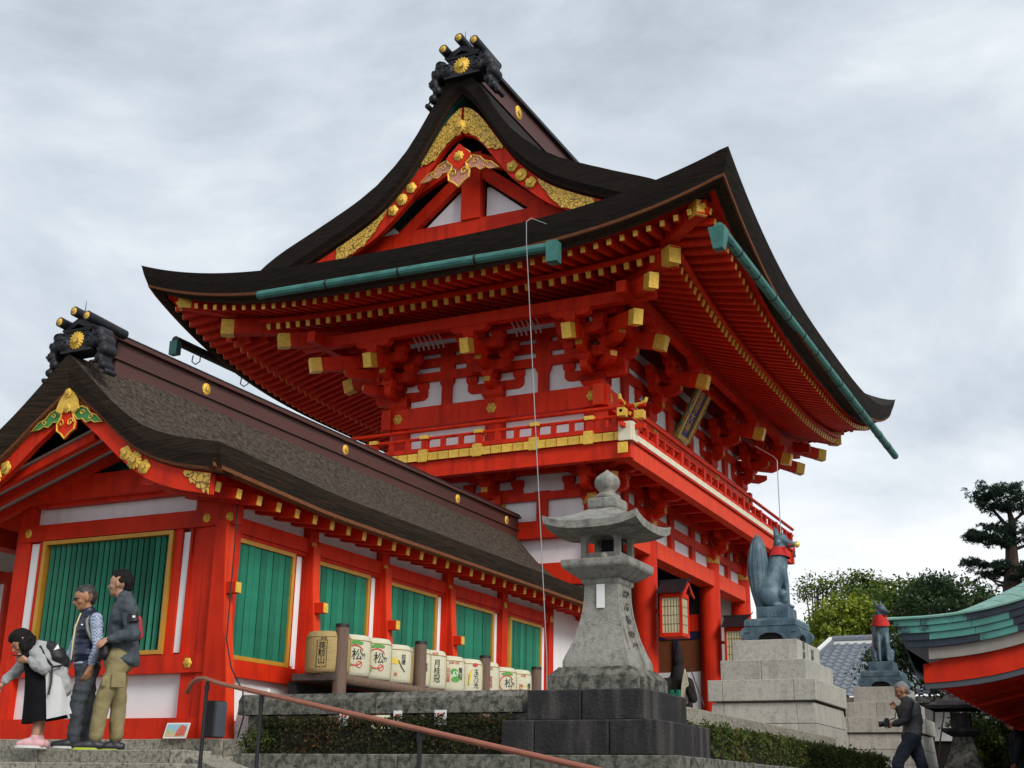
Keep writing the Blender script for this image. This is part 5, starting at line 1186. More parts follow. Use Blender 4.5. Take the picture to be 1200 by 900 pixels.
# ================================================================ box lanterns on the gate posts
def boxlamp(loc, label):
    t = thing('hanging_lantern', loc, label, 'lantern', 'red box lanterns on the gate posts', local=True)
    w, h = .20, .78
    f = MB()
    for i in (-1, 1):
        for j in (-1, 1): f.box(i*w-.022, i*w+.022, j*w-.022, j*w+.022, 0, h)
    f.box(-w-.03, w+.03, -w-.03, w+.03, -.03, .04).box(-w-.025, w+.025, -w-.025, w+.025, h-.06, h+.03); f.build('lantern_frame', RED, t)
    for dx, dy in ((0, -1), (1, 0), (0, 1), (-1, 0)):
        p = MB()
        if dx: p.box(dx*w-.004, dx*w+.004, -w+.024, w-.024, .045, h-.065)
        else: p.box(-w+.024, w-.024, dy*w-.004, dy*w+.004, .045, h-.065)
        pp = p.build('paper_panel', mat('lantern_paper', (.62, .58, .36), .8, var=.06), t)
        g = MB()
        for k in range(1, 6):
            c = -w+.02+k*(2*w-.04)/6
            if dx: g.box(dx*w-.009, dx*w+.009, c-.004, c+.004, .05, h-.07)
            else: g.box(c-.004, c+.004, dy*w-.009, dy*w+.009, .05, h-.07)
        for k in range(1, 4):
            z = .04+k*(h-.1)/4
            if dx: g.box(dx*w-.0085, dx*w+.0085, -w+.03, w-.03, z-.004, z+.004)
            else: g.box(-w+.03, w-.03, dy*w-.0085, dy*w+.0085, z-.004, z+.004)
        g.build('lattice', mat('dark_lattice', (.06, .035, .02), .6), pp)
    P = [(-.30, h+.05), (-.31, h+.02), (-.18, h+.08), (0, h+.24), (.18, h+.08), (.31, h+.02), (.30, h+.05), (.18, h+.13), (0, h+.30), (-.18, h+.13)]
    MB().prism([(-.20, h+.03), (.20, h+.03), (0, h+.22)], (w-.02, 0, 0), (0, 1, 0), (0, 0, 1), (.03, 0, 0)).build('gable_panel', RED, t)
    MB().prism(P[1:6]+P[6:][::1], (-.27, 0, 0), (0, 1, 0), (0, 0, 1), (.55, 0, 0)).build('lantern_roof', BRONZED, t)
    b = MB().prism([(-.34, h+.0), (-.33, h-.03), (-.18, h+.04), (0, h+.20), (.18, h+.04), (.33, h-.03), (.34, h+.0), (.2, h+.085), (0, h+.25), (-.2, h+.085)], (.285, 0, 0), (0, 1, 0), (0, 0, 1), (.025, 0, 0)); b.build('lantern_bargeboard', RED, t)
    MB().box(-.30, .33, -.02, .02, h+.27, h+.32).build('lantern_ridge', BRONZED, t); MB().tube([(.30, 0, h+.29), (.36, 0, h+.33), (.38, 0, h+.38)], .012, 5).build('ridge_tip', BRONZED, t)
    MB().box(-.45, -.18, -.03, .03, h*.6, h*.68).build('lantern_bracket', RED, t)
    return t
boxlamp((-8.12, 23.75, 4.48), 'red box lantern with latticed paper panels on the post left of the wide opening')
boxlamp((-8.12, 28.0, 4.33), 'red box lantern with latticed paper panels on the post behind the nearer fox pedestal')
# ================================================================ name plaque leaning out under the great eave
pq = thing('name_plaque', (-8.4, 25.96, 9.5), 'tall blue and gold name plaque leaning out under the great eave', 'plaque')
Tp = Vector((-8.02, 25.96, 10.25)); Bp = Vector((-8.66, 25.96, 9.05)); up = (Tp-Bp).normalized(); Yv = Vector((0, 1, 0)); nn = Yv.cross(up)
def pbox(nm, a0, a1, c0, c1, t0, t1, m, parent=pq):
    b = MB(); b.prism([(a0, c0), (a1, c0), (a1, c1), (a0, c1)], Bp+nn*t0, Yv, up, nn*(t1-t0)); return b.build(nm, m, parent)
Lp = (Tp-Bp).length
pbox('plaque_board', -.26, .26, .1, Lp-.1, -.03, .03, BLUEP)
for a in ((-.35, -.26, 0, Lp), (.26, .35, 0, Lp), (-.26, .26, 0, .1), (-.26, .26, Lp-.1, Lp)): pbox('gold_frame', a[0], a[1], a[2], a[3], -.04, .07, GOLD)
for side in (-1, 1):
    sc = MB()
    for k in range(7):
        c0 = .06+k*(Lp-.1)/7; pts = [Bp+nn*.04+Yv*(side*(.37+.05*sin(q*pi)+(.02 if k % 2 else 0)))+up*(c0+q*(Lp-.1)/7) for q in np.linspace(0, 1, 6)]
        sc.tube(pts, .03, 5)
    sc.build('carved_border', mat('carved_green', (.05, .22, .18), .5), pq)
for side in (-1, 1):
    wr = MB()
    pts = [Bp+nn*.06+Yv*(side*(.43+.03*sin(q*22)))+up*(.03+q*(Lp-.06)) for q in np.linspace(0, 1, 40)]; wr.tube(pts, .010, 4)
    wr.build('gold_edge', GOLD, pq)
me = textmesh('稲\n荷\n大\n神', .27, GOLD, .004); obj('lettering', me, pq, Matrix(((Yv.x, up.x, nn.x, (Bp+up*Lp*.5+nn*.035).x), (Yv.y, up.y, nn.y, (Bp+up*Lp*.5).y), (Yv.z, up.z, nn.z, (Bp+up*Lp*.5+nn*.035).z), (0, 0, 0, 1))))
# ================================================================ conductor cables
c = MB().tube([(-8.45, 18.35, 10.98), (-8.62, 18.05, 11.0), (-8.66, 17.95, 10.9), (-8.63, 17.9, 10.5), (-7.72, 16.9, 3.4), (-7.70, 16.88, 2.7)], .007, 6).build('conductor_cable', mat('steel_cable', (.35, .36, .37), .5, .5)); tagp(c, 'thin pale cable hanging from the great eave down past the barrels', 'cable')
MB().cyl((-8.05, 17.27, 6.3), (-8.04, 17.26, 6.22), .03, n=8).build('cable_clamp', BLACK, c) if 0 else None
c = MB().tube([(-6.6, 24.6, 8.35), (-6.1, 24.1, 7.95), (-6.02, 24.0, 7.85), (-6.0, 23.95, 5.2)], .010, 5).build('conductor_cable', mat('steel_cable', (0, 0, 0))); tagp(c, 'thin cable dangling below the far end of the great eave above the fox', 'cable')
# ================================================================ copper-roofed pavilion at the right edge
pv = thing('copper_roofed_pavilion', (0, 18, 1.48), 'pavilion with patinated green copper roof and red bargeboard cut off by the right edge', 'pavilion')
VT = [(-2.56, 3.47), (-2.05, 3.48), (-1.55, 3.535), (-1.09, 3.64), (-.6, 3.80), (0, 4.08), (.6, 4.5), (1.1, 4.95), (1.5, 5.4)]
BK = [(-2.56, .0), (-2.05, .07), (-1.6, .15), (-1.09, .27), (-.5, .38), (.5, .5), (1.5, .6)]
def vz(x): return smooth_interp(VT, x)
def pavilion():
    y0 = 14.9
    N = 22; xs = [lerp(-2.56, 1.5, i/N) for i in range(N+1)]
    # minoko: sheets of copper rolling down to the verge, seams slanting
    nrow = 2
    for i in range(N):
        for j in range(nrow):
            def P(u, v):   # u along verge, v = 0 at edge..1 at back
                x = lerp(-2.56, 1.5, u/N)-.34*v*min(1, (lerp(-2.56, 1.5, u/N)+2.56)/1.0)*1.0
                b = smooth_interp(BK, x+.2*v); return Vector((max(-2.56, x), y0+.75*v, vz(max(-2.56, x))+b*v**.8))
            g = .03; off = .5 if j else 0
            u0, u1 = i+g-off*0, i+1-g; v0, v1 = j/nrow+.006, (j+1)/nrow-.006
            q = [P(u0, v0), P((u0+u1)/2, v0), P(u1, v0), P(u1, v1), P((u0+u1)/2, v1), P(u0, v1)]
            b = MB(); b.add(q+[p-Vector((0, 0, .012)) for p in q], [(0, 1, 4, 5), (1, 2, 3, 4), (6, 11, 10, 7), (7, 10, 9, 8), (0, 6, 7, 1), (1, 7, 8, 2), (2, 8, 9, 3), (0, 5, 11, 6)])
            b.build('copper_sheet', PATINA, pv)
    back = [(max(-2.56, x-.34*min(1, (x+2.56))), y0+.78, vz(max(-2.56, x-.34*min(1, (x+2.56))))+smooth_interp(BK, x-.14)) for x in xs]
    MB().grid([[(x, y0+.004, vz(x)-.02) for x in xs], [(x, y, z-.03) for x, y, z in back]]).build('seam_backing', COPPER, pv)
    MB().grid([back, [(x, 30, z) for x, y, z in back]]).build('roof_surface', PATINA, pv)
    MB().tube([(x, y0-.005, vz(x)) for x in xs], .018, 6).build('verge_roll', PATINA, pv)
    # layered verge edge, each course set back, plates individually oxidised
    mdark = mat('blackened_copper', (.018, .03, .045), .5, .2, var=.4, scale=7, col2=(.035, .16, .14), mixpos=(.6, .72))
    mmix = mat('oxidised_copper', (.07, .255, .215), .5, .1, var=.3, scale=4, col2=(.016, .03, .04), mixpos=(.52, .60), bump=.1)
    for c in range(4):
        zt, zb = .012+.078*c, .012+.078*(c+1)-.004; yy = y0+.012+.022*c; x0 = -2.50+.035*c; k = 0; x = x0
        while x < 1.4:
            L = .30+.10*((k*5+c*3) % 3); x1 = min(1.45, x+L); n = 3; b = MB()
            top = [(lerp(x+.003, x1-.003, i/n), yy, vz(lerp(x, x1, i/n))-zt) for i in range(n+1)]; bot = [(a, y, z-(zb-zt)) for a, y, z in top]
            b.grid([top, bot]); b.grid([bot, [(a, y+.05, z) for a, y, z in bot]])
            dark = (x > -1.75+.12*c) or (c == 2 and k == 0) or (c == 3 and k < 2)
            b.build('verge_plate', mdark if dark else mmix, pv); x = x1; k += 1
    MB().grid([[(-2.48, y0+.05, 3.44), (-2.30, y0+.05, 2.83)], [(-2.56, 30, 3.44), (-2.30, 30, 2.83)]]).build('eave_side', mdark, pv)
    MB().grid([[(-2.40, y0+.09, 3.15), (-2.15, y0+.10, 2.97)], [(-2.38, 29, 3.15), (-2.10, 29, 2.90)]]).build('eave_side', mdark, pv)
    X = [lerp(-2.28, 1.4, i/20) for i in range(21)]
    def strip(nm, xs0, top, bot, y, t, m):
        Xs = [lerp(xs0, 1.4, i/20) for i in range(21)]; b = MB()
        T = [(x, y, top(x)) for x in Xs]; B = [(x, y, bot(x)) for x in Xs]
        b.grid([[(a, y+t, z) for a, _, z in T], T, B, [(a, y+t, z) for a, _, z in B]]); b.add([T[0], B[0], (B[0][0], y+t, B[0][2]), (T[0][0], y+t, T[0][2])], [(0, 1, 2, 3)]); return b.build(nm, m, pv)
    strip('pale_verge_board', -2.16, lambda x: vz(x)-.325, lambda x: vz(x)-.45, y0+.13, .05, mat('pale_verge_paint', (.27, .245, .22), .8))
    strip('bargeboard', -2.24, lambda x: vz(x)-.435-.06*max(0, min(1, (-1.9-x)/.3)), lambda x: vz(x)-.70+.0*x, y0+.20, .06, RED)
    strip('grey_strip', -2.24, lambda x: vz(x)-.702, lambda x: vz(x)-.765, y0+.215, .05, mat('slate_strip', (.06, .065, .08), .6))
    # soffit running back, ribbed boards
    for k in range(26):
        a = y0+.27+k*.6; MB().add([(-2.16, a, 2.775), (-2.16, a+.585, 2.775), (.2, a+.585, 3.35), (.2, a, 3.35)], [(0, 1, 2, 3)]).build('soffit_board', RED, pv)
    for k in range(30): MB().beam((-2.10, y0+.4+k*.5, 2.74), (.2, y0+.4+k*.5, 3.30), .07, .08).build('rafter', RED, pv)
    MB().box(-.55, -.30, 15.4, 29.5, 2.62, 2.92).build('beam', RED, pv); MB().box(.15, .3, 15.4, 29.5, 1.48, 3.3).build('wall', RED, pv)
    MB().box(-1.0, 1.0, 15.35, 15.5, 2.66, 2.86).build('beam', RED, pv)
    for y in (15.6, 19, 22.5, 26): MB().cyl((-.42, y, 1.48), (-.42, y, 2.65), .12, n=16).build('post', RED, pv)
pavilion()
# ================================================================ far buildings
def tiled(t, x0, x1, yr, zr, ye, ze, cols, rows, name='roof_tiles'):
    b = MB(); nx = cols*6; R = []
    for j in range(rows):
        for e, dz in ((0, .0), (.98, .055)):
            v = (j+e)/rows; R.append([(lerp(x0, x1, i/nx), lerp(yr, ye, v), lerp(zr, ze, v)+.05*max(0, cos(2*pi*(i/6)))**.7*1.0+dz*(.6)) for i in range(nx+1)])
    b.grid(R); return b.build(name, SLATE, t, kind='stuff')
hs = thing('tile_roofed_house', (-7, 40, 1.48), 'house with grey-blue tiled hip roof behind the two fox pedestals', 'house')
tiled(hs, -9.55, -3.4, 43, 6.45, 38.2, 4.35, 22, 15)
MB().cyl((-9.2, 43, 6.55), (-3.5, 43, 6.55), .16, n=10).build('ridge_tile', SLATE, hs); MB().box(-9.4, -3.4, 42.85, 43.15, 6.36, 6.50).build('ridge_course', PAPER, hs)
MB().beam((-9.25, 43, 6.52), (-10.1, 38.2, 4.42), .26, .2).build('hip_tile', SLATE, hs); MB().beam((-9.25, 42.9, 6.62), (-10.1, 38.1, 4.52), .1, .08).build('hip_tile', PAPER, hs)
MB().add([(-9.3, 43, 6.45), (-10.1, 38.2, 4.35), (-9.5, 38.2, 4.36), (-9.2, 43, 6.46)], [(0, 1, 2, 3)]).build('roof_face', SLATE, hs)
MB().box(-9.2, -3.8, 38.8, 46, 1.48, 4.4).build('wall', mat('brown_wall', (.16, .12, .09), .8), hs); MB().box(-8.9, -7.9, 38.76, 38.79, 3.5, 4.2).build('window', DARK, hs)
for k in range(4): MB().box(-8.9+k*.33, -8.86+k*.33, 38.72, 38.76, 3.5, 4.2).build('window_bar', PAPER, hs)
MB().box(-10.0, -3.4, 38.1, 38.3, 4.22, 4.34).build('eave_board', mat('brown_wall', (0, 0, 0)), hs)
h2 = thing('white_storehouse', (-4.0, 33, 1.48), 'low white-walled building with grey tile coping behind the farther pedestal', 'house')
MB().box(-6.0, -1.5, 34, 38, 1.48, 3.35).build('dark_base', DARK, h2); MB().box(-6.0, -1.5, 33.94, 33.99, 2.95, 3.75).build('white_wall', WHITE, h2)
tiled(h2, -6.3, -1.3, 35.2, 4.45, 33.6, 4.02, 20, 3); MB().box(-6.3, -1.3, 33.55, 33.62, 3.86, 4.0).build('white_eave_tiles', PAPER, h2)
# dark stone lantern far right
dl = thing('stone_lantern', (-3.0, 24.2, 1.48), 'dark old stone lantern in shadow between the farther pedestal and the shrubs', 'stone lantern')
def sqd(prof, c, nm, m=STONED):
    b = MB(); rows = [[(c[0]+i*r, c[1]+j*r, z) for i, j in ((-1, -1), (1, -1), (1, 1), (-1, 1))] for r, z in prof]; b.grid(rows, close=True); b.add(rows[-1], [(0, 1, 2, 3)]); return b.build(nm, m, dl)
c = (-3.02, 24.2)
sqd([(.42, 1.48), (.42, 1.9), (.34, 1.95), (.30, 2.1), (.20, 2.35), (.15, 2.6)], c, 'lantern_stem', STONEM); sqd([(.16, 2.6), (.30, 2.68), (.30, 2.74)], c, 'lantern_platform'); sqd([(.16, 2.74), (.16, 3.0)], c, 'fire_box')
sqd([(.50, 3.06), (.52, 3.12), (.30, 3.22), (.14, 3.34)], c, 'lantern_roof'); b = MB(); b.lathe([(.12, 3.34), (.10, 3.38), (.14, 3.46), (.12, 3.54), (.02, 3.62)], (c[0], c[1], 0), 14); b.build('finial', STONED, dl, smooth=True)
# guardian figure in the gate passage
gd = thing('guardian_figure', (-9.28, 27.2, 2.98), 'dark robed seated guardian figure with a gold cloth behind the green railing inside the gate', 'statue')
me = capsules([((-9.28, 27.3, 3.18), .34, (-9.28, 27.35, 3.78), .26), ((-9.28, 27.35, 3.78), .26, (-9.28, 27.35, 4.13), .18), ('E', (-9.28, 27.33, 4.40), (.13, .13, .17)), ((-9.53, 27.2, 3.88), .14, (-9.68, 26.95, 3.48), .10), ((-9.03, 27.2, 3.88), .14, (-8.83, 26.95, 3.53), .10), ((-9.28, 27.35, 4.56), .10, (-9.30, 27.4, 4.70), .07)], .035, 3, 'robed_body', DARK)
obj('robed_body', me, gd); MB().prism([(0, 0), (.14, 0), (.18, .4), (.10, .75), (.02, .4)], (-9.13, 27.0, 3.43), (1, 0, 0), (0, 0, 1), (0, .05, 0)).build('gold_cloth', CREAM, gd)
MB().cyl((-8.88, 26.95, 4.18), (-8.58, 26.9, 3.38), .015, n=6).build('bow', BRONZED, gd)
MB().box(-10.3, -8.9, 26.3, 27.9, 2.7, 3.1).build('plinth', STONEM, gd)
# ================================================================ vegetation
def leafmat(name, c0, c1, c2=None, rough=.6):
    m = bpy.data.materials.new(name); m.use_nodes = True; nt = m.node_tree; N = nt.nodes; L = nt.links; b = N['Principled BSDF']; b.inputs['Roughness'].default_value = rough; b.inputs['Specular IOR Level'].default_value = .25
    g = N.new('ShaderNodeNewGeometry'); r = N.new('ShaderNodeValToRGB'); e = r.color_ramp.elements; e[0].color = (*c0, 1); e[1].color = (*c1, 1)
    if c2: q = e.new(.8); q.color = (*c1, 1); e[-1].color = (*c2, 1)
    tc = N.new('ShaderNodeTexCoord'); n = N.new('ShaderNodeTexNoise'); n.inputs['Scale'].default_value = 1.3; n.inputs['Detail'].default_value = 3
    ad = N.new('ShaderNodeMath'); ad.operation = 'ADD'; sb = N.new('ShaderNodeMath'); sb.operation = 'SUBTRACT'; sb.inputs[1].default_value = .5
    L.new(tc.outputs['Object'], n.inputs[0]); L.new(n.outputs[0], sb.inputs[0]); L.new(sb.outputs[0], ad.inputs[0]); L.new(g.outputs['Random Per Island'], ad.inputs[1]); L.new(ad.outputs[0], r.inputs[0]); L.new(r.outputs[0], b.inputs['Base Color'])
    t = N.new('ShaderNodeBsdfTranslucent'); L.new(r.outputs[0], t.inputs[0]); mx = N.new('ShaderNodeMixShader'); mx.inputs[0].default_value = .35
    L.new(b.outputs[0], mx.inputs[1]); L.new(t.outputs[0], mx.inputs[2]); L.new(mx.outputs[0], N['Material Output'].inputs[0]); MATS[name] = m; return m
def leaves(pts, nrm, size, m, name, parent, rng, aspect=.5, jit=.9, kind=None):
    n = len(pts); d = nrm+rng.normal(0, jit, (n, 3)); d /= np.linalg.norm(d, axis=1)[:, None]+1e-9
    a = np.cross(d, rng.normal(0, 1, (n, 3))); a /= np.linalg.norm(a, axis=1)[:, None]+1e-9; b = np.cross(d, a)
    s = size*rng.uniform(.6, 1.3, (n, 1)); v = np.stack([pts-a*s*.5, pts+b*s*aspect*.5, pts+a*s*.5, pts-b*s*aspect*.5], 1).reshape(-1, 3)
    me = bpy.data.meshes.new(name); me.vertices.add(4*n); me.vertices.foreach_set('co', v.astype(np.float32).ravel()); me.loops.add(4*n); me.loops.foreach_set('vertex_index', np.arange(4*n, dtype=np.int32))
    me.polygons.add(n); me.polygons.foreach_set('loop_start', np.arange(0, 4*n, 4, dtype=np.int32)); me.polygons.foreach_set('loop_total', np.full(n, 4, dtype=np.int32)); me.materials.append(m); me.update(); me.validate()
    return obj(name, me, parent, kind=kind)
def clumpcloud(blobs, nclump, per, spread, rng):
    """clumps set on the shells of several ellipsoids, leaves gathered round every clump"""
    P = []; Nn = []
    w = np.array([b[1][0]*b[1][2] for b in blobs]); w = w/w.sum()
    for (c, r), k in zip(blobs, (w*nclump).astype(int)+1):
        d = rng.normal(0, 1, (k, 3)); d /= np.linalg.norm(d, axis=1)[:, None]; rad = rng.uniform(.45, 1.05, (k, 1))**.6
        cc = np.array(c)+d*rad*np.array(r)
        q = np.repeat(cc, per, 0)+rng.normal(0, spread, (k*per, 3))*np.array([1, 1, .7]); P.append(q); Nn.append(np.repeat(d, per, 0)*.8+np.array([0, 0, .5]))
    return np.concatenate(P), np.concatenate(Nn)
LF_BRIGHT = leafmat('leaf_yellow_green', (.07, .12, .012), (.24, .30, .025), (.40, .42, .05)); LF_MID = leafmat('leaf_mid_green', (.035, .07, .012), (.11, .17, .025), (.22, .26, .04))
LF_DARK = leafmat('leaf_dark_green', (.014, .036, .016), (.045, .088, .03), (.10, .13, .04)); LF_PINE = leafmat('pine_needle', (.008, .022, .016), (.022, .048, .028), (.04, .07, .035))
LF_HEDGE = leafmat('hedge_leaf', (.028, .05, .010), (.085, .115, .02), (.16, .11, .03)); LF_HEDGEB = leafmat('hedge_leaf_brown', (.018, .026, .009), (.05, .055, .015), (.17, .06, .025))
def tree(loc, blobs, label, m, nclump=170, per=42, spread=.16, size=.17, seed=1, trunk=True, name='broadleaf_tree', aspect=.55):
    rng = np.random.default_rng(seed); t = thing(name, loc, label, 'tree', 'trees behind the shrine')
    P, Nn = clumpcloud(blobs, nclump, per, spread, rng); cr = leaves(P, Nn, size, m, 'crown', t, rng, aspect)
    tb = MB(); top = Vector(blobs[0][0]); base = Vector(loc); tb.tube([base, base.lerp(top, .5)+Vector((.1, 0, 0)), top], [.28, .2, .06], 8)
    for c, r in blobs[1:]: tb.tube([base.lerp(top, .55), base.lerp(Vector(c), .8)+Vector((0, 0, .2)), Vector(c)], [.13, .08, .03], 6)
    for k in range(10):
        q = P[rng.integers(len(P))]; tb.tube([base.lerp(top, .6), top.lerp(Vector(q), .6), Vector(q)], [.06, .035, .01], 5)
    tb.build('trunk', BARK, t); return t
tree((-12.47, 58.69, 1.48), [((-12.18, 58.75, 8.90), (1.75, 1.75, 1.45)), ((-12.97, 58.58, 7.95), (1.1, 1.1, 0.9)), ((-11.51, 58.88, 7.74), (1.2, 1.2, 0.8)), ((-11.6, 58.87, 9.35), (1.2, 1.2, 1.0))], 'round yellow-green tree behind the fox pedestals, leftmost of the trees', LF_BRIGHT, 230, 46, .20, .20, 3)
tree((-12.66, 64.78, 1.48), [((-12.23, 64.86, 10.80), (1.7, 1.7, 1.5)), ((-12.43, 64.82, 11.58), (0.7, 0.7, 0.9)), ((-11.54, 64.98, 10.28), (1.2, 1.2, 1.5)), ((-11.43, 65.0, 8.89), (1.3, 1.3, 1.5))], 'taller mid-green tree with a pointed top just right of the round tree', LF_MID, 220, 44, .22, .20, 4)
tree((-15.81, 68.19, 1.48), [((-15.28, 68.31, 12.29), (1.2, 1.2, 0.6)), ((-14.52, 68.48, 12.6), (0.8, 0.8, 0.5))], 'sparse thin-topped tree peeping out behind the round yellow-green tree', LF_MID, 46, 26, .25, .18, 5)
tree((-10.27, 61.14, 1.48), [((-9.82, 61.22, 10.65), (1.0, 1.0, 0.9)), ((-10.11, 61.17, 9.71), (1.3, 1.3, 1.3)), ((-9.05, 61.34, 9.96), (1.2, 1.2, 1.0)), ((-9.08, 61.33, 10.95), (0.6, 0.6, 0.5))], 'olive-tinged tree with gaps of sky just right of the farther fox', LF_MID, 130, 36, .22, .19, 6)
tree((-8.12, 57.43, 1.48), [((-7.43, 57.52, 10.57), (1.3, 1.3, 0.42)), ((-8.18, 57.42, 9.96), (1.1, 1.1, 0.6)), ((-6.77, 57.6, 10.17), (1.5, 1.5, 0.4)), ((-7.41, 57.52, 9.5), (1.9, 1.9, 0.55)), ((-6.29, 57.66, 9.68), (1.3, 1.3, 0.35))], 'dark spreading tree with flat layers above the copper roof', LF_DARK, 190, 40, .17, .17, 7)
tree((-15.28, 76.49, 1.48), [((-14.32, 76.67, 9.25), (4, 4, 1.4)), ((-11.73, 77.11, 9.46), (4, 4, 1.6)), ((-10.03, 77.35, 10.4), (3, 3, 1.5))], 'dark tree mass low behind the tiled roof', LF_DARK, 240, 36, .3, .28, 8)
# pine with flat cloud-like pads
def pine():
    rng = np.random.default_rng(11); bp = (-4.15, 49.83, 8.7); base = Vector((bp[0], bp[1], 1.48)); t = thing('pine_tree', base, 'tall dark pine with flat layered pads rising behind the copper roof', 'tree')
    pads = [(-4.41, 49.8, 12.49, 1.0, 0.3), (-3.92, 49.85, 12.65, 0.9, 0.28), (-3.45, 49.88, 12.32, 1.0, 0.42), (-4.37, 49.81, 12.02, 0.8, 0.22), (-2.88, 49.92, 12.06, 1.0, 0.4), (-4.78, 49.77, 12.41, 0.45, 0.14), (-3.87, 49.85, 11.93, 0.8, 0.25), (-5.07, 49.74, 10.9, 0.55, 0.2), (-4.53, 49.79, 11.19, 0.7, 0.25), (-4.69, 49.78, 10.81, 0.8, 0.2), (-3.87, 49.85, 11.03, 0.95, 0.35), (-3.3, 49.89, 10.8, 0.9, 0.32), (-5.2, 49.73, 11.06, 0.35, 0.14), (-4.12, 49.83, 10.59, 0.7, 0.2), (-5.31, 49.72, 9.91, 0.45, 0.12), (-4.77, 49.77, 9.89, 0.9, 0.2), (-4.14, 49.83, 9.7, 1.0, 0.3), (-3.55, 49.87, 9.8, 1.0, 0.35), (-4.6, 49.79, 9.56, 0.8, 0.2), (-3.89, 49.85, 9.25, 0.9, 0.3), (-3.13, 49.9, 9.59, 1, 0.4)]
    P = []; Nn = []
    for px, py, pz, rx, rz in pads:
        c = np.array((px, py, pz))*(1, 1, 1)+np.array((0, rng.uniform(-.6, .6), 0)); k = int(60*rx)
        cc = c+rng.uniform(-1, 1, (k, 3))*np.array([rx, rx, rz])*rng.uniform(.3, 1, (k, 1)); q = np.repeat(cc, 26, 0); d = rng.normal(0, 1, q.shape); d[:, 2] = np.abs(d[:, 2]); d /= np.linalg.norm(d, axis=1)[:, None]
        P.append(q+d*.11); Nn.append(np.cross(d, rng.normal(0, 1, d.shape)))
    leaves(np.concatenate(P), np.concatenate(Nn), .19, LF_PINE, 'crown', t, rng, .16, .2)
    b = MB(); tr = [base, Vector((-4.14, 49.83, 8.54)), Vector((-3.94, 49.84, 9.95)), Vector((-3.9, 49.85, 10.74)), Vector((-3.79, 49.86, 11.47)), Vector((-3.9, 49.85, 12.19))]; b.tube(tr, [.38, .30, .24, .20, .13, .05], 10)
    for pts, r in (([(-3.93, 49.85, 10.42), (-4.28, 49.82, 10.76), (-4.79, 49.77, 10.69), (-5.21, 49.73, 10.97)], 0.09), ([(-3.82, 49.85, 11.21), (-4.09, 49.83, 11.49), (-4.35, 49.81, 11.89), (-4.5, 49.8, 12.23)], 0.09), ([(-4.08, 49.83, 9.16), (-4.62, 49.79, 9.34), (-5.02, 49.75, 9.74)], 0.06), ([(-3.9, 49.85, 10.42), (-3.47, 49.88, 10.56), (-3.02, 49.91, 10.72)], 0.08), ([(-3.79, 49.86, 11.47), (-3.48, 49.88, 11.71), (-3.04, 49.91, 11.97)], 0.07), ([(-4.06, 49.83, 9.01), (-4.54, 49.79, 9.21), (-4.81, 49.77, 9.48)], 0.05)):
        b.tube(pts, [r, r*.8, r*.6, r*.35][:len(pts)] if len(pts) == 4 else [r, r*.7, r*.4], 7)
    b.build('trunk', BARK, t)
pine()
# trimmed hedges
def hedge(x0, x1, y0, y1, z0, z1, m, label, n, size, seed, loc):
    rng = np.random.default_rng(seed); t = thing('hedge', loc, label, 'hedge')
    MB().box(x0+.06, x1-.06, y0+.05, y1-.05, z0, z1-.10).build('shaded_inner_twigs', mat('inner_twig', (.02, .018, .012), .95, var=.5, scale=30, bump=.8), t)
    L = x1-x0; W = y1-y0; H = z1-z0
    area = np.array([L*W, L*H, L*H, W*H, W*H]); f = rng.choice(5, n, p=area/area.sum()); u = rng.uniform(0, 1, n); v = rng.uniform(0, 1, n)
    P = np.zeros((n, 3)); Q = np.zeros((n, 3))
    for k, (fx, nn) in enumerate(((lambda u, v: (x0+L*u, y0+W*v, z1), (0, 0, 1)), (lambda u, v: (x0+L*u, y0, z0+H*v), (0, -1, .3)), (lambda u, v: (x0+L*u, y1, z0+H*v), (0, 1, .3)), (lambda u, v: (x0, y0+W*u, z0+H*v), (-1, 0, .3)), (lambda u, v: (x1, y0+W*u, z0+H*v), (1, 0, .3)))):
        i = f == k; a = fx(u[i], v[i]); 
        for c in range(3): P[i, c] = a[c]
        Q[i] = nn
    bump = np.array([noise.noise(Vector((p[0]*2.3, p[1]*2.3, p[2]*3)))*.05+noise.noise(Vector((p[0]*9, p[1]*9, p[2]*9)))*.03 for p in P])
    P += Q*bump[:, None]+rng.normal(0, .018, P.shape)-Q*rng.uniform(0, .06, (n, 1))
    leaves(P, Q, size, m, 'hedge_leaves', t, rng, .6, .8); 
    k = n//60; i = rng.choice(n, k); leaves(P[i]+np.array([0, 0, 1])*rng.uniform(0, .07, (k, 1)), Q[i], size*1.2, m, 'loose_shoots', t, rng, .5, 1.2, kind='stuff'); return t
hedge(-7.95, -5.22, 10.53, 10.77, 1.80, 2.17, LF_HEDGEB, 'dark brown-tinged trimmed hedge below the stone balustrade', 15000, .032, 21, (-6.6, 10.6, 1.8))
hedge(-4.55, -3.76, 12.1, 21.2, 1.5, 2.17, LF_HEDGE, 'long olive-green trimmed hedge between the stone lantern and the man with a camera', 36000, .045, 22, (-4.1, 16, 1.5))
def bush(c, r, m, label, n, size, seed):
    rng = np.random.default_rng(seed); t = thing('shrub', (c[0], c[1], 1.48), label, 'shrub')
    blobs = [(c, r)]+[((c[0]+rng.uniform(-.6, .6)*r[0], c[1]+rng.uniform(-.5, .5)*r[1], c[2]+rng.uniform(-.3, .6)*r[2]), (r[0]*.5, r[1]*.5, r[2]*.5)) for _ in range(4)]
    P, Nn = clumpcloud(blobs, n//40, 40, .07*max(r)+.03, rng); leaves(P, Nn, size, m, 'foliage', t, rng, .5)
    b = MB()
    for k in range(7): b.tube([(c[0]+rng.uniform(-.1, .1), c[1], 1.48), tuple(P[rng.integers(len(P))])], [.03, .01], 5)
    b.build('stems', BARK, t); return t
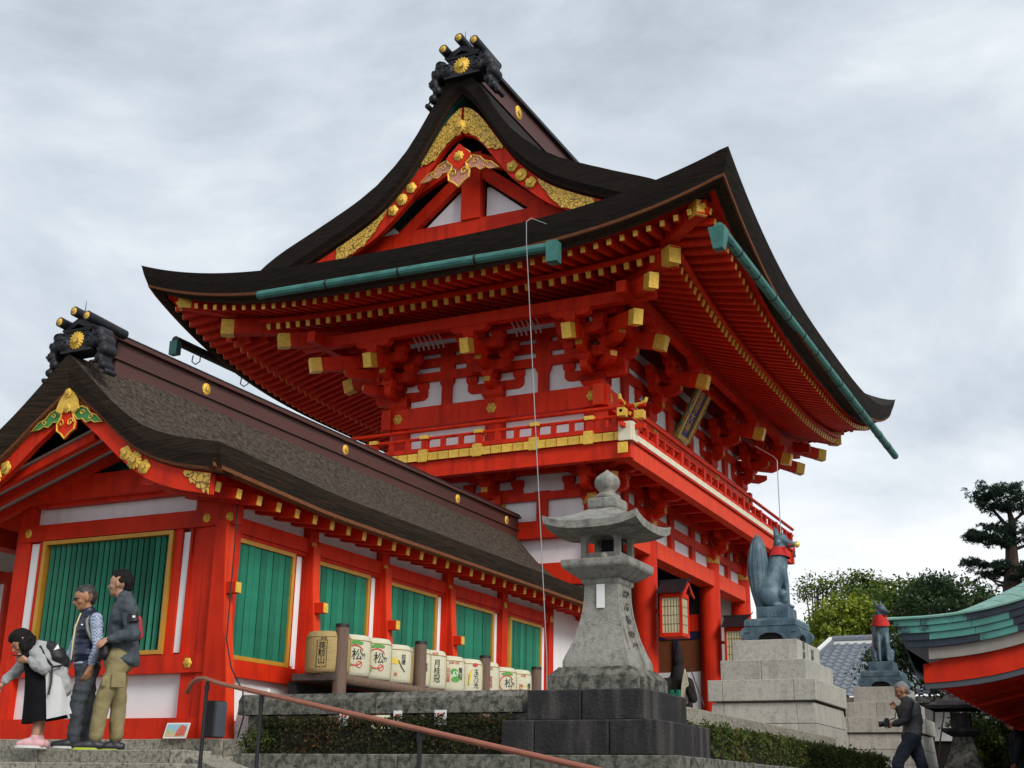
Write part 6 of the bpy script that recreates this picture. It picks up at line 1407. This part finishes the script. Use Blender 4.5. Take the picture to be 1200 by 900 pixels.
bush((-2.85, 25.6, 2.25), (.30, .5, .62), LF_MID, 'leafy green shrub right of the dark stone lantern', 9000, .075, 31)
bush((-2.5, 29.6, 3.2), (1.5, .9, 1.4), LF_DARK, 'large dark shrub under the pavilion eave', 14000, .10, 33)
bush((-1.6, 31.5, 3.0), (1.6, 1.0, 1.6), LF_MID, 'green shrub behind the dark-jacketed man at the right edge', 12000, .10, 34)
bush((-4.9, 33, 4.7), (1.7, .8, .75), LF_DARK, 'shadowy foliage between the farther pedestal and the bargeboard', 11000, .11, 35)
bush((-4.3, 36, 5.4), (.9, .8, .5), LF_MID, 'rounded green treetop in front of the tiled roof right of the farther fox', 7000, .10, 36)
bush((-3.4, 25.5, 1.65), (1.3, .7, .35), LF_MID, 'low ground shrub at the foot of the dark stone lantern', 7000, .07, 37)
bush((-7.95, 10.55, 1.95), (.18, .14, .14), LF_HEDGE, 'small weedy plant at the left foot of the stone balustrade', 1500, .03, 38)
# ================================================================ people
SKIN = mat('skin', (.42, .22, .14), .55, var=.08, scale=20); SKINT = mat('skin_tanned', (.36, .17, .09), .55, var=.08, scale=20); HAIR = mat('black_hair', (.008, .007, .007), .7, var=.3, scale=60, stretch=(4, 4, 1), bump=.3, bscale=80, spec=.2)
HAIRG = mat('grey_hair', (.22, .22, .22), .6, var=.4, scale=60, stretch=(4, 4, 1), bump=.5, bscale=80)
SHOE = mat('dark_shoe', (.02, .022, .03), .5, var=.3, scale=40); LIME = mat('lime_sole', (.42, .50, .03), .6); WSOLE = mat('white_sole', (.6, .6, .6), .6)
def V3(*a): return Vector(a)
def head_caps(c, f, s=1.0, long=False):
    """capsules of a head at c facing unit f (in the figure's frame); up is tilted with f"""
    c = Vector(c); f = Vector(f).normalized(); side = f.cross(V3(0, 0, 1)).normalized(); up = side.cross(f)
    P = lambda a, b, d: tuple(c+(f*a+side*b+up*d)*s)
    L = [(P(-.02, 0, .035), .088*s, P(.012, 0, .03), .082*s), (P(.02, 0, -.02), .066*s, P(.035, 0, -.06), .048*s), (P(.055, 0, -.088), .026*s, P(.045, 0, -.075), .036*s), (P(.085, 0, .0), .011*s, P(.105, 0, -.025), .014*s),
         (P(.066, .028, .028), .020*s, P(.066, -.028, .028), .020*s), (P(.082, .016, -.052), .010*s, P(.082, -.016, -.052), .010*s), (P(.05, .042, -.02), .028*s, P(.05, -.042, -.02), .028*s)]
    for b in (-1, 1): L.append((P(-.012, b*.078, .012), .016*s, P(-.008, b*.080, -.022), .011*s))
    return L, P
def eyes(P, s, parent):
    for b in (-1, 1):
        e = MB(); e.lathe([(.001, -.007), (.007, -.003), (.009, 0), (.007, .003), (.001, .007)], P(.082, b*.030, .010), 8); e.build('eye', INK, parent, smooth=True)
def hand_caps(w, d, curl=.5, s=1.0, side=1, palm_n=(0, 0, -1)):
    """palm, four unequal bent fingers and a thumb; w wrist, d pointing direction, palm_n palm normal"""
    w = Vector(w); d = Vector(d).normalized(); n = Vector(palm_n); n = (n-d*n.dot(d)).normalized(); t = d.cross(n)*side
    L = [(tuple(w), .024*s, tuple(w+d*.03*s), .027*s)]
    for k, (o, ln) in enumerate(((-.030, .070), (-.010, .080), (.010, .075), (.030, .058))):
        a = w+d*.04*s+t*o*.5*s; b = w+d*.085*s+t*o*s; L.append((tuple(a), .017*s, tuple(b), .0125*s))
        m = b+(d*cos(curl*.7)+n*sin(curl*.7))*ln*.5*s; e = m+(d*cos(curl*1.7)+n*sin(curl*1.7))*ln*.5*s
        L += [(tuple(b), .0105*s, tuple(m), .0098*s), (tuple(m), .0098*s, tuple(e), .0085*s)]
    a = w+d*.03*s+t*-.028*s; b = a+(d*.7-t*.6+n*.35).normalized()*.04*s; e = b+(d*.95-t*.1+n*.4).normalized()*.03*s
    L += [(tuple(a), .014*s, tuple(b), .0125*s), (tuple(b), .012*s, tuple(e), .0095*s)]
    return L
def limb(a, ra, b, rb, c, rc): return [(a, ra, b, rb), (b, rb, c, rc)]
def shoe(t, ank, toe, up_m=None, sole=None, h=.0, L=.21):
    a = Vector(ank); b = Vector(toe); gz = min(a.z, b.z); gz = b.z
    d = (b-a); d.z = 0; d.normalize(); heel = Vector((a.x, a.y, 0))-d*.06; tip = Vector((a.x, a.y, 0))+d*L
    z0 = 0 if h is None else h
    me = capsules([((heel.x, heel.y, z0+.045), .04, (a.x+d.x*.08, a.y+d.y*.08, z0+.045), .042), ((a.x, a.y, z0+.05), .042, (a.x, a.y, z0+.10), .042), ((a.x+d.x*.05, a.y+d.y*.05, z0+.055), .04, (tip.x-d.x*.03, tip.y-d.y*.03, z0+.035), .03)], .010, 3, 'shoe', up_m or SHOE)
    for v in me.vertices: v.co.z = max(v.co.z, z0+.014)
    s = obj('shoe', me, t)
    q = Vector((-d.y, d.x, 0)); b = MB(); P = []
    for k in range(20):
        an = 2*pi*k/20; L = .14 if cos(an) > 0 else .125; P.append(((heel+tip)/2-d*.008+d*cos(an)*(L/2+.058)+q*sin(an)*(.047+.004*cos(an))))
    b.v = []; rows = [[(p.x, p.y, z0+z) for p in P] for z in (0, .022)]; b.grid(rows, close=True); b.add(rows[0], [tuple(reversed(range(20)))]); b.add(rows[1], [tuple(range(20))]); b.build('sole', sole or WSOLE, s)
    return s
def cloth(caps, nm, m, t, vox=.014, sm=3, amp=.007, sc=9, stretch=(1, 1, .6)):
    me = capsules(caps, vox, sm, nm, m); wrinkle(me, amp, sc, stretch); wrinkle(me, amp*.5, sc*2.4, (1, 1, 1)); return obj(nm, me, t)
def person(loc, rotz, label): return thing('person', loc, label, 'person', None, rotz, local=True)
def build_body(t, caps, m=SKIN, vox=.0085): return obj('body', capsules(caps, vox, 2, 'body', m, decimate=.45), t)

# ---------- man in the grey jacket and khaki trousers
def man_khaki():
    t = person((-9.053, 9.675, 1.829), .752, 'man in a slate-grey jacket and khaki cargo trousers standing before the slatted window')
    f = (-.93, .34, .02); hc, P = head_caps((-.055, .0, 1.59), f, 1.02)
    hip = (.01, 0, .90)
    kn, an = (-.09, -.10, .46), (-.12, -.10, .10); kf, af = (.06, .10, .47), (.07, .10, .10)
    sh, el, wr = (.06, -.19, 1.365), (.13, -.25, 1.09), (-.10, -.20, 1.03); shf, elf, wrf = (-.03, .18, 1.37), (-.02, .25, 1.10), (-.10, .14, .98)
    body = hc+[((.0, 0, 1.42), .056, (-.04, 0, 1.52), .052), ((.01, 0, 1.36), .10, hip, .12), (shf, .05, sh, .05)]
    body += limb(sh, .05, el, .04, wr, .028)+limb(shf, .05, elf, .04, wrf, .028)+limb((.03, -.08, .88), .085, kn, .055, an, .038)+limb((0, .08, .88), .085, kf, .055, af, .038)
    body += hand_caps(wr, (-.9, .15, -.35), .9, 1.05, -1, (.2, .5, -.9))+hand_caps(wrf, (-.9, 0, -.3), .9, 1.0, 1, (.2, -.5, -.9))
    b = build_body(t, body); eyes(P, 1, b)
    cloth([(P(-.045, 0, .055), .084, P(-.005, 0, .075), .080), (P(-.07, 0, .03), .072, P(-.085, 0, -.02), .050), (P(.03, 0, .105), .045, P(-.05, 0, .10), .06), (P(-.03, .055, .03), .038, P(-.03, -.055, .03), .038)], 'hair', HAIR, b, .011, 2, .003, 40)
    JK = mat('slate_jacket', (.052, .068, .082), .7, var=.12, scale=8, bump=.9, bscale=6, stretch=(1, 1, 1.8))
    jk = cloth([((.02, 0, 1.34), .135, (.03, 0, 1.10), .145), ((.03, 0, 1.10), .145, (.045, 0, .86), .165), ('E', (.045, 0, .85), (.165, .205, .10)), (shf, .085, sh, .085), ('E', (.02, 0, 1.28), (.135, .20, .16)), (sh, .082, el, .072), (el, .070, tuple(Vector(wr)+Vector((.02, 0, .005))), .046), (shf, .08, elf, .068), (elf, .066, wrf, .044), ((.01, 0, 1.42), .075, (.0, 0, 1.455), .078)], 'jacket', JK, t, .014, 2, .012, 8)
    for v in jk.data.vertices: v.co.z = max(v.co.z, .80)
    cloth([((.025, 0, 1.435), .078, (.01, 0, 1.475), .079)], 'jacket_collar', JK, jk, .012, 2, .004)
    MB().cyl((.10, -.283, 1.28), (.115, -.290, 1.20), .048, .052, n=14).build('sleeve_patch', BLACK, jk); MB().box(.10, .125, -.345, -.338, 1.235, 1.255).build('patch_mark', PAPER, jk)
    me = capsules([((.165, -.05, 1.26), .03, (.185, -.02, 1.10), .04), ], .01, 2, 'red_back_flap', mat('red_flap', (.45, .03, .05), .7)); obj('red_back_flap', me, jk)
    KH = mat('khaki_trousers', (.24, .20, .095), .85, var=.2, scale=7, bump=.5, bscale=9, stretch=(1, 1, 1.4))
    tr = cloth([('E', (.025, 0, .86), (.155, .19, .15)), ((.035, -.085, .84), .108, kn, .080), (kn, .079, (-.115, -.10, .14), .070), ((.01, .085, .84), .108, kf, .080), (kf, .079, (.07, .10, .14), .069), ((-.10, -.19, .66), .02, (-.10, -.19, .60), .02)], 'trousers', KH, t, .012, 2, .005, 8, (1, 1, 1.2))
    MB().box(-.03, .10, -.212, -.198, .58, .72).build('cargo_pocket', KH, tr, bevel=.006)
    shoe(t, an, (-.33, -.1, 0), SHOE, LIME); shoe(t, af, (-.12, .1, 0), SHOE, LIME)
    bg = thing('camera_bag', (-9.3, 9.5, 2.75), 'small black bag held at the waist of the man in the slate jacket', 'bag')
    M = Matrix.Translation((-9.053, 9.675, 1.829)) @ Matrix.Rotation(.752, 4, 'Z')
    me = capsules([((-.13, -.10, .98), .055, (-.12, -.10, .90), .06)], .012, 2, 'bag_body', BLACK); me.transform(M); obj('bag_body', me, bg)
man_khaki()
# ---------- man in the navy quilted vest
def man_vest():
    t = person((-9.426, 9.665, 1.844), .773, 'man with glasses in a navy quilted vest, plaid sleeves and grey jeans looking down')
    f = (-.94, -.22, -.22); hc, P = head_caps((-.10, -.02, 1.445), f, .98)
    kn, an = (-.04, -.09, .44), (-.04, -.10, .09); kf, af = (.05, .09, .44), (.06, .09, .09)
    sh, el, wr = (.04, -.185, 1.235), (.085, -.22, .97), (.04, -.20, .78); shf, elf, wrf = (-.10, .17, 1.24), (-.14, .20, .97), (-.20, .13, .76)
    body = hc+[((-.02, 0, 1.28), .052, (-.07, -.01, 1.38), .050), ((-.01, 0, 1.22), .10, (0, 0, .84), .11), (shf, .048, sh, .048)]
    body += limb(sh, .046, el, .038, wr, .026)+limb(shf, .046, elf, .038, wrf, .026)+limb((.02, -.08, .80), .08, kn, .052, an, .036)+limb((0, .08, .80), .08, kf, .052, af, .036)
    body += hand_caps(wr, (-.25, .05, -1), .5, 1.1, -1, (-.6, .6, -.1))+hand_caps(wrf, (-.15, 0, -1), .4, 1.1, 1, (.3, -.8, 0))
    b = build_body(t, body, SKINT); eyes(P, 1, b)
    cloth([(P(-.045, 0, .055), .080, P(-.005, 0, .070), .076), (P(-.065, 0, .02), .068, P(-.075, 0, -.02), .046), (P(.03, 0, .09), .04, P(-.05, 0, .09), .055), (P(-.03, .055, .03), .034, P(-.03, -.055, .03), .034)], 'hair', mat('greying_hair', (.035, .033, .033), .6, var=.5, scale=70), b, .011, 2, .006, 40)
    g = MB(); 
    for s in (-1, 1): g.tube([P(.093, s*.030+.022*cos(a), .008+.016*sin(a)) for a in np.linspace(0, 2*pi, 12)], .0028, 5); g.tube([P(.088, s*.052, .012), P(-.01, s*.084, .012)], .0028, 5)
    g.tube([P(.095, -.01, .010), P(.095, .01, .010)], .0028, 5); g.build('glasses', BLACK, b)
    NV = mat('navy_vest', (.012, .018, .045), .45, var=.15, scale=8)
    me = capsules([((-.01, 0, 1.22), .125, (-.01, 0, 1.0), .135), ((-.01, 0, 1.0), .135, (.0, 0, .88), .14), ('E', (-.01, 0, 1.15), (.135, .19, .15)), ('E', (0, 0, .90), (.145, .185, .10)), ((-.02, 0, 1.28), .072, (-.045, 0, 1.315), .072), (tuple(Vector(sh)+Vector((0, .035, .01))), .065, tuple(Vector(shf)+Vector((0, -.035, .01))), .065)], .012, 2, 'quilted_vest', NV)
    nrm = [tuple(v.vector) for v in me.vertex_normals]
    for v, nv in zip(me.vertices, nrm):
        q = abs(sin(v.co.z*pi/.058)); v.co += Vector(nv)*(.010*(q**.6)-.006); v.co.z = max(v.co.z, .80)
    vs = obj('quilted_vest', me, t)
    MB().tube([(-.115, -.05, 1.30), (-.150, -.09, 1.16), (-.155, -.10, 1.0), (-.155, -.095, .84)], .007, 6).build('yellow_zip', mat('yellow_trim', (.62, .60, .28), .6), vs); MB().tube([(.0, -.10, 1.30), (-.05, -.165, 1.22), (-.03, -.19, 1.12), (.02, -.185, 1.03)], .016, 6).build('backpack_strap', mat('grey_strap', (.22, .22, .19), .8), vs); MB().box(-.10, -.08, -.166, -.160, 1.17, 1.182).build('vest_mark', PAPER, vs)
    PLD = bpy.data.materials.new('blue_plaid'); PLD.use_nodes = True; nt = PLD.node_tree; w = nt.nodes.new('ShaderNodeTexChecker'); w.inputs['Scale'].default_value = 62; w.inputs[1].default_value = (.46, .52, .62, 1); w.inputs[2].default_value = (.13, .19, .34, 1)
    tc = nt.nodes.new('ShaderNodeTexCoord'); nt.links.new(tc.outputs['Object'], w.inputs[0]); nt.links.new(w.outputs[0], nt.nodes['Principled BSDF'].inputs[0])
    cloth([(sh, .062, el, .055), (el, .054, tuple(Vector(wr)+Vector((0, 0, .03))), .04)], 'shirt_sleeve', PLD, t, .012, 2, .006); cloth([(shf, .060, elf, .053), (elf, .052, tuple(Vector(wrf)+Vector((0, 0, .03))), .04)], 'shirt_sleeve', PLD, t, .012, 2, .006)
    cloth([('E', (0, 0, .81), (.135, .17, .045))], 'shirt_hem', PLD, t, .012, 2, .006); MB().cyl((.045, -.20, .83), (.042, -.20, .81), .037, n=14).build('wristwatch', BLACK, t)
    JN = mat('grey_jeans', (.055, .066, .080), .85, var=.3, scale=9, bump=.9, bscale=8, stretch=(1, 1, 1.8))
    cloth([('E', (.01, 0, .77), (.13, .16, .12)), ((.02, -.08, .76), .10, kn, .078), (kn, .076, an, .064), ((0, .08, .76), .10, kf, .078), (kf, .076, af, .064)], 'jeans', JN, t, .013, 2, .007, 10, (1, 1, 1.8))
    shoe(t, an, (-.2, -.1, 0), SHOE, WSOLE); shoe(t, af, (-.1, .09, 0), SHOE, WSOLE)
man_vest()
# ---------- woman bending forward
def woman():
    loc = (-9.475, 9.19, 1.834); rz = .801
    t = person(loc, rz, 'woman in a pale grey coat and black skirt bending forward to photograph with a phone')
    f = (-.80, -.20, -.55); hc, P = head_caps((-.25, -.03, .955), f, .92)
    sh, el, wr = (-.09, -.15, .86), (-.02, -.20, .71), (-.17, -.15, .79); shf, elf, wrf = (-.16, .13, .85), (-.27, .15, .70), (-.37, .10, .58)
    kn, an = (-.01, -.05, .30), (-.02, -.05, .07); kf, af = (.01, .06, .32), (.02, .06, .07)
    body = hc+[((-.12, 0, .89), .045, (-.20, -.02, .93), .045), ((-.10, 0, .86), .09, (.06, 0, .63), .11), (sh, .045, shf, .045)]
    body += limb(sh, .042, el, .034, wr, .024)+limb(shf, .042, elf, .034, wrf, .024)+limb((.06, -.07, .62), .08, kn, .048, an, .033)+limb((.07, .07, .62), .08, kf, .048, af, .033)
    body += hand_caps(wr, (-.85, .1, .25), .9, .95, -1, (.1, .8, .3))+hand_caps(wrf, (-.8, -.1, -.6), .5, .95, 1, (.2, -.6, -.6))
    b = build_body(t, body); eyes(P, .92, b)
    cloth([(P(-.04, 0, .05), .088, P(.0, 0, .07), .084), (P(-.06, 0, .0), .085, P(-.03, 0, -.10), .070), (P(.01, .068, .0), .036, P(.03, .060, -.14), .026), (P(.01, -.068, .0), .036, P(.03, -.060, -.14), .028), (P(.05, 0, .085), .045, P(-.05, 0, .09), .06)], 'hair', HAIR, b, .011, 2, .006, 30)
    GC = mat('pale_grey_coat', (.36, .37, .38), .9, var=.12, scale=30, bump=.8, bscale=8); 
    ct = cloth([((-.10, 0, .85), .115, (.04, 0, .70), .135), ('E', (-.05, 0, .80), (.13, .17, .13)), ((.04, 0, .70), .14, (.13, 0, .58), .13), (sh, .068, el, .060), (el, .058, tuple(Vector(wr)+Vector((.03, 0, 0))), .042), (shf, .066, elf, .057), (elf, .055, tuple(Vector(wrf)+Vector((.03, 0, .04))), .042), ((-.10, 0, .93), .06, (-.03, 0, .94), .055)], 'coat', GC, t, .013, 2, .012, 9)
    # coat tail hanging back as a draped sheet
    rows = []
    for i in range(13):
        u = i/12; rows.append([(lerp(.02, .20, u)+.10*v*(1-u)+.05*u*u+.014*sin(v*9+u*5), -.17+.34*v if False else lerp(-.15, .15, v)+.012*sin(u*14+v*6), lerp(.72, .30, u)-.03*sin(v*7)+.02*v) for v in np.linspace(0, 1, 15)])
    b2 = MB(); b2.grid(rows); b2.grid([[(x+.008, y, z) for x, y, z in r] for r in rows]); b2.build('coat_tail', mat('coat_tail_fabric', (.52, .53, .54), .9, var=.06), ct, smooth=True)
    b2 = MB(); rows = []
    for i in range(13):
        u = i/12; rows.append([(lerp(lerp(.0, .14, v), lerp(.06, .28, v), u), -.165-.02*u+.015*sin(v*8+u*4), lerp(.70-.05*v, .26+.06*v, u)) for v in np.linspace(0, 1, 12)])
    b2.grid(rows); b2.grid([[(x, y+.008, z) for x, y, z in r] for r in rows]); b2.build('coat_tail', mat('coat_tail_fabric', (0, 0, 0)), ct, smooth=True)
    SK = mat('black_skirt', (.008, .008, .010), .9, var=.3, spec=.1)
    rows = []
    for i in range(12):
        u = i/11; z = lerp(.74, .25, u); cx = lerp(-.10, .05, u**.8); rx = lerp(.10, .20, u); ry = lerp(.12, .17, u)
        rows.append([(cx+rx*cos(a)*(1+.06*u*sin(a*7)), ry*sin(a)*(1+.06*u*sin(a*5))-.01, z+.035*u*cos(a)) for a in np.linspace(0, 2*pi, 40, endpoint=False)])
    b3 = MB(); b3.grid(rows, close=True); b3.add(rows[0], [tuple(range(40))]); b3.build('skirt', SK, t, smooth=True)
    cloth([((-.14, 0, .84), .09, (-.06, 0, .66), .11)], 'black_top', SK, t, .014, 2, .006)
    PK = mat('pink_shoe', (.62, .36, .38), .7); shoe(t, an, (-.2, -.05, 0), PK, WSOLE, 0, .165); shoe(t, af, (-.2, .06, 0), PK, WSOLE, 0, .165)
    M = Matrix.Translation(loc) @ Matrix.Rotation(rz, 4, 'Z')
    bp = thing('backpack', (-9.4, 9.3, 2.6), 'black backpack on the back of the bending woman', 'backpack')
    me = capsules([((.02, 0, .93), .075, (.13, 0, .80), .085), ('E', (.08, 0, .86), (.11, .13, .09), (0, radians(45), 0))], .013, 2, 'backpack_body', mat('black_nylon', (.014, .014, .017), .6, var=.3)); wrinkle(me, .008, 12); me.transform(M); bb = obj('backpack_body', me, bp)
    b4 = MB(); b4.tube([M @ V3(-.08, -.17, .93), M @ V3(-.02, -.20, .82), M @ V3(.06, -.175, .74), M @ V3(.14, -.14, .76)], .012, 6); b4.build('shoulder_strap', BLACK, bb); b4 = MB(); b4.tube([M @ V3(.05, -.19, .76), M @ V3(.06, -.205, .60), M @ V3(.05, -.205, .48)], .010, 6); b4.build('hanging_strap', BLACK, bb)
    MB().prism([(0, 0), (.05, .02), (.03, .06)], M @ V3(.05, -.115, .90), M.to_3x3() @ V3(1, 0, 0), (0, 0, 1), (0, -.006, 0)).build('backpack_mark', PAPER, bb)
    ph = MB(); a = M @ V3(-.29, -.17, .83); c = M @ V3(-.20, -.10, .845); ph.beam(a, c, .07, .012, (0, 0, 1)); o = ph.build('phone', BLACK); tagp(o, 'black phone held flat in the hand of the bending woman', 'phone')
woman()
# ---------- grey-haired man with a camera
def man_camera():
    loc = (-3.35, 20.224, 1.55); rz = .164; dz = 1.641-1.55
    t = person(loc, rz, 'grey-haired man in a grey vest and dark trousers stepping left with a camera')
    f = (-.93, -.1, -.35); hc, P = head_caps((.0, 0, 1.44+dz), f, 1.0)
    Z = dz; sh, el, wr = (.10, -.18, 1.27+Z), (.03, -.24, 1.0+Z), (-.14, -.15, .96+Z); shf, elf, wrf = (.03, .16, 1.27+Z), (-.02, .20, 1.06+Z), (-.07, .06, 1.20+Z)
    kn, an = (-.13, -.09, .50), (-.14, -.09, .09); kf, af = (.20, .09, .50), (.29, .09, .11)
    body = hc+[((.06, 0, 1.29+Z), .054, (.03, 0, 1.37+Z), .052), ((.09, 0, 1.22+Z), .10, (.11, 0, .84+Z), .115), (sh, .05, shf, .05)]
    body += limb(sh, .048, el, .038, wr, .027)+limb(shf, .048, elf, .038, wrf, .027)+limb((.09, -.08, .86), .09, kn, .056, an, .038)+limb((.12, .08, .86), .09, kf, .056, af, .038)
    body += hand_caps(wr, (-.95, .1, 0), .9, 1.05, -1, (.1, .6, -.6))+hand_caps(wrf, (-.7, 0, .6), 1.0, 1.05, 1, (.3, -.8, 0))
    b = build_body(t, body, SKINT, .010); eyes(P, 1, b)
    cloth([(P(-.045, 0, .05), .083, P(-.01, 0, .068), .078), (P(-.07, 0, .02), .070, P(-.085, 0, -.03), .046), (P(.03, 0, .09), .04, P(-.05, 0, .09), .055)], 'hair', HAIRG, b, .012, 2, .007, 35)
    SHI = mat('dark_grey_shirt', (.05, .048, .052), .85, var=.15); VES = mat('grey_vest_cloth', (.17, .17, .18), .85, var=.15, scale=8)
    cloth([(sh, .075, el, .062), (el, .060, wr, .042), (shf, .07, elf, .058), (elf, .056, wrf, .042), ((.05, 0, 1.30+Z), .07, (.045, 0, 1.33+Z), .068), ('E', (.07, 0, 1.15+Z), (.135, .19, .16))], 'shirt', SHI, t, .015, 2, .010)
    v = cloth([((.12, 0, 1.22+Z), .135, (.13, 0, 1.0+Z), .14), ((.13, 0, 1.0+Z), .14, (.12, 0, .84+Z), .15), ('E', (.11, .0, 1.12+Z), (.145, .175, .16))], 'grey_vest', VES, t, .015, 2, .010)
    cloth([('E', (.10, 0, .85), (.15, .17, .13)), ((.09, -.08, .84), .12, kn, .088), (kn, .086, an, .070), ((.12, .08, .84), .12, kf, .088), (kf, .086, af, .070)], 'trousers', mat('dark_blue_trousers', (.028, .035, .055), .85, var=.15), t, .015, 2, .012, 9)
    shoe(t, an, (-.4, -.09, 0), SHOE, SHOE); shoe(t, af, (.1, .09, 0), SHOE, SHOE)
    M = Matrix.Translation(loc) @ Matrix.Rotation(rz, 4, 'Z'); cm = thing('camera', tuple(M @ V3(-.22, -.14, .96+Z)), 'black camera with strap held low by the grey-haired man', 'camera')
    q = MB(); q.box(-.04, .04, -.07, .07, -.05, .05); q.box(-.03, .03, -.03, .03, .05, .075); me = q.mesh('camera_body', BLACK); me.transform(M @ Matrix.Translation((-.24, -.13, .97+Z))); cb = obj('camera_body', me, cm)
    q = MB(); q.cyl(M @ V3(-.28, -.13, .965+Z), M @ V3(-.36, -.13, .955+Z), .038, .042, n=16); q.build('lens', BLACK, cb); q = MB(); q.tube([M @ V3(-.24, -.07, 1.01+Z), M @ V3(-.12, .0, 1.05+Z), M @ V3(-.09, .04, 1.18+Z)], .008, 5); q.build('strap', BLACK, cb)
man_camera()
# ---------- dark-jacketed man cut by the right edge
def man_edge():
    t = person((-2.30, 24.6, 1.47), .092, 'man in a dark jacket standing before dark shrubs at the right edge'); Z = .13
    f = (-.97, -.1, -.1); hc, P = head_caps((.07, 0, 1.25+Z), f, 1.0); sh, el, wr = (.16, -.17, 1.02+Z), (.14, -.22, .78+Z), (.06, -.2, .58+Z); shf, elf, wrf = (.10, .17, 1.02+Z), (.08, .2, .78+Z), (.02, .15, .58+Z)
    body = hc+[((.14, 0, 1.10+Z), .054, (.11, 0, 1.18+Z), .052), ((.14, 0, 1.02+Z), .1, (.13, 0, .62+Z), .11), (sh, .05, shf, .05)]+limb(sh, .048, el, .038, wr, .027)+limb(shf, .048, elf, .038, wrf, .027)+limb((.13, -.08, .60+Z), .09, (.11, -.09, .45), .056, (.13, -.09, .08), .038)+limb((.13, .08, .60+Z), .09, (.14, .09, .45), .056, (.16, .09, .08), .038)
    body += hand_caps(wr, (-.1, 0, -1), .5, 1.0, -1, (-.5, .5, 0))+hand_caps(wrf, (-.1, 0, -1), .5, 1.0, 1, (-.5, -.5, 0)); b = build_body(t, body, SKINT, .011); eyes(P, 1, b)
    cloth([(P(-.045, 0, .05), .083, P(-.01, 0, .068), .078), (P(-.07, 0, .02), .070, P(-.085, 0, -.03), .046), (P(.03, 0, .09), .04, P(-.05, 0, .09), .055)], 'hair', HAIR, b, .013, 2, .006, 35)
    cloth([((.15, 0, 1.0+Z), .15, (.14, 0, .66+Z), .16), (sh, .085, shf, .085), (sh, .08, el, .066), (el, .064, wr, .046), (shf, .08, elf, .066), (elf, .064, wrf, .046), ((.15, 0, 1.08+Z), .08, (.15, 0, 1.11+Z), .085), ('E', (.14, 0, .95+Z), (.15, .2, .16))], 'hooded_jacket', mat('blue_black_jacket', (.016, .026, .036), .8, var=.2), t, .016, 2, .01)
    cloth([('E', (.13, 0, .62+Z), (.14, .17, .12)), ((.13, -.08, .60+Z), .11, (.11, -.09, .45), .08), ((.11, -.09, .45), .08, (.13, -.09, .1), .068), ((.13, .08, .60+Z), .11, (.14, .09, .45), .08), ((.14, .09, .45), .08, (.16, .09, .1), .068)], 'trousers', mat('dark_blue_trousers', (0, 0, 0)), t, .016, 2, .01)
    shoe(t, (.13, -.09, .09), (-.2, -.09, 0), SHOE, SHOE); shoe(t, (.16, .09, .09), (-.1, .09, 0), SHOE, SHOE)
man_edge()
# ---------- folded black stroller at the left edge
st = thing('stroller', (-9.75, 8.75, 1.83), 'corner of a black stroller with a wheel at the lower left edge', 'stroller', None, .8, local=True)
MB().cyl((.06, -.02, .075), (.06, .02, .075), .075, n=24).build('wheel', BLACK, st); MB().cyl((.06, -.022, .075), (.06, .022, .075), .045, n=20).build('wheel_rim', mat('grey_rim', (.25, .25, .27), .5), st)
MB().cyl((-.5, -.02, .075), (-.5, .02, .075), .075, n=24).build('wheel', BLACK, st)
MB().tube([(.06, -.03, .09), (-.05, -.03, .20), (-.35, -.03, .60)], .014, 8).build('frame_tube', BLACK, st); MB().tube([(-.5, -.03, .09), (-.3, -.03, .30), (.02, -.03, .22)], .012, 8).build('frame_tube', mat('grey_rim', (0, 0, 0)), st)
me = capsules([((-.30, .12, .28), .12, (-.05, .12, .20), .09), ((-.30, .12, .28), .12, (-.45, .12, .50), .10)], .02, 2, 'fabric_seat', BLACK); obj('fabric_seat', me, st)
MB().tube([(.03, -.04, .20), (.07, -.04, .22), (.10, -.04, .21)], .010, 6).build('white_trim', PAPER, st)
bpy.data.scenes.remove(TS)
